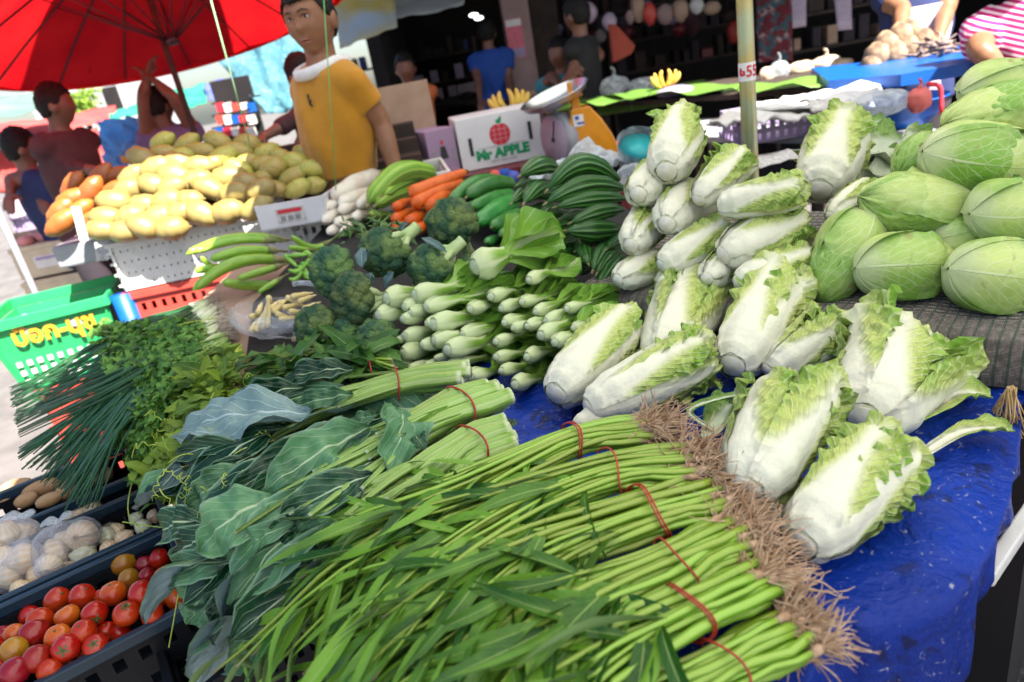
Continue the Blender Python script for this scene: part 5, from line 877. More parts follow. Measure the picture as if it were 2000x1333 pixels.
herb_bundle('herb_bunch', 'leafy celery herb bunch behind the spring onions, tied with red band', 'herbs', 'bunches of leafy herbs', [(420, 628, .67), (430, 655, .67)], 56, [(330, 640, .70), (340, 700, .70)], [(190, 640, .69), (220, 740, .66)], .0028, MT['cil_stem'], MT['cil'], 20, 5, True, (.022, .038), .9, ((392, 628, .675), (396, 660, .675)), MT['rootgrey'])
herb_bundle('herb_bunch', 'bushy green herb bunch hanging down over the potato and onion crates', 'herbs', 'bunches of leafy herbs', [(440, 660, .67), (455, 690, .67)], 80, [(290, 700, .69), (330, 780, .69)], [(190, 800, .60), (290, 930, .54)], .0028, MT['cil_stem'], MT['cil'], 24, 6, False, (.022, .038), .9)
T, R = herb_bundle('vine_shoot_bunch', 'yellow green vine shoots with curling tendrils hanging over the onions', 'shoots', None, [(470, 680, .68), (480, 700, .68)], 64, [(380, 720, .695), (410, 800, .70)], [(270, 900, .56), (370, 1010, .55)], .0024, MT['tendril'], MT['shoot'], 9, 8, False, (.035, .062), .8)
tm = MB()
for k in range(150):
    u = R.random(); p = at(lerp(300, 520, R.random()), lerp(680, 980, R.random() ** 1.2), lerp(.71, .60, u)); d = V((R.uniform(-1, 1), R.uniform(-1, .2), R.uniform(-.5, .6))).normalized(); X, Y, Z = frame(d); L = R.uniform(.06, .14); h = R.uniform(.004, .010); tw = R.uniform(1, 4)
    tm.tube([p + Z * (L * (t / 19)) * (1 - .4 * t / 19) + (X * math.cos(t / 19 * tw * 2 * PI) + Y * math.sin(t / 19 * tw * 2 * PI)) * (h * (t / 19) * 1.6) - UPR * (.03 * (t / 19) ** 2) for t in range(20)], [.0012 * (1 - .5 * t / 19) for t in range(20)], 5, False)
for (x0, y0, x1, y1, x2, y2) in [(375, 1000, 345, 1180, 330, 1265), (290, 830, 250, 985, 280, 1040), (330, 1000, 330, 1030, 240, 1020), (300, 690, 340, 640, 430, 620)]: tm.tube(catmull([at(x0, y0, .60), at(x1, y1, .52 if y1 > 800 else .72), at(x2, y2, .50 if y1 > 800 else .70)], 14), .0013, 5, False)
tm.obj('tendrils', MT['tendril'], T)['kind'] = 'stuff'
herb_bundle('morning_glory_bunch', 'dark leafy greens bunch with red band between kale and broccoli', 'greens', None, [(760, 700, .69), (775, 720, .69)], 26, [(680, 690, .70), (690, 715, .70)], [(500, 690, .70), (540, 740, .69)], .0036, MT['spin_stem'], MT['dkleaf'], 5, 9, False, (.06, .10), .75, ((722, 695, .695), (726, 728, .695)))
# ---------------------------------------------------------------- fruit stall on the left
Xm = V((.995, .10, 0)).normalized(); Ym = V((-Xm.y, Xm.x, 0))
def crate_at(name, label, fl_px, z_top, sx, sy, sz, mat, rim, dx=0, **k):
    f = at(*fl_px, .825 if fl_px[1] < 500 else .602); f.z = z_top; c = f + Xm * (sx / 2 + dx) + Ym * (sy / 2); return crate(name, label, c, Xm, Ym, sx, sy, sz, mat, rim, z_top - sz, **k), c
crate_at('fruit_crate', 'upper coral red slatted crate in half shade below the white mango crate', (238, 574), .602, .70, .45, .30, MT['coral'], MT['coral'], rows=3, cols=16)
crate_at('fruit_crate', 'middle coral red crate under the mangoes', (238, 574), .298, .70, .45, .34, MT['coral'], MT['coral'], rows=3, cols=12); crate_at('fruit_crate', 'lowest coral red crate on the ground under the mangoes', (238, 574), -.044, .70, .45, -.044 - GZ, MT['coral'], MT['coral'], rows=3, cols=12)
WC, wcc = crate_at('fruit_crate', 'white perforated crate of yellow mangoes standing on the coral crate', (205, 478), .825, .78, .50, .215, MT['white'], MT['white'], rows=4, cols=26, rimh=.02, sol=.40)
WC2, wc2 = crate_at('fruit_crate', 'white crate under the green mangoes beside the printed carton', (205, 478), .85, .70, .55, .25, MT['white'], MT['white'], dx=.80, rows=3, cols=18)
crate_at('fruit_crate', 'maroon crate under the printed carton beside the radishes', (238, 574), .595, .70, .55, .595 - GZ, MT['maroon'], MT['maroon'], dx=.72, rows=4, cols=14)
PM_ = at(330, 458, .84) + Ym * .03; NM = (-Ym * .50 + UPR * .87).normalized()
def in_poly(x, y, P):
    r = False; j = len(P) - 1
    for i in range(len(P)):
        if (P[i][1] > y) != (P[j][1] > y) and x < (P[j][0] - P[i][0]) * (y - P[i][1]) / (P[j][1] - P[i][1]) + P[i][0]: r = not r
        j = i
    return r
def heap(poly, name, noun, cat, group, mat, lpx, wpx, gap, p0, n_, rows, where, seed, ang=(-.5, .7)):
    R = random.Random(seed); pts = []; xs = [p[0] for p in poly]; ys = [p[1] for p in poly]; its = []
    for _ in range(6000):
        x, y = R.uniform(min(xs), max(xs)), R.uniform(min(ys), max(ys))
        if in_poly(x, y, poly) and all(((x - a_) / gap[0]) ** 2 + ((y - b_) / gap[1]) ** 2 > 1 for a_, b_ in pts): pts.append((x, y))
    for k, (x, y) in enumerate(pts):
        c = onp(x, y, p0 + Ym * .03, n_) + n_ * R.uniform(-.01, .02); L = pw(c, lpx * R.uniform(.9, 1.12)); r = pw(c, wpx * R.uniform(.9, 1.1)) / 2; a_ = R.uniform(*ang) + (PI if R.random() < .5 else 0); ax = (CR * math.cos(a_) + CU * math.sin(a_) + n_ * R.uniform(-.2, .2)).normalized(); A, B = c - ax * L / 2, c + ax * L / 2; p = arc(A, B, R.uniform(-.006, .01), 16, CU)
        o = solid_fruit(name, noun, cat, group, p, lathe_r(P_MANGO, r, .05, k), mat, 16, parts=(('stalk', MT['stalk'], lambda b, p=p, r=r: b.tube([p[-1] - (p[-1] - p[-2]) * .4, p[-1] + (p[-1] - p[-2]).normalized() * .006], [r * .12, r * .08], 6)),)); its.append((o, c))
    rank(its, noun, rows, where); return its
heap([(188, 456), (212, 416), (240, 352), (262, 322), (310, 312), (380, 328), (450, 345), (490, 362), (520, 382), (500, 410), (430, 432), (330, 449), (250, 460)], 'yellow_mango', 'ripe yellow mango', 'mango', 'ripe yellow mangoes in a heap', MT['man_y'], 74, 46, (37, 25), PM_, NM, 8, 'yellow heap', 5)
heap([(285, 305), (300, 285), (345, 268), (390, 285), (430, 270), (500, 268), (545, 300), (600, 298), (618, 330), (612, 372), (560, 384), (520, 368), (470, 345), (400, 325), (330, 310)], 'green_mango', 'green mango', 'mango', 'green mangoes behind the yellow ones', MT['man_g'], 62, 38, (33, 20), PM_ - NM * .02, NM, 5, 'green heap', 9)
heap([(105, 440), (130, 372), (165, 345), (240, 338), (246, 352), (214, 410), (190, 440), (150, 446)], 'orange_papaya', 'orange skinned papaya', 'papaya', 'orange papayas left of the mangoes', MT['papaya'], 76, 38, (36, 24), PM_ + V((0, .1, -.01)), NM, 4, 'orange heap', 14, (.2, 1.1))
m = MB(); c = onp(170, 420, PM_ + V((0, .1, -.01)), NM); m.box(c + Ym * .22 - UPR * .16, .42, .4, .10, Xm, Ym, UPR); tag(m.obj('fruit_tray', MT['grey'], None, False, loc=c, bevel=.01), 'grey tray holding the orange papayas', 'tray')
m = MB(); pp = [onp(425, 345, PM_, NM), ]
# inside filling of the heaps: the lower fruit, one sloping bed of crates
m = MB(); c = onp(330, 400, PM_, NM); 
for k in range(4): m.box(c + Ym * (.22 + k * .17) + Xm * .45 + UPR * (-.10 + k * .055 - .05), 1.3, .17, .12 + .02 * k, Xm, Ym, UPR)
tag(m.obj('stepped_shelf', MT['wood'], None, False, loc=c), 'stepped wooden shelf carrying the mango heaps', 'shelf')
f = onp(498, 405, PM_ + V((.1, -.05, 0)), NM); T = thing('printed_carton', 'open pale fruit carton with a printed label in front of the green mangoes', 'carton', f); m = MB(); X, Y = (Xm * .9 + Ym * -.2).normalized(), None; Y = V((-X.y, X.x, 0)); wv = pw(f, 135); hh = pw(f, 46)
m.box(f + X * wv / 2 - UPR * hh / 2, wv, .012, hh, X, Y, UPR); m.box(f + X * wv / 2 - UPR * hh + Y * .15, wv, .3, .012, X, Y, UPR); m.box(f + Y * .15 - UPR * hh / 2, .012, .29, hh, X, Y, UPR); m.box(f + X * wv + Y * .15 - UPR * hh / 2, .012, .29, hh, X, Y, UPR); m.obj('tray', MT['box_w'], T, False)
m = MB(); m.box(f + X * wv * .5 - UPR * hh * .55 - Y * .008, wv * .42, .002, hh * .62, X, Y, UPR); lb_ = m.obj('label', MT['paper'], T, False); m = MB(); m.box(f + X * wv * .5 - UPR * hh * .36 - Y * .0095, wv * .36, .002, hh * .16, X, Y, UPR); m.obj('red_strip', MT['ink_r'], lb_, False); m = MB()
for k in range(3): m.box(f + X * wv * (.38 + .11 * k) - UPR * hh * .66 - Y * .0095, wv * .07, .002, hh * .2, X, Y, UPR)
m.obj('print', MT['ink_gr'], lb_, False)
# newspaper and clear sheet over the front corner of the white crate
m = MB(); c = at(205, 478, .82) - Ym * .012; n_ = 14; m.grid([[c + Xm * (.16 * i / n_ - .05) - Ym * (.01 + .012 * math.sin(i * 1.9) * j / 6) - UPR * (.012 * j * (1 + .5 * nz((i * .6, 1, 3), 1))) + UPR * .012 + Ym * (.05 * (1 - j / 6)) for i in range(n_ + 1)] for j in range(7)]); tag(m.obj('paper_sheet', MT['paper'], loc=c, solid=.001), 'crumpled paper sheet hanging over the rim of the white mango crate', 'paper')
T = thing('price_stick', 'white upright price stick between papayas and mangoes', 'price stick', at(165, 470, .74)); m = MB(); p0, p1 = onp(165, 470, PM_, NM), onp(150, 405, PM_, NM); d = aty(148, 404, p0.y); m.bar(p0, d, .035, .006, V((0, -1, 0.01))); m.obj('card', MT['white'], T, False)
# green crate with lettering
FRg, FLg = at(205, 577, .62), at(20, 622, .62); Xg = (FRg - FLg).normalized(); Yg = V((-Xg.y, Xg.x, 0)); sx, sy, sz = .50, .46, .345; cg = FRg - Xg * sx / 2 + Yg * sy / 2
GC = crate('lettered_crate', 'bright green crate with amber lettering and white lumps inside', cg, Xg, Yg, sx, sy, sz, MT['green'], MT['green'], .275, slots=False, rimh=.045, taper=.045)
for r_ in range(3):
    for i in range(9):
        mb = MB(); u = .16 + .08 * i; o = FRg - Xg * (sx * (1 - u)) ; z = .275 + .05 + r_ * .042; mb.box(V((o.x, o.y, z)) - Yg * (-.045 * (1 - (z - .275) / sz) - .0005) + Yg * .0, .020, .004, .022, Xg, Yg, UPR); mb.obj('hole', MT['white'], GC, False)  # solid white blocks stand for bright ground showing through the holes
tz = .525; o = FRg - Xg * .235; o = V((o.x, o.y, tz)) + Yg * (.045 * (1 - (tz - .275) / sz) - .004)
put_text('lettering', 'ป๊อก-นุช', .10, o, Xg, UPR, MT['ink_y'], GC, .0035, 1.0)
its = []
for k in range(14):
    c = cg + Xg * U(-.27, .1) + Yg * U(-.18, -.05); c.z = .52 + U(-.02, .05); m = MB(); r = U(.025, .05); m.ball(c, r, r, r * .8, nu=14, nv=9, fn=lambda d, s=k: 1 + .2 * nz(d * 2, 1, s)); o = tag(m.obj('tofu_bag', MT['cloth_w'], loc=c), 'x', 'bag', 'white bundles in the green crate'); its.append((o, c))
rank(its, 'small white bundle', 3, 'green crate')
crate('fruit_crate', 'pinkish red crate on the ground under the green lettered crate', cg, Xg, Yg, .34, .34, .27 - GZ, MT['coral'], MT['coral'], GZ, rows=6, cols=8)
m = MB(); c = FRg + Xg * .05 + Yg * .05; m.tube([V((c.x, c.y, GZ)), V((c.x, c.y, .3)), V((c.x, c.y, .60))], .045, 14); tag(m.obj('blue_drum', MT['blue'], loc=c), 'narrow blue plastic drum between the green and coral crates', 'drum')
# cream carton, lilac crate, steel pole at the far left
def carton(name, label, c, X, sx, sy, sz, mat, z0, lab=None):
    Y = V((-X.y, X.x, 0)); T = thing(name, label, 'carton', V((c.x, c.y, z0))); o = V((c.x, c.y, z0)); m = MB(); m.box(o + UPR * sz / 2, sx, sy, sz, X, Y, UPR); m.obj('body', mat, T, False, bevel=.006); m = MB(); m.box(o + UPR * (sz + .006), sx + .012, sy + .012, .03, X, Y, UPR); m.obj('lid', mat, T, False, bevel=.004)
    if lab: m = MB(); m.box(o + UPR * sz * .5 - Y * (sy / 2 + .0015) + X * sx * .08, sx * .5, .003, sz * .42, X, Y, UPR); l = m.obj('label', MT['white'], T, False); m = MB(); m.box(o + UPR * sz * .62 - Y * (sy / 2 + .004) + X * sx * .08, sx * .44, .003, sz * .10, X, Y, UPR); m.obj('label_bar', MT['lilac'], l, False)
    return T
cream = plain('cream_carton', (.62, .52, .36), .7); c = at(80, 505, .55) + Ym * .2
carton('cream_carton', 'cream fruit carton with white label standing behind the green crate', c, Xm, .40, .32, .20, cream, .42, True); carton('cream_carton', 'cream carton under the labelled one behind the green crate', c, Xm, .42, .34, .38 - GZ, cream, GZ)
m = MB(); 
for k in range(9): q = c + Xm * U(-.16, .16) + Ym * U(-.12, .12); m.ball(V((q.x, q.y, .665)), .05, .05, .035, nu=10, nv=7)
tag(m.obj('pink_cloth', plain('pink_cloth', (.72, .28, .26), .8), loc=c), 'crumpled pink cloth lying on the cream carton', 'cloth')
c2 = at(70, 440, .66) + Ym * .25; crate('lilac_crate', 'lilac crate lined with pale cloth beside the man in maroon', c2, Xm, Ym, .42, .34, .26, MT['lilac'], MT['lilac'], .62, rows=3, cols=12)
m = MB(); m.box(V((c2.x, c2.y, (.617 + GZ) / 2)), .5, .4, .617 - GZ, Xm, Ym, UPR); tag(m.obj('stand', MT['wood'], None, False, loc=c2), 'dark stand below the lilac crate', 'stand')
n_ = 10; m = MB(); b_ = c2 - Ym * .185 - Xm * .2; m.grid([[V((b_.x, b_.y, .90)) + Xm * (.34 * i / n_) - Ym * (.012 * math.sin(i * 1.3) + .012) - UPR * (.17 * j / 6) for i in range(n_ + 1)] for j in range(7)]); tag(m.obj('pale_cloth', plain('lilac_cloth', (.56, .46, .58), .85), loc=b_, solid=.003), 'lilac white cloth hanging over front of the lilac crate', 'cloth')
p = at(62, 556, .62); m = MB(); top = p + V((-.02, .03, 1.1)); m.tube([V((p.x, p.y, GZ)), p, top], .016, 12); tag(m.obj('steel_pole', MT['grey'], loc=(p.x, p.y, 0)), 'thin grey steel pole behind the green crate at left edge', 'pole')
# ---------------------------------------------------------------- red umbrella
UC = V((-1.86, 4.96, 2.352)); un = V((-.132, .132, 1)).normalized(); uu = V((0, 1, 0)).cross(un).normalized(); uv_ = un.cross(uu); T = thing('market_umbrella', 'huge red market umbrella with dark ribs over the mango stall', 'umbrella', V((UC.x, UC.y, 0)))
UR, UD, NR_, PH = 1.26, .50, 16, 3.05 - PI / 8 * 0
def upt(r, a): return UC - un * (UD * (r ** 1.25)) + (uu * math.cos(a) + uv_ * math.sin(a)) * (UR * r)
m = MB(); rows = []; 
for i in range(15):
    r = .01 + 1.0 * i / 14; rows.append([upt(r, PH + 2 * PI * j / 64) + un * (.022 * r * (1 - abs(((j % 4) - 2) / 2)) * -1 * (0 if j % 4 == 0 else 1)) for j in range(64)])
m.grid(rows, True); m.obj('canopy', MT['umb'], T)
m = MB(); m.grid([[upt(1.01, PH + 2 * PI * j / 64) - un * (.035 * k / 2) for j in range(64)] for k in range(3)], True); m.obj('valance', MT['umb'], T)
for j in range(NR_): m = MB(); a_ = PH + 2 * PI * j / NR_; m.tube([upt(r, a_) - un * .016 for r in (.02, .25, .5, .75, 1.0)], .007, 6); m.tube([upt(.5, a_) - un * .02, UC - un * .62 + (upt(.5, a_) - UC) * .05], .005, 6); m.obj('rib', MT['umbdk'], T)
m = MB(); m.tube([V((UC.x, UC.y, GZ)), V((UC.x, UC.y, 1.2)), UC + un * .05], .02, 12); m.obj('pole', MT['wood'], T)
m = MB(); m.tube([UC - un * .60, UC - un * .66], .035, 12); m.obj('runner', MT['umbdk'], T)
m = MB(); n_ = 8; m.grid([[V((lerp(-2.5, -1.05, i / n_), lerp(4.2, 6.2, j / n_), 3.4 + .05 * math.sin(i + j))) for i in range(n_ + 1)] for j in range(n_ + 1)]); tag(m.obj('awning', MT['awn_g'], loc=(-1.8, 5.2, 3.4), solid=.01), 'flat awning high above the red umbrella, throwing the dark patch on it', 'awning')
canopy('stall_canopy', 'unseen pale cloth added to shade the back of the mango heap', -1.25, -.40, 2.48, 3.95, 2.46, MT['awn_w'], ())  # unseen cloth added to give the back mangoes the umbrella's shade
# ---------------------------------------------------------------- awnings, sheets and stalls beyond, upper left
def sheet(name, label, cat, px, mat, sag=.03, n=12, wr=.02, group=None, seed=0, solid=.004):
    """cloth stretched between four corners (pixel, depth)"""
    c = [atd(x, y, D) for x, y, D in px]; m = MB(); nn = (c[1] - c[0]).cross(c[3] - c[0]).normalized(); m.grid([[c[0].lerp(c[1], i / n).lerp(c[3].lerp(c[2], i / n), j / n) - UPR * (sag * math.sin(PI * i / n)) * (1 if sag > 0 else 0) + nn * (wr * 1.6 * nz((i * .45, j * .3, seed), 1) + wr * .5 * nz((i * 1.3, j * .5, seed + 5), 1)) for i in range(n + 1)] for j in range(n + 1)]); return tag(m.obj(name, mat, loc=sum(c, V()) / 4, solid=solid), label, cat, group)
sheet('awning', 'grey green awning of a stall behind the man in maroon', 'awning', [(-60, 190, 7), (85, 178, 7.5), (95, 208, 6.6), (-60, 236, 6.2)], MT['awn_g'])
sheet('awning', 'long pink red awning below the grey green one at left', 'awning', [(-60, 250, 7.6), (225, 205, 8.6), (230, 232, 7.8), (-60, 285, 6.8)], MT['awn_r'])
sheet('red_cloth', 'red cloth side wall behind the person in navy', 'cloth', [(-30, 290, 6.6), (52, 284, 6.8), (40, 372, 6.8), (-30, 372, 6.6)], MT['awn_r'])
sheet('red_cloth', 'red cloth panel behind the arm of the man in maroon', 'cloth', [(136, 262, 7), (190, 246, 7.2), (212, 318, 7.2), (150, 330, 7)], MT['awn_r'])
sheet('awning', 'narrow green awning above the hanging blue sheet', 'awning', [(212, 222, 8), (290, 186, 8.4), (296, 206, 7.8), (214, 236, 7.4)], MT['awn_gr'])
sheet('awning', 'sea green awning behind the raised arms', 'awning', [(318, 178, 8.6), (402, 160, 9), (404, 200, 8.2), (325, 212, 8)], MT['awn_gr'])
sheet('awning', 'violet blue awning of the packet stall', 'awning', [(395, 165, 8.6), (505, 128, 8.8), (512, 172, 8), (408, 195, 8)], MT['awn_b'])
sheet('hanging_sheet', 'creased blue plastic sheet hanging behind the papayas', 'sheet', [(188, 236, 5.6), (292, 226, 5.6), (296, 300, 5.5), (212, 344, 5.5)], MT['tarp_mid'], 0, 16, .05, seed=3)
m = MB(); o = atd(246, 312, 5.38); m.box(o, .07, .004, .06, CR, V((0, 1, 0)), UPR); tag(m.obj('amber_patch', MT['ink_y'], None, False, loc=o), 'small amber patch on the hanging blue sheet', 'patch')
sheet('hanging_sheet', 'large pale blue sheet hanging left of the woman', 'sheet', [(425, 118, 7.6), (592, 58, 7.5), (600, 214, 7.4), (520, 222, 7.4)], MT['tarp_sky'], 0, 16, .05, seed=6)
sheet('banner', 'yellow and pale blue printed banner right of the woman', 'banner', [(650, -20, 6.5), (768, -30, 6.6), (776, 52, 6.3), (664, 96, 6.3)], PM('banner_print', (.62, .52, .14), (.50, .62, .70), 2.2, .7, trans=.4, detail=2), 0, 12, .02)
sheet('awning', 'white scalloped awning at the top edge', 'awning', [(742, -40, 8), (930, -60, 8.2), (905, 8, 7.6), (756, 36, 7.6)], MT['awn_w'], .03)
m = MB(); 
for k in range(9): m.ball(atd(165 + U(-22, 22), 200 + U(-22, 30), 15 + U(-.3, .3)), .22, .2, .2, nu=9, nv=6, fn=lambda d, s=k: 1 + .4 * nz(d * 3, 1, s))
T = thing('tree', 'small bright green tree far behind the pink awning', 'tree', V((-8, 15, 0))); T.location = atd(165, 300, 15); T['_o'] = list(T.location)
lm_ = MB()
for k in range(700): p = atd(165 + RN.gauss(0, 13), 205 + RN.gauss(0, 16), 15 + U(-.4, .4)); leaf(lm_, p, V((U(-1, 1), U(-1, 1), U(-1, 1))), V((0, -.5, 1)), .11, .06, .5, .2, 0, 1, SH_LANCE, 3, 4)
lm_.obj('crown', MT['shoot'], T); m = MB(); b_ = atd(170, 235, 15); m.tube([V((b_.x, b_.y, GZ)), V((b_.x, b_.y, b_.z * .6)), b_ + UPR * .5], [.12, .09, .03], 8); m.obj('trunk', MT['wood'], T)
T = thing('pale_building', 'pale grey building far behind the awnings', 'building', V((-9.5, 22, 0))); c = atd(215, 190, 24); m = MB(); m.box(V((c.x, c.y, 1.6)), 3.2, 4, 4.0); m.obj('wall', plain('render', (.42, .43, .44), .9), T, False); m = MB(); m.box(V((c.x, c.y, 3.66)), 3.6, 4.4, .12); m.obj('roof', MT['grey'], T, False)
for k in range(3): m = MB(); m.box(V((c.x - 1 + k, c.y - 2.01, 2.3)), .5, .04, .7); m.obj('window', MT['dark'], T, False)
# packet stall
T = thing('packet_stall', 'small stall rack stacked with red and white packets', 'stall', atd(450, 330, 7)); m = MB(); o = V(T.location); X = CR.copy(); X.z = 0; X.normalize(); Yp = V((-X.y, X.x, 0))
for k in range(4): c = atd(462, 195 + 24 * k, 7.2); m.box(c, .42, .3, .02, X, Yp, UPR)
m.box(atd(462, 240, 7.4) + Yp * .16, .44, .02, .9, X, Yp, UPR); m.obj('rack', MT['dark'], T, False)
for k in range(3):
    for i in range(5): m = MB(); c = atd(432 + i * 15, 210 + 24 * k, 7.08); m.box(c, .07, .08, .09, X, Yp, UPR); m.obj('packet', MT[('ink_r', 'white', 'coral', 'white', 'blue')[(i + k * 2) % 5]], T, False)
# ---------------------------------------------------------------- market hall behind, dark inside
T = thing('market_hall', 'dark open fronted market hall behind the stalls', 'hall', V((4, 9, 0)))
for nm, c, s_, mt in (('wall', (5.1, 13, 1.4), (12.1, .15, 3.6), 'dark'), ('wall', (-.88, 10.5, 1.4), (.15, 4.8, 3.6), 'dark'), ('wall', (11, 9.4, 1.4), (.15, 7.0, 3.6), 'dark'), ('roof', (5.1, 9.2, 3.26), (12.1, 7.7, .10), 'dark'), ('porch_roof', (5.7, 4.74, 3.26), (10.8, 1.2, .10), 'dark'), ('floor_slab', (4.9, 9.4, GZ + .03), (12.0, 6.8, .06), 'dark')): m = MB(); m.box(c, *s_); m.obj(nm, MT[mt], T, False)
pc_ = atd(1012, 70, 8.0); m = MB(); m.box((pc_.x, pc_.y, 1.42), .30, .30, 3.58); pl = m.obj('pillar', MT['pillar'], T, False)
m = MB(); po = atd(1008, 76, 7.8); po.y = pc_.y - .154; m.box(po, .19, .006, .42); ps = m.obj('poster', plain('pink_poster', (.72, .16, .22), .6), pl, False); m = MB(); m.box(po + UPR * .17 - V((0, .005, 0)), .17, .006, .07); m.obj('poster_head', MT['white'], ps, False); m = MB(); m.box(po - UPR * .15 - V((0, .005, 0)), .17, .006, .10); m.obj('poster_foot', MT['lilac'], ps, False)
m = MB(); m.box((pc_.x + .35, pc_.y + .4, 1.42), .35, .3, 3.58); m.obj('pillar', MT['wood'], T, False)
for (x, y) in ((925, 30), (935, 36)): m = MB(); m.ball(atd(x, y, 10.5), .07, .07, .025, nu=12, nv=6); bl_ = m.obj('lamp', G('lamp_glow').m, T); bl_.data.materials[0].node_tree.nodes['Principled BSDF'].inputs['Emission Color'].default_value = (.9, 1, .95, 1); bl_.data.materials[0].node_tree.nodes['Principled BSDF'].inputs['Emission Strength'].default_value = 1.5
# shelf of dark goods along the back wall
def shelf(name, label, px0, px1, D, zs, seed, mats):
    R = random.Random(seed); a_, b_ = atd(*px0, D), atd(*px1, D); T = thing(name, label, 'shelf', V(((a_.x + b_.x) / 2, a_.y, 0))); m = MB(); w = b_.x - a_.x
    for z in zs: m.box(((a_.x + b_.x) / 2, a_.y, z), w, .4, .03)
    for x in (a_.x, b_.x): m.box((x, a_.y, max(zs) / 2 + .1 + GZ / 2), .04, .42, max(zs) + .2 - GZ)
    m.obj('rack', MT['wood'], T, False)
    for z in zs:
        x = a_.x + .08
        while x < b_.x - .1:
            s_ = R.uniform(.08, .2); h = R.uniform(.10, .26); m = MB(); m.box((x + s_ / 2, a_.y - .05, z + .016 + h / 2), s_ * .9, .22, h); m.obj('goods', MT[R.choice(mats)], T, False, bevel=.01); x += s_ + R.uniform(.0, .12)
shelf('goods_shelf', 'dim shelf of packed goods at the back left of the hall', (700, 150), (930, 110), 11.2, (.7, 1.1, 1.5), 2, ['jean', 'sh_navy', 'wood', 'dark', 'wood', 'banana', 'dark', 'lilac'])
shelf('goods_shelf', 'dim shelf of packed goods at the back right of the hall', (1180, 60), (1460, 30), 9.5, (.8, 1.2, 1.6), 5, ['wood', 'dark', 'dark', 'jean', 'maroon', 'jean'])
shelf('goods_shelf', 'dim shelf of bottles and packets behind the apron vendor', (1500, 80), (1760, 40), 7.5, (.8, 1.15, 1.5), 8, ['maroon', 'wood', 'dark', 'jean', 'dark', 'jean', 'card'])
its = []
for k, (x, y, w, h, mt) in enumerate([(1150, 22, 34, 46, 'dial'), (1190, 40, 30, 40, 'dial'), (1245, 12, 30, 60, 'card'), (1268, 24, 28, 50, 'coral'), (1298, 26, 34, 44, 'pillar'), (1328, 18, 34, 50, 'card'), (1360, 10, 30, 34, 'cloth_w'), (1390, 14, 36, 30, 'card'), (1230, 32, 18, 30, 'pillar')]):
    c = atd(x, y, 7.5); m = MB(); rx, rz = pw(c, w) / 2, pw(c, h) / 2; T = thing('hanging_bag', 'x', 'bag', c, 'bags hanging in the dark hall'); m.ball(c, rx, rx * .7, rz, nu=12, nv=9, fn=lambda d, s=k: (1 + .15 * nz(d * 2.5, 1, s)) * (1 - .3 * max(0, d.z))); m.obj('sack', MT[mt], T); m = MB(); m.tube([c + UPR * rz * .7, V((c.x, c.y, 3.24))], .006, 5); m.obj('string', MT['umbdk'], T); its.append((T, c))
rank(its, 'bulging bag hanging from a string', 1, 'bags in dark hall')
its = []
for k in range(22):
    x, y, D = U(1050, 1435), U(18, 92), U(8.2, 9.2); c = atd(x, y, D); rx, rz = U(.07, .13), U(.09, .18); m = MB(); m.ball(c, rx, rx * .7, rz, nu=10, nv=8, fn=lambda d, s=k: (1 + .2 * nz(d * 2.5, 1, s)) * (1 - .3 * max(0, d.z))); m.tube([c + UPR * rz * .7, V((c.x, c.y, 3.2))], .006, 4, mi=1); o = m.obj('hanging_bag', [MT[('maroon', 'card', 'wood', 'lilac', 'jean', 'khaki', 'sh_mar', 'coral')[k % 8]], MT['umbdk']], loc=c); its.append((tag(o, 'x', 'bag', 'dim bags hanging deep in the hall'), c))
rank(its, 'dim bag hanging deep in hall', 3, 'dim bags')
c = atd(1212, 92, 6.6); m = MB(); m.prism([c + CR * pw(c, x) - CU * pw(c, y) for x, y in ((-22, -45), (-6, -42), (30, -2), (22, 14), (-14, 32))], V((0, .08, 0))); tag(m.obj('orange_bag', plain('orange_cloth', (.42, .07, .035), .8), loc=c, bevel=.015), 'dull orange cloth bag hanging beside the person in black', 'bag')
gx = G('patterned_cloth', .85, .2); vv = gx.voro(9); mt_p = gx.done(gx.mix(gx.ss(gx.noise(14, 3), .45, .55), (.14, .025, .03), gx.mix(gx.ss(vv, .2, .5), (.35, .25, .24), (.05, .09, .10))))
sheet('patterned_cloth', 'red patterned cloth hanging behind the numbered pole', 'cloth', [(1476, -10, 6.4), (1545, -10, 6.4), (1550, 118, 6.2), (1482, 122, 6.2)], mt_p, 0, 10, .03)
sheet('white_paper', 'pale paper sheet hanging right of the patterned cloth', 'paper', [(1540, -12, 6.6), (1575, -14, 6.6), (1574, 52, 6.6), (1544, 56, 6.6)], MT['dial'], 0, 4, .005)
sheet('white_paper', 'pale paper sheet hanging above the beige bags', 'paper', [(1628, -14, 6.6), (1662, -16, 6.6), (1664, 58, 6.6), (1636, 60, 6.6)], MT['dial'], 0, 4, .005)
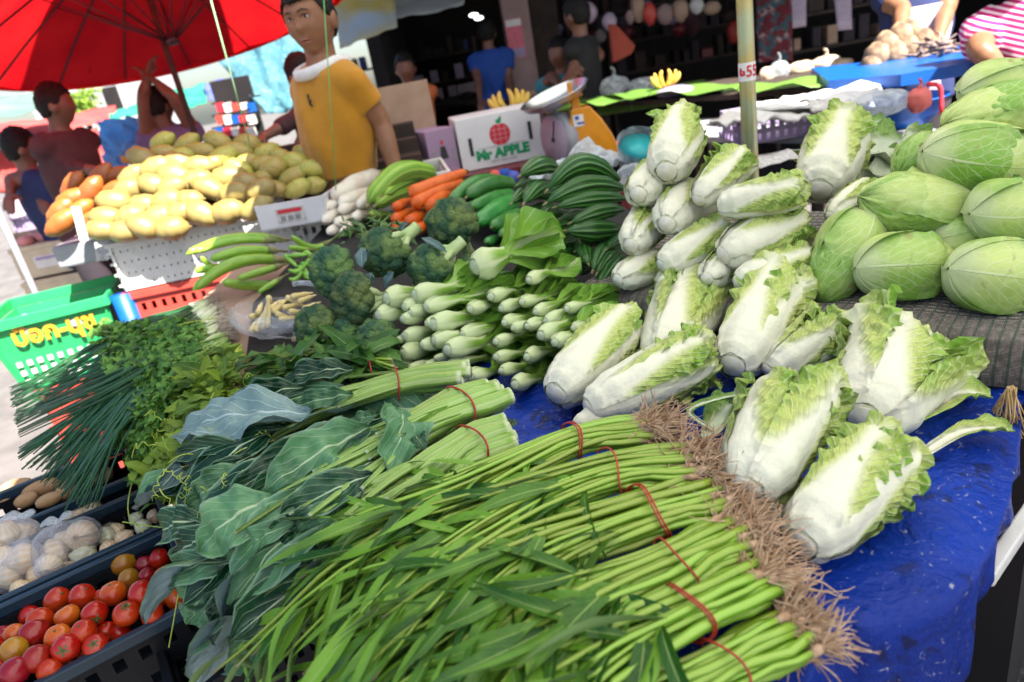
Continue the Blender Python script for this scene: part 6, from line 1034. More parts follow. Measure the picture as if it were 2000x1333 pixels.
# back tables
def slab(name, label, front_px, z, back, mat, th=.03, leg=True, topmat=None):
    P = [at(x, y, z) for x, y in front_px]; Q = P + [p + V(back) for p in P[::-1]]; T = thing(name, label, 'table', V((Q[0].x, Q[0].y, 0))); m = MB(); m.prism([q - UPR * th for q in Q], (0, 0, th)); m.obj('table_top', mat, T, False)
    if leg:
        for q in (P[0], P[-1], P[0] + V(back), P[-1] + V(back)): cc = q.lerp(sum(Q, V()) / len(Q), .08); m = MB(); m.box((cc.x, cc.y, (z - th + GZ) / 2), .05, .05, z - th - .001 - GZ); m.obj('leg', MT['wood'], T, False)
    return T, P
slab('leaf_table', 'brown table edged with green banana leaves in front of the hall', [(1085, 206), (1270, 196), (1440, 184), (1625, 168)], .84, (.55, 1.0, 0), MT['wood'])
def banana(px, z, w, label, lw=None):
    pts = catmull([at(x, y, z) if dz == 0 else at(x, y, z) - UPR * 0 for x, y, dz in px], 19); m = MB(); L = sum((pts[i + 1] - pts[i]).length for i in range(18)); leaf(m, pts[0], pts[-1] - pts[0], UPR, L, w, 0, .12, .05, 2, lambda t: .85 * math.sin(PI * min(.97, .08 + t * .86)) ** .4, 9, 18, pts=pts); return tag(m.obj('banana_leaf', MT['banana'], loc=pts[0], solid=.002), label, 'leaf', 'banana leaves on the back table')
banana([(1070, 207, 0), (1160, 203, 0), (1250, 194, 0)], .853, .55, 'banana leaf covering the left end of the back table'); banana([(1200, 190, 0), (1320, 183, 0), (1440, 174, 0)], .856, .5, 'banana leaf in the middle of the back table'); banana([(1430, 180, 0), (1540, 172, 0), (1680, 155, 0)], .859, .5, 'banana leaf at the right end of the back table')
c = at(1090, 204, .84); m = MB(); m.grid([[c + V((.0 + .14 * i, -.16 * i / 3 - .01 * math.sin(i * 2.3) - .02 * j, -.05 * j + .01)) for i in range(9)] for j in range(4)]); m.v = m.v; tag(m.obj('hanging_leaf', MT['banana'], loc=c, solid=.003), 'cut banana leaf hanging over the front edge of back table', 'leaf')
slab('blue_table', 'table with a bright blue plastic top at right in front of the hall', [(1618, 158), (1760, 146), (1890, 124), (2060, 92)], .90, (.35, .9, 0), MT['blue'], .05)
slab('packing_table', 'low dark table carrying cartons and weighing scale', [(770, 372), (905, 345), (1080, 316), (1300, 296)], .74, (-.1, .75, 0), MT['maroon'])
slab('side_table', 'grey table behind the pole carrying crate and basin', [(1380, 268), (1600, 268), (1860, 262)], .70, (.2, .9, 0), MT['grey'])
slab('tray_table', 'dim table of brown trays with price cards', [(830, 208), (1000, 196), (1090, 186)], .84, (.4, 1.0, 0), MT['wood'])
its = []
for k, (x, y) in enumerate([(858, 186), (886, 180), (905, 178), (922, 174)]): c = at(x, y + 12, .84) + V((0, .3, .10)); m = MB(); m.box(c, .14, .01, .17, V((1, -.1, 0)).normalized(), V((.1, 1, 0)).normalized(), UPR); its.append((tag(m.obj('price_card', MT['dial'], None, False, loc=c), 'x', 'card', 'white price cards'), c))
rank(its, 'pale price card standing', 1, 'cards on the tray table')
its = []
for k in range(16): x, y = U(850, 1080), U(172, 196); c = at(x, y, .86) + V((0, .2, .02)); r = U(.07, .13); m = MB(); m.ball(c, r, r, r * .5, nu=10, nv=6, fn=lambda d, s=k: 1 + .2 * nz(d * 3, 1, s)); its.append((tag(m.obj('brown_heap', MT['wood'] if k % 3 else MT['card'], loc=c), 'x', 'food', 'brown goods on the tray table'), c))
rank(its, 'small brown heap of goods', 2, 'tray table')
def banana_bunch(x, y, z, n, s, label, ym=None):
    c = at(x, y, z) if ym is None else aty(x, y, ym); T = thing('banana_bunch', label, 'bananas', c, 'banana bunches')
    for k in range(n): a_ = -1.1 + 2.2 * k / (n - 1); m = MB(); A = c + V((.02 * a_, 0, 0)); B = c + V((math.sin(a_) * s, -.03 + .02 * (k % 2), s * (.55 + .5 * math.cos(a_)))); m.tube(arc(A, B, s * .18, 9, V((math.copysign(1, a_), 0, .1))), lambda t, a: s * .16 * tab([0, .12, .5, .9, 1], [.3, .8, 1, .6, .2])(t), 8); m.obj('banana', PM('banana_yellow', (.70, .48, .08), (.60, .36, .06), 20, .45), T)
banana_bunch(998, 222, .90, 7, .13, 'yellow banana bunch behind the white apple carton', 4.2); banana_bunch(1300, 172, .87, 6, .12, 'small orange yellow banana bunch on the banana leaves')
def bag_at(x, y, D, w, h, label, mat, seed, cat='bag', grp=None, top=True):
    c = atd(x, y, D); rx, rz = pw(c, w) / 2, pw(c, h) / 2; T = thing('plastic_bag', label, cat, c - UPR * rz, grp); m = MB(); m.ball(c, rx, rx * .7, rz, nu=26, nv=18, fn=lambda d: (1 + .16 * nz(d * 2.2, 1, seed) + .07 * nz(d * 6, 1, seed)) * (1 - .35 * max(0, d.z) ** 2)); m.obj('film', mat, T)
    if top: m = MB(); m.tube(catmull([c + UPR * rz * .6, c + UPR * rz * 1.05 + CR * rx * .1, c + UPR * rz * 1.3 - CR * rx * .1], 6), [rx * .35, rx * .2, rx * .14, rx * .16, rx * .2, rx * .1], 8, flat=.5); m.obj('tied_top', mat, T)
    return T
bag_at(1200, 168, 5.4, 58, 52, 'clear bag of green leaves standing on the back table', MT['film_o'], 3); bag_at(1253, 167, 5.3, 54, 40, 'clear bag of pale sprouts on the banana leaves', MT['film_o'], 5, top=False)
c = at(1318, 180, .865); m = MB(); m.ball(c, .13, .13, .04, nu=16, nv=8); tag(m.obj('white_parcel', MT['lilac'], loc=c), 'flat white parcel beside the small banana bunch', 'parcel')
beige = PM('beige_goods', (.50, .36, .24), (.62, .50, .36), 20, .7)
its = []
for k, (x, y, w, h) in enumerate([(1498, 146, 30, 40), (1522, 138, 40, 50), (1565, 132, 50, 34), (1612, 124, 60, 40), (1640, 126, 50, 30)]): T = bag_at(x, y, 4.6, w, h, 'x', beige if k != 1 else MT['film_o'], 7 + k, grp='beige bags on the back table', top=k in (1, 3)); its.append((T, atd(x, y, 4.6)))
rank(its, 'soft beige bag', 1, 'beige bags right of the numbered pole')
taro = PM('taro_skin', (.11, .065, .04), (.32, .21, .12), 12, .85, .004, 40, vary=.3); its = []
for k, (x, y, w) in enumerate([(1712, 110, 48), (1745, 108, 50), (1730, 88, 46), (1768, 95, 50), (1790, 100, 44), (1758, 70, 46), (1775, 62, 40), (1800, 82, 46), (1815, 96, 40), (1702, 128, 40)]): c = atd(x, y, 3.7); r = pw(c, w) / 2; m = MB(); m.ball(c, r, r, r * 1.1, nu=16, nv=11, fn=lambda d, s=k * 3: 1 + .12 * nz(d * 2, 1, s) + .05 * nz(d * 7, 1, s)); its.append((tag(m.obj('taro_root', taro, loc=c), 'x', 'taro', 'brown taro roots on the blue table'), c))
rank(its, 'brown taro root', 3, 'taro heap')
m = MB(); c = atd(1860, 100, 3.5)
for k in range(60): p = atd(U(1800, 1925), U(84, 116), 3.5 + U(-.1, .2)); m.tube([p, p + V((U(-1, 1), U(-.5, .5), U(-.1, .3))).normalized() * U(.06, .14)], [U(.006, .014), .004], 6)
o = tag(m.obj('dried_pods', PM('dried_pod', (.08, .05, .05), (.26, .18, .15), 20, .8), loc=c), 'heap of dark dried pods beside the taro roots', 'pods', kind='stuff')
# crate, sheets, basin on the side table
c = at(1535, 268, .71) + V((.0, .15, 0)); crate('lilac_crate', 'lilac white slotted crate beneath pale sheets behind the pole', c, V((.99, -.1, 0)).normalized(), V((.1, .99, 0)).normalized(), .40, .3, .14, MT['lilac'], MT['lilac'], .701, rows=2, cols=10)
for k, (px, lab, mt) in enumerate((([(1385, 238, 2.95), (1500, 202, 3.3), (1600, 226, 2.9), (1470, 236, 2.7)], 'white foam sheet on the lilac crate, poking out left of the pole', 'white'), ([(1450, 214, 3.05), (1600, 180, 3.4), (1722, 160, 3.1), (1690, 208, 2.75)], 'pale folded sacking lying on top of the lilac crate', 'cloth_w'), ([(1560, 200, 2.95), (1700, 172, 3.3), (1726, 176, 3.0), (1640, 228, 2.7)], 'grey newspaper under the folded sacking', 'paper'))): sheet('folded_sheet', lab, 'sheet', px, MT[mt], -1, 12, .025, seed=k, solid=.012)
c = at(1780, 250, .70) + V((0, .12, 0)); T = thing('basin', 'blue plastic basin holding bagged vegetables on grey table', 'basin', c); m = MB(); m.tube([c + UPR * .002, c + UPR * .05, c + UPR * .11, c + UPR * .115], [.13, .16, .19, .20], 28, cap=False); m.tube([c + UPR * .004, c + UPR * .006], [.13, .001], 28); bo = m.obj('bowl', MT['blue'], T); k = bo.modifiers.new('t', 'SOLIDIFY'); k.thickness = .006
bag_at(1722, 198, 2.75, 110, 60, 'clear bag of turquoise tinted greens in the blue basin', MT['film_o'], 21, top=False); T = bag_at(1795, 192, 2.7, 48, 56, 'pink net bag of onions tied at the top in blue basin', plain('pink_net', (.62, .13, .11), .6), 23); m = MB(); q = atd(1812, 165, 2.7); m.tube(catmull([q, q + V((.05, 0, -.02)), q + V((.05, -.02, -.12))], 8), .009, 8); m.obj('string_tail', MT['ink_r'], T)
# cartons
def box_face(fl, fr, h): X = (fr - fl).normalized(); return X, V((-X.y, X.x, 0)), (fr - fl).length
fl, fr = at(906, 338, .742), at(1066, 306, .742); X, Y, w = box_face(fl, fr, 0); hB = pw(fl, 98); T = thing('fruit_carton', 'white fruit carton printed with a red apple and green lettering', 'carton', fl); m = MB(); m.box(fl + X * w / 2 + Y * .19 + UPR * (hB / 2 + .001), w, .38, hB, X, Y, UPR); cb_ = m.obj('body', MT['box_w'], T, False, bevel=.004)
fp = lambda u, v: fl + X * (w * u) + UPR * (hB * v) - Y * .002
for u, v, t_ in ((.14, .45, .02), (.86, .56, .02)): m = MB(); m.box(fp(u, v), .018, .004, hB * .34, X, Y, UPR); m.obj('hand_hole', MT['ink_k'], T, False)
put_text('lettering', 'Mr APPLE', hB * .25, fp(.50, .25), X, UPR, MT['ink_g'], T, .0042, 1.04); put_text('small_print', 'NEW ZEALAND', hB * .075, fp(.50, .105), X, UPR, MT['ink_gr'], T)
m = MB(); m.box(fp(.5, .385), w * .56, .002, .002, X, Y, UPR); m.obj('rule_line', MT['ink_gr'], T, False)
m = MB(); ac = (.50, .60); pts = []
for k in range(40): a_ = 2 * PI * k / 40; rr = 1 + .10 * abs(math.cos(a_)) - .16 * math.exp(-((a_ - PI / 2) / .35) ** 2) - .07 * math.exp(-((a_ - 1.5 * PI) / .3) ** 2); pts.append(fp(ac[0], ac[1]) + X * (math.cos(a_) * rr * hB * .19) + UPR * (math.sin(a_) * rr * hB * .21))
m.add(pts, [list(range(40))]); ap = m.obj('apple_mark', MT['ink_r'], T, False); m = MB()
for k in (-.09, 0, .09): m.box(fp(*ac) + X * (k * hB * 1.2) - Y * .001, .0025, .001, hB * .34, X, Y, UPR); m.box(fp(*ac) + UPR * (k * hB) - Y * .0012, hB * .34, .001, .0025, X, Y, UPR)
m.obj('grid_lines', plain('pale_red_ink', (.75, .35, .38), .6), ap, False); m = MB(); leaf(m, fp(.50, .80), X * .5 + UPR, -Y, hB * .16, hB * .08, 0, 0, 0, 1, SH_LANCE, 5, 8); leaf(m, fp(.50, .80), X * -.5 + UPR, -Y, hB * .10, hB * .05, 0, 0, 0, 1, SH_LANCE, 5, 8); m.obj('leaf_mark', MT['ink_g'], ap, False)
fl2 = at(850, 352, .742); X2 = (fl - fl2); X2.z = 0; w2 = X2.length - .004; X2.normalize(); Y2 = V((-X2.y, X2.x, 0)); h2 = pw(fl2, 90); T = thing('fruit_carton', 'left side of white carton coloured for purple light, with small red and black mark', 'carton', fl2); m = MB(); m.box(fl2 + X2 * w2 / 2 + Y2 * .2 + UPR * (h2 / 2 + .001), w2, .36, h2, X2, Y2, UPR); m.obj('body', MT['box_p'], T, False, bevel=.004); g2 = lambda u, v: fl2 + X2 * (w2 * u) + UPR * (h2 * v) + Y2 * .018
m = MB(); m.prism([g2(.38, .38), g2(.66, .38), g2(.60, .64), g2(.44, .64)], -Y2 * .0012); m.prism([g2(.50, .66), g2(.58, .70), g2(.54, .78), g2(.47, .76)], -Y2 * .0012, 1); m.obj('mark', [MT['ink_k'], MT['ink_r']], T, False); m = MB(); m.box(g2(.2, .42), .016, .003, h2 * .3, X2, Y2, UPR); m.box(g2(.86, .42), .02, .003, h2 * .26, X2, Y2, UPR); m.obj('print_bar', MT['ink_gr'], T, False)
c0, c1 = aty(752, 262, 4.0), aty(852, 245, 4.0); X, Y, w = box_face(c0, c1, 0); m = MB(); hC = pw(c0, 92); X.z = 0; X.normalize(); m.box((c0 + c1) / 2 + UPR * hC * .42, w, .02, hC, X, Y, UPR); tag(m.obj('cardboard_sheet', MT['card'], None, False, loc=(c0 + c1) / 2), 'plain brown cardboard panel standing behind the woman', 'cardboard')
m = MB(); c = (c0 + c1) / 2; m.box((c.x, c.y + .06, (c.z + GZ) / 2 - .01), .4, .08, c.z - .02 - GZ, X, Y, UPR); tag(m.obj('cardboard_stand', MT['maroon'], None, False, loc=(c.x, c.y, 0)), 'dark box under the cardboard panel behind the woman', 'box')
c = at(795, 335, .742); T = thing('white_tub', 'small white plastic tub beside the woman in mustard', 'tub', c); m = MB(); m.tube([c + UPR * .001, c + UPR * .10], [.045, .055], 20); m.obj('tub', MT['white'], T); m = MB(); m.tube([c + UPR * .10, c + UPR * .112], [.06, .06], 20); m.obj('lid', MT['white'], T)
m = MB(); c = at(818, 318, .742) + Y * .1; m.box(c + UPR * .09, .16, .14, .18, X, Y, UPR); tag(m.obj('red_box', MT['ink_r'], None, False, loc=c, bevel=.005), 'red packet behind the white tub', 'packet'); m = MB(); c = at(838, 345, .742) + Y * .02; m.box(c + UPR * .06, .10, .08, .12, X, Y, UPR); tag(m.obj('navy_box', MT['sh_navy'], None, False, loc=c, bevel=.005), 'navy packet between white tub and purple lit carton side', 'packet')
# weighing scale
c = at(1158, 306, .742); T = thing('weighing_scale', 'mustard orange weighing scale with round dial and tilted steel pan', 'scale', c); k_ = depth(c) / F_PX; sX = CR.copy(); sX.z = 0; sX.normalize(); sY = V((-sX.y, sX.x, 0))
sp_ = lambda x, y, d=0: c + sX * ((x - 1158) * k_) + UPR * ((300 - y) * k_ + .006) + sY * d
m = MB(); m.prism([sp_(x, y, -.09) for x, y in ((1118, 303), (1208, 303), (1206, 290), (1196, 262), (1180, 232), (1160, 206), (1126, 206), (1116, 240))], sY * .17); m.obj('body', MT['orange'], T, False, bevel=.006)
m = MB(); dc = sp_(1098, 258, 0); dn = (-sX * .86 - sY * .5).normalized(); da_ = UPR.cross(dn).normalized(); m.tube([dc + dn * .03, dc - dn * .03, dc - dn * .034], [.125, .125, .12], 32, up=UPR); m.obj('dial_case', MT['grey'], T); m = MB(); m.tube([dc + dn * .0305, dc + dn * .034], [.118, .116], 32); dl = m.obj('dial', MT['dial'], T); m = MB(); m.bar(dc + dn * .037, dc + dn * .037 + UPR * .09 + da_ * .03, .006, .003, dn); m.tube([dc + dn * .034, dc + dn * .04], .012, 10); m.obj('pointer', MT['ink_k'], dl, False)
m = MB(); m.box(sp_(1137, 200), .04, .04, .05, sX, sY, UPR); tl = (sX * .985 + UPR * .17).normalized(); m.bar(sp_(1080, 208), sp_(1152, 184), .03, .014); m.box(sp_(1130, 178), .022, .022, .09, sX, sY, UPR); m.obj('pan_support', MT['orange'], T, False, bevel=.003)
m = MB(); pc2 = sp_(1100, 178); pn = (UPR * .95 - sX * .25 - sY * .12).normalized(); m.tube([pc2 - pn * .05, pc2 - pn * .045, pc2 - pn * .02, pc2 + pn * .005, pc2 + pn * .008], [.001, .09, .15, .17, .175], 36, cap=False); po_ = m.obj('pan', MT['steel'], T); k = po_.modifiers.new('t', 'SOLIDIFY'); k.thickness = .003
m = MB(); m.box(sp_(1136, 228, -.0925), .05, .003, .055, sX, sY, UPR); st_ = m.obj('sticker', MT['white'], T, False); m = MB(); m.box(sp_(1134, 223, -.095), .018, .002, .016, sX, sY, UPR); m.box(sp_(1140, 233, -.095), .034, .002, .010, sX, sY, UPR); m.obj('sticker_print', MT['awn_b'], st_, False)
m = MB(); m.box(sp_(1224, 291, -.05), .022, .02, .035, (sX + UPR * -.5).normalized(), sY, (UPR + sX * .5).normalized()); m.obj('foot_knob', MT['white'], T, False, bevel=.004)
bag_at(1115, 212, 3.5, 56, 24, 'bag of green pods lying in front of the leaf table behind the scale', MT['chili'], 31, top=False)
# bucket and clear bags in front of the scale
c = atd(1248, 300, 2.75); T = thing('bucket', 'clear tub lined in turquoise, tipped towards the viewer left of the napa stack', 'tub', c); d = (V((.05, -.55, .83))).normalized(); m = MB(); m.tube([c - d * .10, c, c + d * .06], [.065, .085, .095], 28, cap=False); m.tube([c - d * .10, c - d * .101], [.065, .001], 28); bo = m.obj('outer_wall', MT['film_o'], T); m = MB(); m.tube([c + d * .03, c + d * .031], [.086, .001], 28); m.obj('contents', MT['teal'], T)
m = MB(); m.tube([V((c.x, c.y + .02, GZ)), V((c.x, c.y + .02, c.z - .10))], .09, 12); tag(m.obj('stool', MT['maroon'], loc=(c.x, c.y, 0)), 'dark round stool under the turquoise tub', 'stool')
n_ = 22; c = at(1130, 325, .80); m = MB(); m.grid([[c + sX * (.42 * (i / n_ - .5)) + sY * (.24 * (j / n_ - .5)) + UPR * (.05 * math.exp(-((i / n_ - .6) / .16) ** 2 - ((j / n_ - .6) / .3) ** 2) * 2 + .05 * nz((i * .35, j * .35, 4), 1) + .02 * nz((i, j, 2), 1)) for i in range(n_ + 1)] for j in range(n_ + 1)]); tag(m.obj('plastic_sheet', MT['film_o'], loc=c, solid=.001), 'crumpled clear plastic sheet lying behind the ridged gourds', 'plastic')
bag_at(1232, 345, 2.3, 60, 70, 'clear plastic bag slumped between ridged gourds and napa stack', MT['film_o'], 41, top=False)
its = []
for k, (x, y, mt) in enumerate([(985, 342, 'sh_blue'), (1000, 346, 'awn_b'), (968, 345, 'coral')]): c = atd(x, y, 3.0); m = MB(); m.ball(c, .035, .03, .028, nu=14, nv=9, fn=lambda d, s=k: 1 + .15 * nz(d * 3, 1, s)); its.append((tag(m.obj('wrapped_packet', MT[mt], loc=c), 'x', 'packet', 'small coloured packets'), c))
rank(its, 'shiny coloured packet', 1, 'packets under the white apple carton')
m = MB(); c = at(1535, 305, .72); n_ = 10; m.grid([[c + V((.36 * (i / n_ - .5), .22 * (j / n_ - .5), .02 * nz((i * .6, j * .6, 7), 1))) for i in range(n_ + 1)] for j in range(n_ + 1)]); tag(m.obj('crumpled_paper', MT['paper'], loc=c, solid=.002), 'crumpled grey paper below the lilac crate behind the pole', 'paper')
# ---------------------------------------------------------------- people
def remesh(mb, name, mat, parent, vox=.01, smooth=4):
    o = mb.obj(name, mat, parent); k = o.modifiers.new('r', 'REMESH'); k.mode = 'VOXEL'; k.voxel_size = vox
    if smooth: s_ = o.modifiers.new('s', 'SMOOTH'); s_.iterations = smooth; s_.factor = .5
    dg = bpy.context.evaluated_depsgraph_get(); dg.update(); me = bpy.data.meshes.new_from_object(o.evaluated_get(dg)); old = o.data; o.modifiers.clear(); o.data = me; me.name = name; bpy.data.meshes.remove(old)
    if not me.materials: me.materials.append(mat)
    me.polygons.foreach_set('use_smooth', [True] * len(me.polygons)); return o
def head_shape(mb, c, f, up, h, nu=36, nv=28):
    """head with brow, sockets, nose, lips and chin; f where the face looks"""
    rt = f.cross(up).normalized(); k = h / .23
    def pt(d):        # d.x right, d.y forward, d.z up
        x, y, z = d.x, d.y, d.z; rx, ry, rz = .079, .090, .113
        if z < 0: rx *= 1 - .27 * (-z) ** 1.5; ry *= 1 - .10 * (-z)
        p = V((x * rx, y * ry, z * rz)); g_ = lambda a, b, sa, sb: math.exp(-((x - a) / sa) ** 2 - ((z - b) / sb) ** 2) if y > 0 else 0
        p.y += .019 * g_(0, -.24, .15, .11) + .007 * g_(0, -.05, .10, .22) - .010 * (g_(.36, .05, .2, .11) + g_(-.36, .05, .2, .11)) + .006 * g_(0, .22, .6, .10) + .010 * g_(0, -.52, .26, .05) + .009 * g_(0, -.62, .22, .05) - .006 * g_(0, -.57, .25, .025) + .012 * g_(0, -.88, .3, .16) + .004 * (g_(.5, -.25, .2, .2) + g_(-.5, -.25, .2, .2))
        return c + (rt * p.x + f * p.y + up * p.z) * k
    rows = []
    for i in range(nv + 1):
        th = PI * min(max(i / nv, .01), .99); rows.append([pt(V((math.sin(th) * math.cos(a), math.sin(th) * math.sin(a), -math.cos(th)))) for a in [2 * PI * j / nu for j in range(nu)]])
    mb.grid(rows, True); o = len(mb.v)
    mb.f.append([o - (nv + 1) * nu + j for j in range(nu)][::-1]); mb.f.append([o - nu + j for j in range(nu)]); mb.m += [0, 0]
    for s_ in (-1, 1): e = c + (rt * (s_ * .080) - f * .008 - up * .012) * k; mb.ball(e, .012 * k, .026 * k, .033 * k, rt, f, up, 12, 8)
    return pt, rt, k
def hand(mb, w, d, up, s=1.0, curl=.5):
    """palm and five separate fingers; d along the forearm, up the back of the hand"""
    sd = d.cross(up).normalized(); mb.tube([w - d * .01 * s, w + d * .04 * s, w + d * .085 * s], [.026 * s, .036 * s, .038 * s], 10, flat=.45, up=up)
    for i, (o, L) in enumerate(((-.028, .075), (-.0095, .085), (.0095, .08), (.027, .062))):
        p = w + d * .08 * s + sd * o * s; a = curl; path = [p]; dd = d.copy()
        for q in range(3): dd = (dd * math.cos(a * .6) - up * math.sin(a * .6)).normalized(); path.append(path[-1] + dd * (L * s * (.45, .32, .25)[q]))
        mb.tube(path, [.0095 * s, .009 * s, .008 * s, .0055 * s], 8)
    p = w + d * .02 * s - sd * .03 * s; mb.tube([p, p + (d * .6 - sd * .6 - up * .2).normalized() * .045 * s, p + (d * .9 - sd * .35 - up * .3).normalized() * .075 * s], [.013 * s, .011 * s, .008 * s], 8)
def ringloft(mb, rings, ns=20):
    """rings: centre, half width, half depth, facing direction"""
    rows = []
    for c, w, d, f in rings: f = V(f); f.z = 0; f.normalize(); rt = f.cross(UPR); rows.append([c + rt * (math.cos(a) * w) + f * (math.sin(a) * d) for a in [2 * PI * j / ns for j in range(ns)]])
    mb.grid(rows, True, flip=True); n = len(rows); o = len(mb.v) - n * ns; mb.f.append([o + j for j in range(ns)]); mb.f.append([o + (n - 1) * ns + j for j in range(ns)][::-1]); mb.m += [0, 0]
def person(label, hpx, y, face, body, H_=1.65, shirt='sh_blue', trousers='jean', skin='skin', hair='short', arms=(), vox=.011, sleeve=.55, female=False, crop=0, collar=None, headtilt=0, lean=V((0, 0, 0)), legs=True, sit=0, feat=False, hip=None, stripe=False, apron=None, group=None):
    k = H_ / 1.65 * 1.28; hc = aty(hpx[0], hpx[1], y); hh = .225 * k; ff = V((math.sin(rad(face)), -math.cos(rad(face)), 0)); bf = V((math.sin(rad(body)), -math.cos(rad(body)), 0)); br = bf.cross(UPR); up = (UPR + V((0, 0, 0)) + ff.cross(UPR) * headtilt).normalized()
    hip_c = V(hip) if hip else hc - UPR * (.66 * k) + lean; nk = hc - UPR * (.115 * k) - ff * .018 + lean * .12; sh = hc - UPR * (.172 * k) + lean * .25 - bf * .01
    T = thing('person', label, 'person', V((hip_c.x, hip_c.y, 0)), group); b = MB(); pt, rt, kk = head_shape(b, hc, ff, up, hh, *((48, 36) if feat else (28, 20)))
    b.tube([hc - UPR * .04 * k - ff * .015, nk, sh + UPR * .03], [.052 * k, .050 * k, .062 * k], 14)
    ms = .92 if female else 1.0; sp_ = [(0, .165, .075), (.12, .17, .10), (.26, .155, .105), (.42, .128, .092), (.56, .150, .10), (.68, .162, .108)]
    tor = [(sh.lerp(hip_c, t / .62), w * k * ms, d * k * (1.06 if female and t == .26 else 1), bf) for t, w, d in sp_]
    ringloft(b, [(sh + UPR * .035 * k, .07 * k, .055 * k, bf)] + [(c - UPR * .0, w * .94, d * .92, f) for c, w, d, f in tor])
    shirt_m = MB(); cut = 1 - crop; tt = [t for t in tor]; rings = [(sh + UPR * .038 * k, .078 * k, .064 * k, bf), (sh + UPR * .02 * k, .135 * k * ms, .078 * k, bf)]
    for (t, w, d), (c, w2, d2, f) in zip(sp_, tor):
        if t / .68 <= cut: rings.append((c, w2 * 1.04 + .008 + (.02 if t > .5 else 0), d2 * 1.06 + .008 + (.02 if t > .5 else 0), f))
    ringloft(shirt_m, rings)
    for s_, arm in zip((1, -1), arms):
        if arm is None: continue
        S0 = sh + br * (s_ * .155 * k * ms) - UPR * .04 * k; E, Wp = arm[0], arm[1]; E = aty(*E) if len(E) == 3 and not isinstance(E, V) else E; Wp = aty(*Wp) if not isinstance(Wp, V) else Wp
        b.tube(catmull([sh + br * (s_ * .10 * k), S0, S0.lerp(E, .5), E, E.lerp(Wp, .35), Wp], 18), lambda t, a: k * tab([0, .25, .5, .66, .76, 1], [.05, .05, .044, .037, .039, .026])(t) * ms, 12)
        d = (Wp - E).normalized(); hu = (UPR - d * UPR.dot(d)); hu = hu.normalized() if hu.length > .2 else bf; hand(b, Wp, d, hu, k * ms, arm[2] if len(arm) > 2 else .5)
        shirt_m.ball(S0 + br * (s_ * .012 * k), .060 * k * ms, .060 * k * ms, .062 * k * ms, nu=14, nv=10); se = S0.lerp(E, sleeve / .55 * .55) if sleeve < 1 else E.lerp(Wp, sleeve - 1); pth = [sh + br * (s_ * .09 * k) - UPR * .01, S0, S0.lerp(se, .5), se] if sleeve < 1 else [sh + br * (s_ * .09 * k), S0, S0.lerp(E, .5), E, se]
        shirt_m.tube(catmull(pth, 12), lambda t, a: k * ms * lerp(.066, .064 if sleeve < 1 else .046, t), 14)
    if legs:
        L0 = hip_c
        for s_ in (-1, 1):
            a0 = L0 + br * (s_ * .085 * k) - UPR * .02; kn = V((L0.x, L0.y, lerp(GZ, L0.z, .52))) + br * (s_ * .09) + bf * (.02 + sit); an = V((L0.x, L0.y, GZ + .08)) + br * (s_ * .09) + bf * sit * .8; b.tube([a0, a0.lerp(kn, .5), kn, kn.lerp(an, .4), an, V((an.x, an.y, GZ + .03))], [.085 * k, .075 * k, .055 * k, .055 * k, .035 * k, .035 * k], 12); b.tube([V((an.x, an.y, GZ + .035)) - bf * .04, V((an.x, an.y, GZ + .035)) + bf * .08, V((an.x, an.y, GZ + .025)) + bf * .17], [.034, .038, .024], 10, flat=.7)
    remesh(b, 'body', MT[skin], T, vox, 2 if feat else 3)
    so = remesh(shirt_m, 'shirt', MT[shirt], T, max(.009, vox), 14); sx_ = V(T['_o'])
    for v in so.data.vertices:          # folds of the cloth: drawn from the shoulders and round the waist
        p = v.co + sx_; h_ = (sh.z - p.z) / (.62 * k); lx = (p - sh).dot(br); ly = (p - sh).dot(bf); f_ = nz((lx * 9 + h_ * 2.5, ly * 9 - h_ * 2, h_ * 2.2 + y), 1) * .013 + nz((lx * 5, ly * 5, h_ * 9 + y), 1) * .009 * ss(.3, .9, h_) + .006 * math.sin(lx * 60 - h_ * 9) * ss(.1, .4, h_) * nz((lx * 4, h_ * 3, y), 1)
        v.co += v.normal * (f_ * k)
    if stripe:
        at2 = so.data.attributes.new('q', 'FLOAT_VECTOR', 'POINT') if 'q' not in so.data.attributes else so.data.attributes['q']; sx_ = V(T['_o'])
        dirs = (UPR * .93 + br * -.36).normalized(); at2.data.foreach_set('vector', [z for v in so.data.vertices for z in (.5, (v.co + sx_).dot(dirs) * 46, .5)])
    if legs:
        p = MB(); top = hip_c + UPR * (.10 if crop else .03) * k; ringloft(p, [(top, .140 * k * ms * (1 if crop else .85), .100 * k * (1 if crop else .85), bf), (hip_c, .168 * k * ms, .118 * k, bf), (hip_c - UPR * .09 * k, .172 * k * ms, .118 * k, bf)])
        for s_ in (-1, 1): a0 = hip_c + br * (s_ * .085 * k) - UPR * .02; kn = V((hip_c.x, hip_c.y, lerp(GZ, hip_c.z, .52))) + br * (s_ * .09) + bf * (.02 + sit); an = V((hip_c.x, hip_c.y, GZ + .10)) + br * (s_ * .09) + bf * sit * .8; p.tube([a0, a0.lerp(kn, .5), kn, an], [.094 * k, .088 * k, .072 * k, .062 * k], 14)
        remesh(p, 'trousers', MT[trousers], T, .014, 3)
    # hair: a cap following the skull, open at the face
    hm = MB(); rows = []; nu, nv = 40, 22
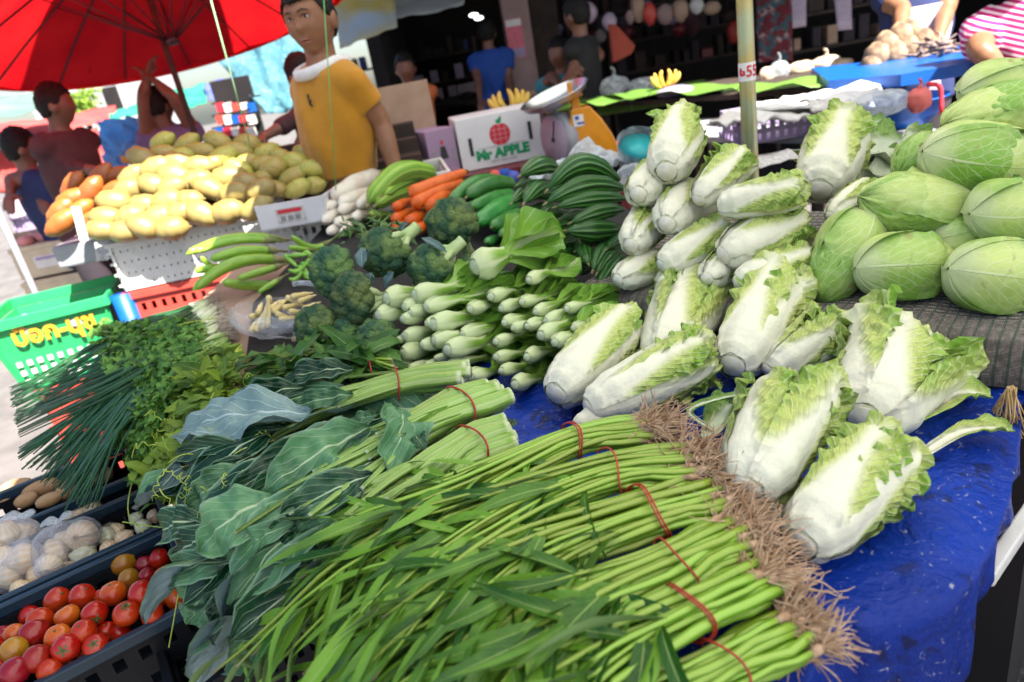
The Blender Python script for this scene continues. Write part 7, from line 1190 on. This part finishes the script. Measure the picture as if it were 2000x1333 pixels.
    for i in range(nv + 1):
        row = []
        for j in range(nu):
            a = 2 * PI * j / nu; fw = math.sin(a); lo = lerp(-.52 if hair == 'short' else -.7, -.10, ss(-.6, .15, fw)) if fw < .15 else lerp(-.10, .40, ss(.15, .62, fw)) + .10 * nz((a * 4, y, 0), 1)
            z = lerp(lo, .995, (i / nv) ** .8); q_ = math.sqrt(max(0, 1 - z * z)); d = V((math.cos(a) * q_, math.sin(a) * q_, z)); p = pt(d); o_ = p - hc; row.append(hc + o_ * (1.085 + .06 * nz(d * 5, 1, y) + .05 * nz(d * 14, 1, y) + (.035 if fw < .2 else 0)) + up * .006)
        rows.append(row)
    hm.grid(rows, True); o = hm.obj('hair', MT['hair'], T); sd_ = o.modifiers.new('t', 'SOLIDIFY'); sd_.thickness = .012
    if hair == 'long': m = MB(); m.tube(catmull([hc - ff * .07 + UPR * .03, hc - ff * .10 - UPR * .08, nk - ff * .07 - UPR * .12], 9), [.05, .06, .062, .06, .058, .055, .05, .04, .02], 14, flat=.6); m.obj('ponytail', MT['hair'], T)
    if collar: m = MB(); m.tube([sh + UPR * .034 * k + br * (math.cos(a) * .088 * k) + bf * (math.sin(a) * .082 * k + .006) - UPR * (.03 * max(0, math.sin(a))) for a in [2 * PI * i / 28 for i in range(29)]], .017 * k, 9, False, flat=1.2); m.obj('collar', MT[collar], T)
    if apron: m = MB(); ringloft(m, [(c + f * .02, w * .95, d + .015, f) for c, w, d, f in tor[1:]]); m.obj('apron', MT[apron], T)
    if feat:
        for s_ in (-1, 1):
            e = V((.35 * s_, math.sqrt(1 - .35 ** 2 - .05 ** 2), .05)); p = pt(e); m = MB(); m.ball(p - ff * .004, .016, .007, .0082, rt, ff, up, 14, 8); eo = m.obj('eye', MT['eyew'], T); m = MB(); m.ball(p + ff * .001, .0078, .0035, .0074, rt, ff, up, 12, 8); m.obj('iris', MT['hair'], eo)
            m = MB(); m.tube([pt(V((x * s_, math.sqrt(1 - x * x - z * z), z))) + ff * .001 for x, z in ((.16, .19), (.34, .245), (.56, .20))], [.002, .0026, .0012], 7); m.obj('eyebrow', MT['hair'], T)
            m = MB(); m.tube([pt(V((x * s_, math.sqrt(1 - x * x - z * z), z))) + ff * .002 for x, z in ((.18, .05), (.35, .115), (.54, .06))], [.0012, .0018, .001], 6); m.obj('eyelid', MT['hair'], T)
        m = MB()
        for z in (-.525, -.61): m.tube([pt(V((x, math.sqrt(1 - x * x - z * z), z + .04 * (1 - abs(x) / .25)*0)) ) - ff * .001 for x in (-.25, -.12, 0, .12, .25)], [.001, .0042, .0048, .0042, .001], 8)
        m.obj('lips', MT['lip'], T)
        m = MB(); R_ = random.Random(3)
        for q_ in range(70):
            a0 = R_.uniform(-.95, .95); z1 = .40 + .32 * abs(a0) * R_.uniform(.2, 1) - .25 * max(0, abs(a0) - .7); pp_ = []
            for t_ in range(6):
                z = lerp(.93, z1 + R_.uniform(-.02, .02), t_ / 5); x = a0 * (.35 + .65 * t_ / 5) * math.sqrt(max(.01, 1 - z * z)); d = V((x, math.sqrt(max(.0, 1 - x * x - z * z)), z)); pp_.append(hc + (pt(d) - hc) * (1.06 + .05 * math.sin(PI * t_ / 5)))
            m.tube(pp_, [.005, .006, .006, .005, .004, .0015], 5)
        m.obj('fringe', MT['hair'], T)
    return T, sh, bf, br, tor
yw = 3.22
T, sh, bf, br, tor = person('young woman in mustard T-shirt with white collar looking sideways at the viewer', (606, 40), yw, -19, -48, 1.66, 'sh_y', 'jean', 'skin', 'short', ((V((0, 0, 0)), V((0, 0, 0))), ) if False else (((628, 262, yw + .16), (652, 356, yw + .14), .4), ((742, 238, yw - .08), (778, 345, yw - .12), .4)), .0065, .62, True, .33, 'sh_white', .04, V((-.02, .0, 0)), feat=True)
m = MB(); p = aty(638, 160, yw - .2); tdir = None; c_ = tor[1][0]; e = c_ + bf * (tor[1][2] * .98 + .010) - br * .062 + UPR * .035
m.tube(catmull([e + br * x + UPR * z for x, z in ((-.008, -.024), (.006, -.012), (-.004, 0), (.008, .010), (.002, .022), (.012, .026))], 12), [.003, .005, .006, .004, .006, .005, .004, .005, .006, .005, .004, .002], 7); m.tube([e + br * .006 - UPR * .004, e + br * .02 + UPR * .002], [.004, .002], 6); m.obj('chest_mark', MT['ink_k'], T)
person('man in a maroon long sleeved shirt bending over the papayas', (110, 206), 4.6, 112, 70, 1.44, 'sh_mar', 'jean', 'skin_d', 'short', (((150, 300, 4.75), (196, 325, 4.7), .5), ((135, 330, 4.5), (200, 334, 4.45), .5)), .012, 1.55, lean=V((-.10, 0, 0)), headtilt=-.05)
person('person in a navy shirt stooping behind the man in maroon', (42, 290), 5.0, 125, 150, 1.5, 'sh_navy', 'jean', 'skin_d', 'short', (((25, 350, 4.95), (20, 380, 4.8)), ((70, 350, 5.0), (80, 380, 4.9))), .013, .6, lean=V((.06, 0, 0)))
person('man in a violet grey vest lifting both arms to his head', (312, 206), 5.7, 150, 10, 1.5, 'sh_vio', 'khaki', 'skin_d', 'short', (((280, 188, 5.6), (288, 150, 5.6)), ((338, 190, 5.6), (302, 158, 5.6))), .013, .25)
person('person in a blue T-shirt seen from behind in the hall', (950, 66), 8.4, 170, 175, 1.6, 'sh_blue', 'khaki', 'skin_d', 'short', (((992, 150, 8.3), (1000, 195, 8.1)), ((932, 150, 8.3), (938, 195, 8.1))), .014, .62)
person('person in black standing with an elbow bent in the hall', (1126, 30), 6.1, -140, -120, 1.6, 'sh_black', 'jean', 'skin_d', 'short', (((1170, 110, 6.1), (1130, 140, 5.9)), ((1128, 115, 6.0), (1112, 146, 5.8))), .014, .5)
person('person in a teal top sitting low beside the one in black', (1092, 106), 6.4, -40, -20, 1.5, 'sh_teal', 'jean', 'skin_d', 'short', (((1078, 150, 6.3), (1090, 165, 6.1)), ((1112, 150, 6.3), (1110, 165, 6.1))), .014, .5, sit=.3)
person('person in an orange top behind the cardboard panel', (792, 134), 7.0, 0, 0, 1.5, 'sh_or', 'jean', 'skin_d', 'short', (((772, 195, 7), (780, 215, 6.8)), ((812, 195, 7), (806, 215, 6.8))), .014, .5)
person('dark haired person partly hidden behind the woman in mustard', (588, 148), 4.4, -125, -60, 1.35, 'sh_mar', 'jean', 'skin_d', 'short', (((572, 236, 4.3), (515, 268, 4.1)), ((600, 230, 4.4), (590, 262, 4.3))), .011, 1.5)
person('vendor in a lilac apron leaning both arms on the blue table', (1800, -110), 4.5, -5, 0, 1.65, 'sh_navy', 'jean', 'skin', 'short', (((1762, 20, 4.35), (1758, 66, 4.15)), ((1848, 20, 4.35), (1832, 76, 4.15))), .012, .35, apron='apron')
person('woman in a pink and white striped T-shirt at the right edge', (2030, -95), 3.0, -30, -35, 1.65, 'stripe', 'jean', 'skin', 'long', (((1915, 100, 2.86), (1958, 140, 2.8)), ((2120, 100, 2.9), (2080, 170, 2.75))), .009, .70, True, stripe=True, lean=V((.02, 0, 0)))
# thin green string hanging before the woman
m = MB(); a_, b_ = aty(630, -40, 2.9), aty(656, 372, 2.9); m.tube([a_, b_], .0022, 6); tag(m.obj('green_string', plain('green_string', (.12, .45, .12), .5), loc=b_), 'thin green string hanging in front of the woman in mustard', 'string')
m = MB(); a_, b_ = aty(455, 160, 3.0), aty(490, 290, 3.1); m.tube([a_ + (a_ - b_) * 1.2, a_, b_], .003, 6); tag(m.obj('green_string', plain('pale_string', (.3, .55, .28), .5), loc=b_), 'thin pale green string hanging over the green mangoes', 'string')
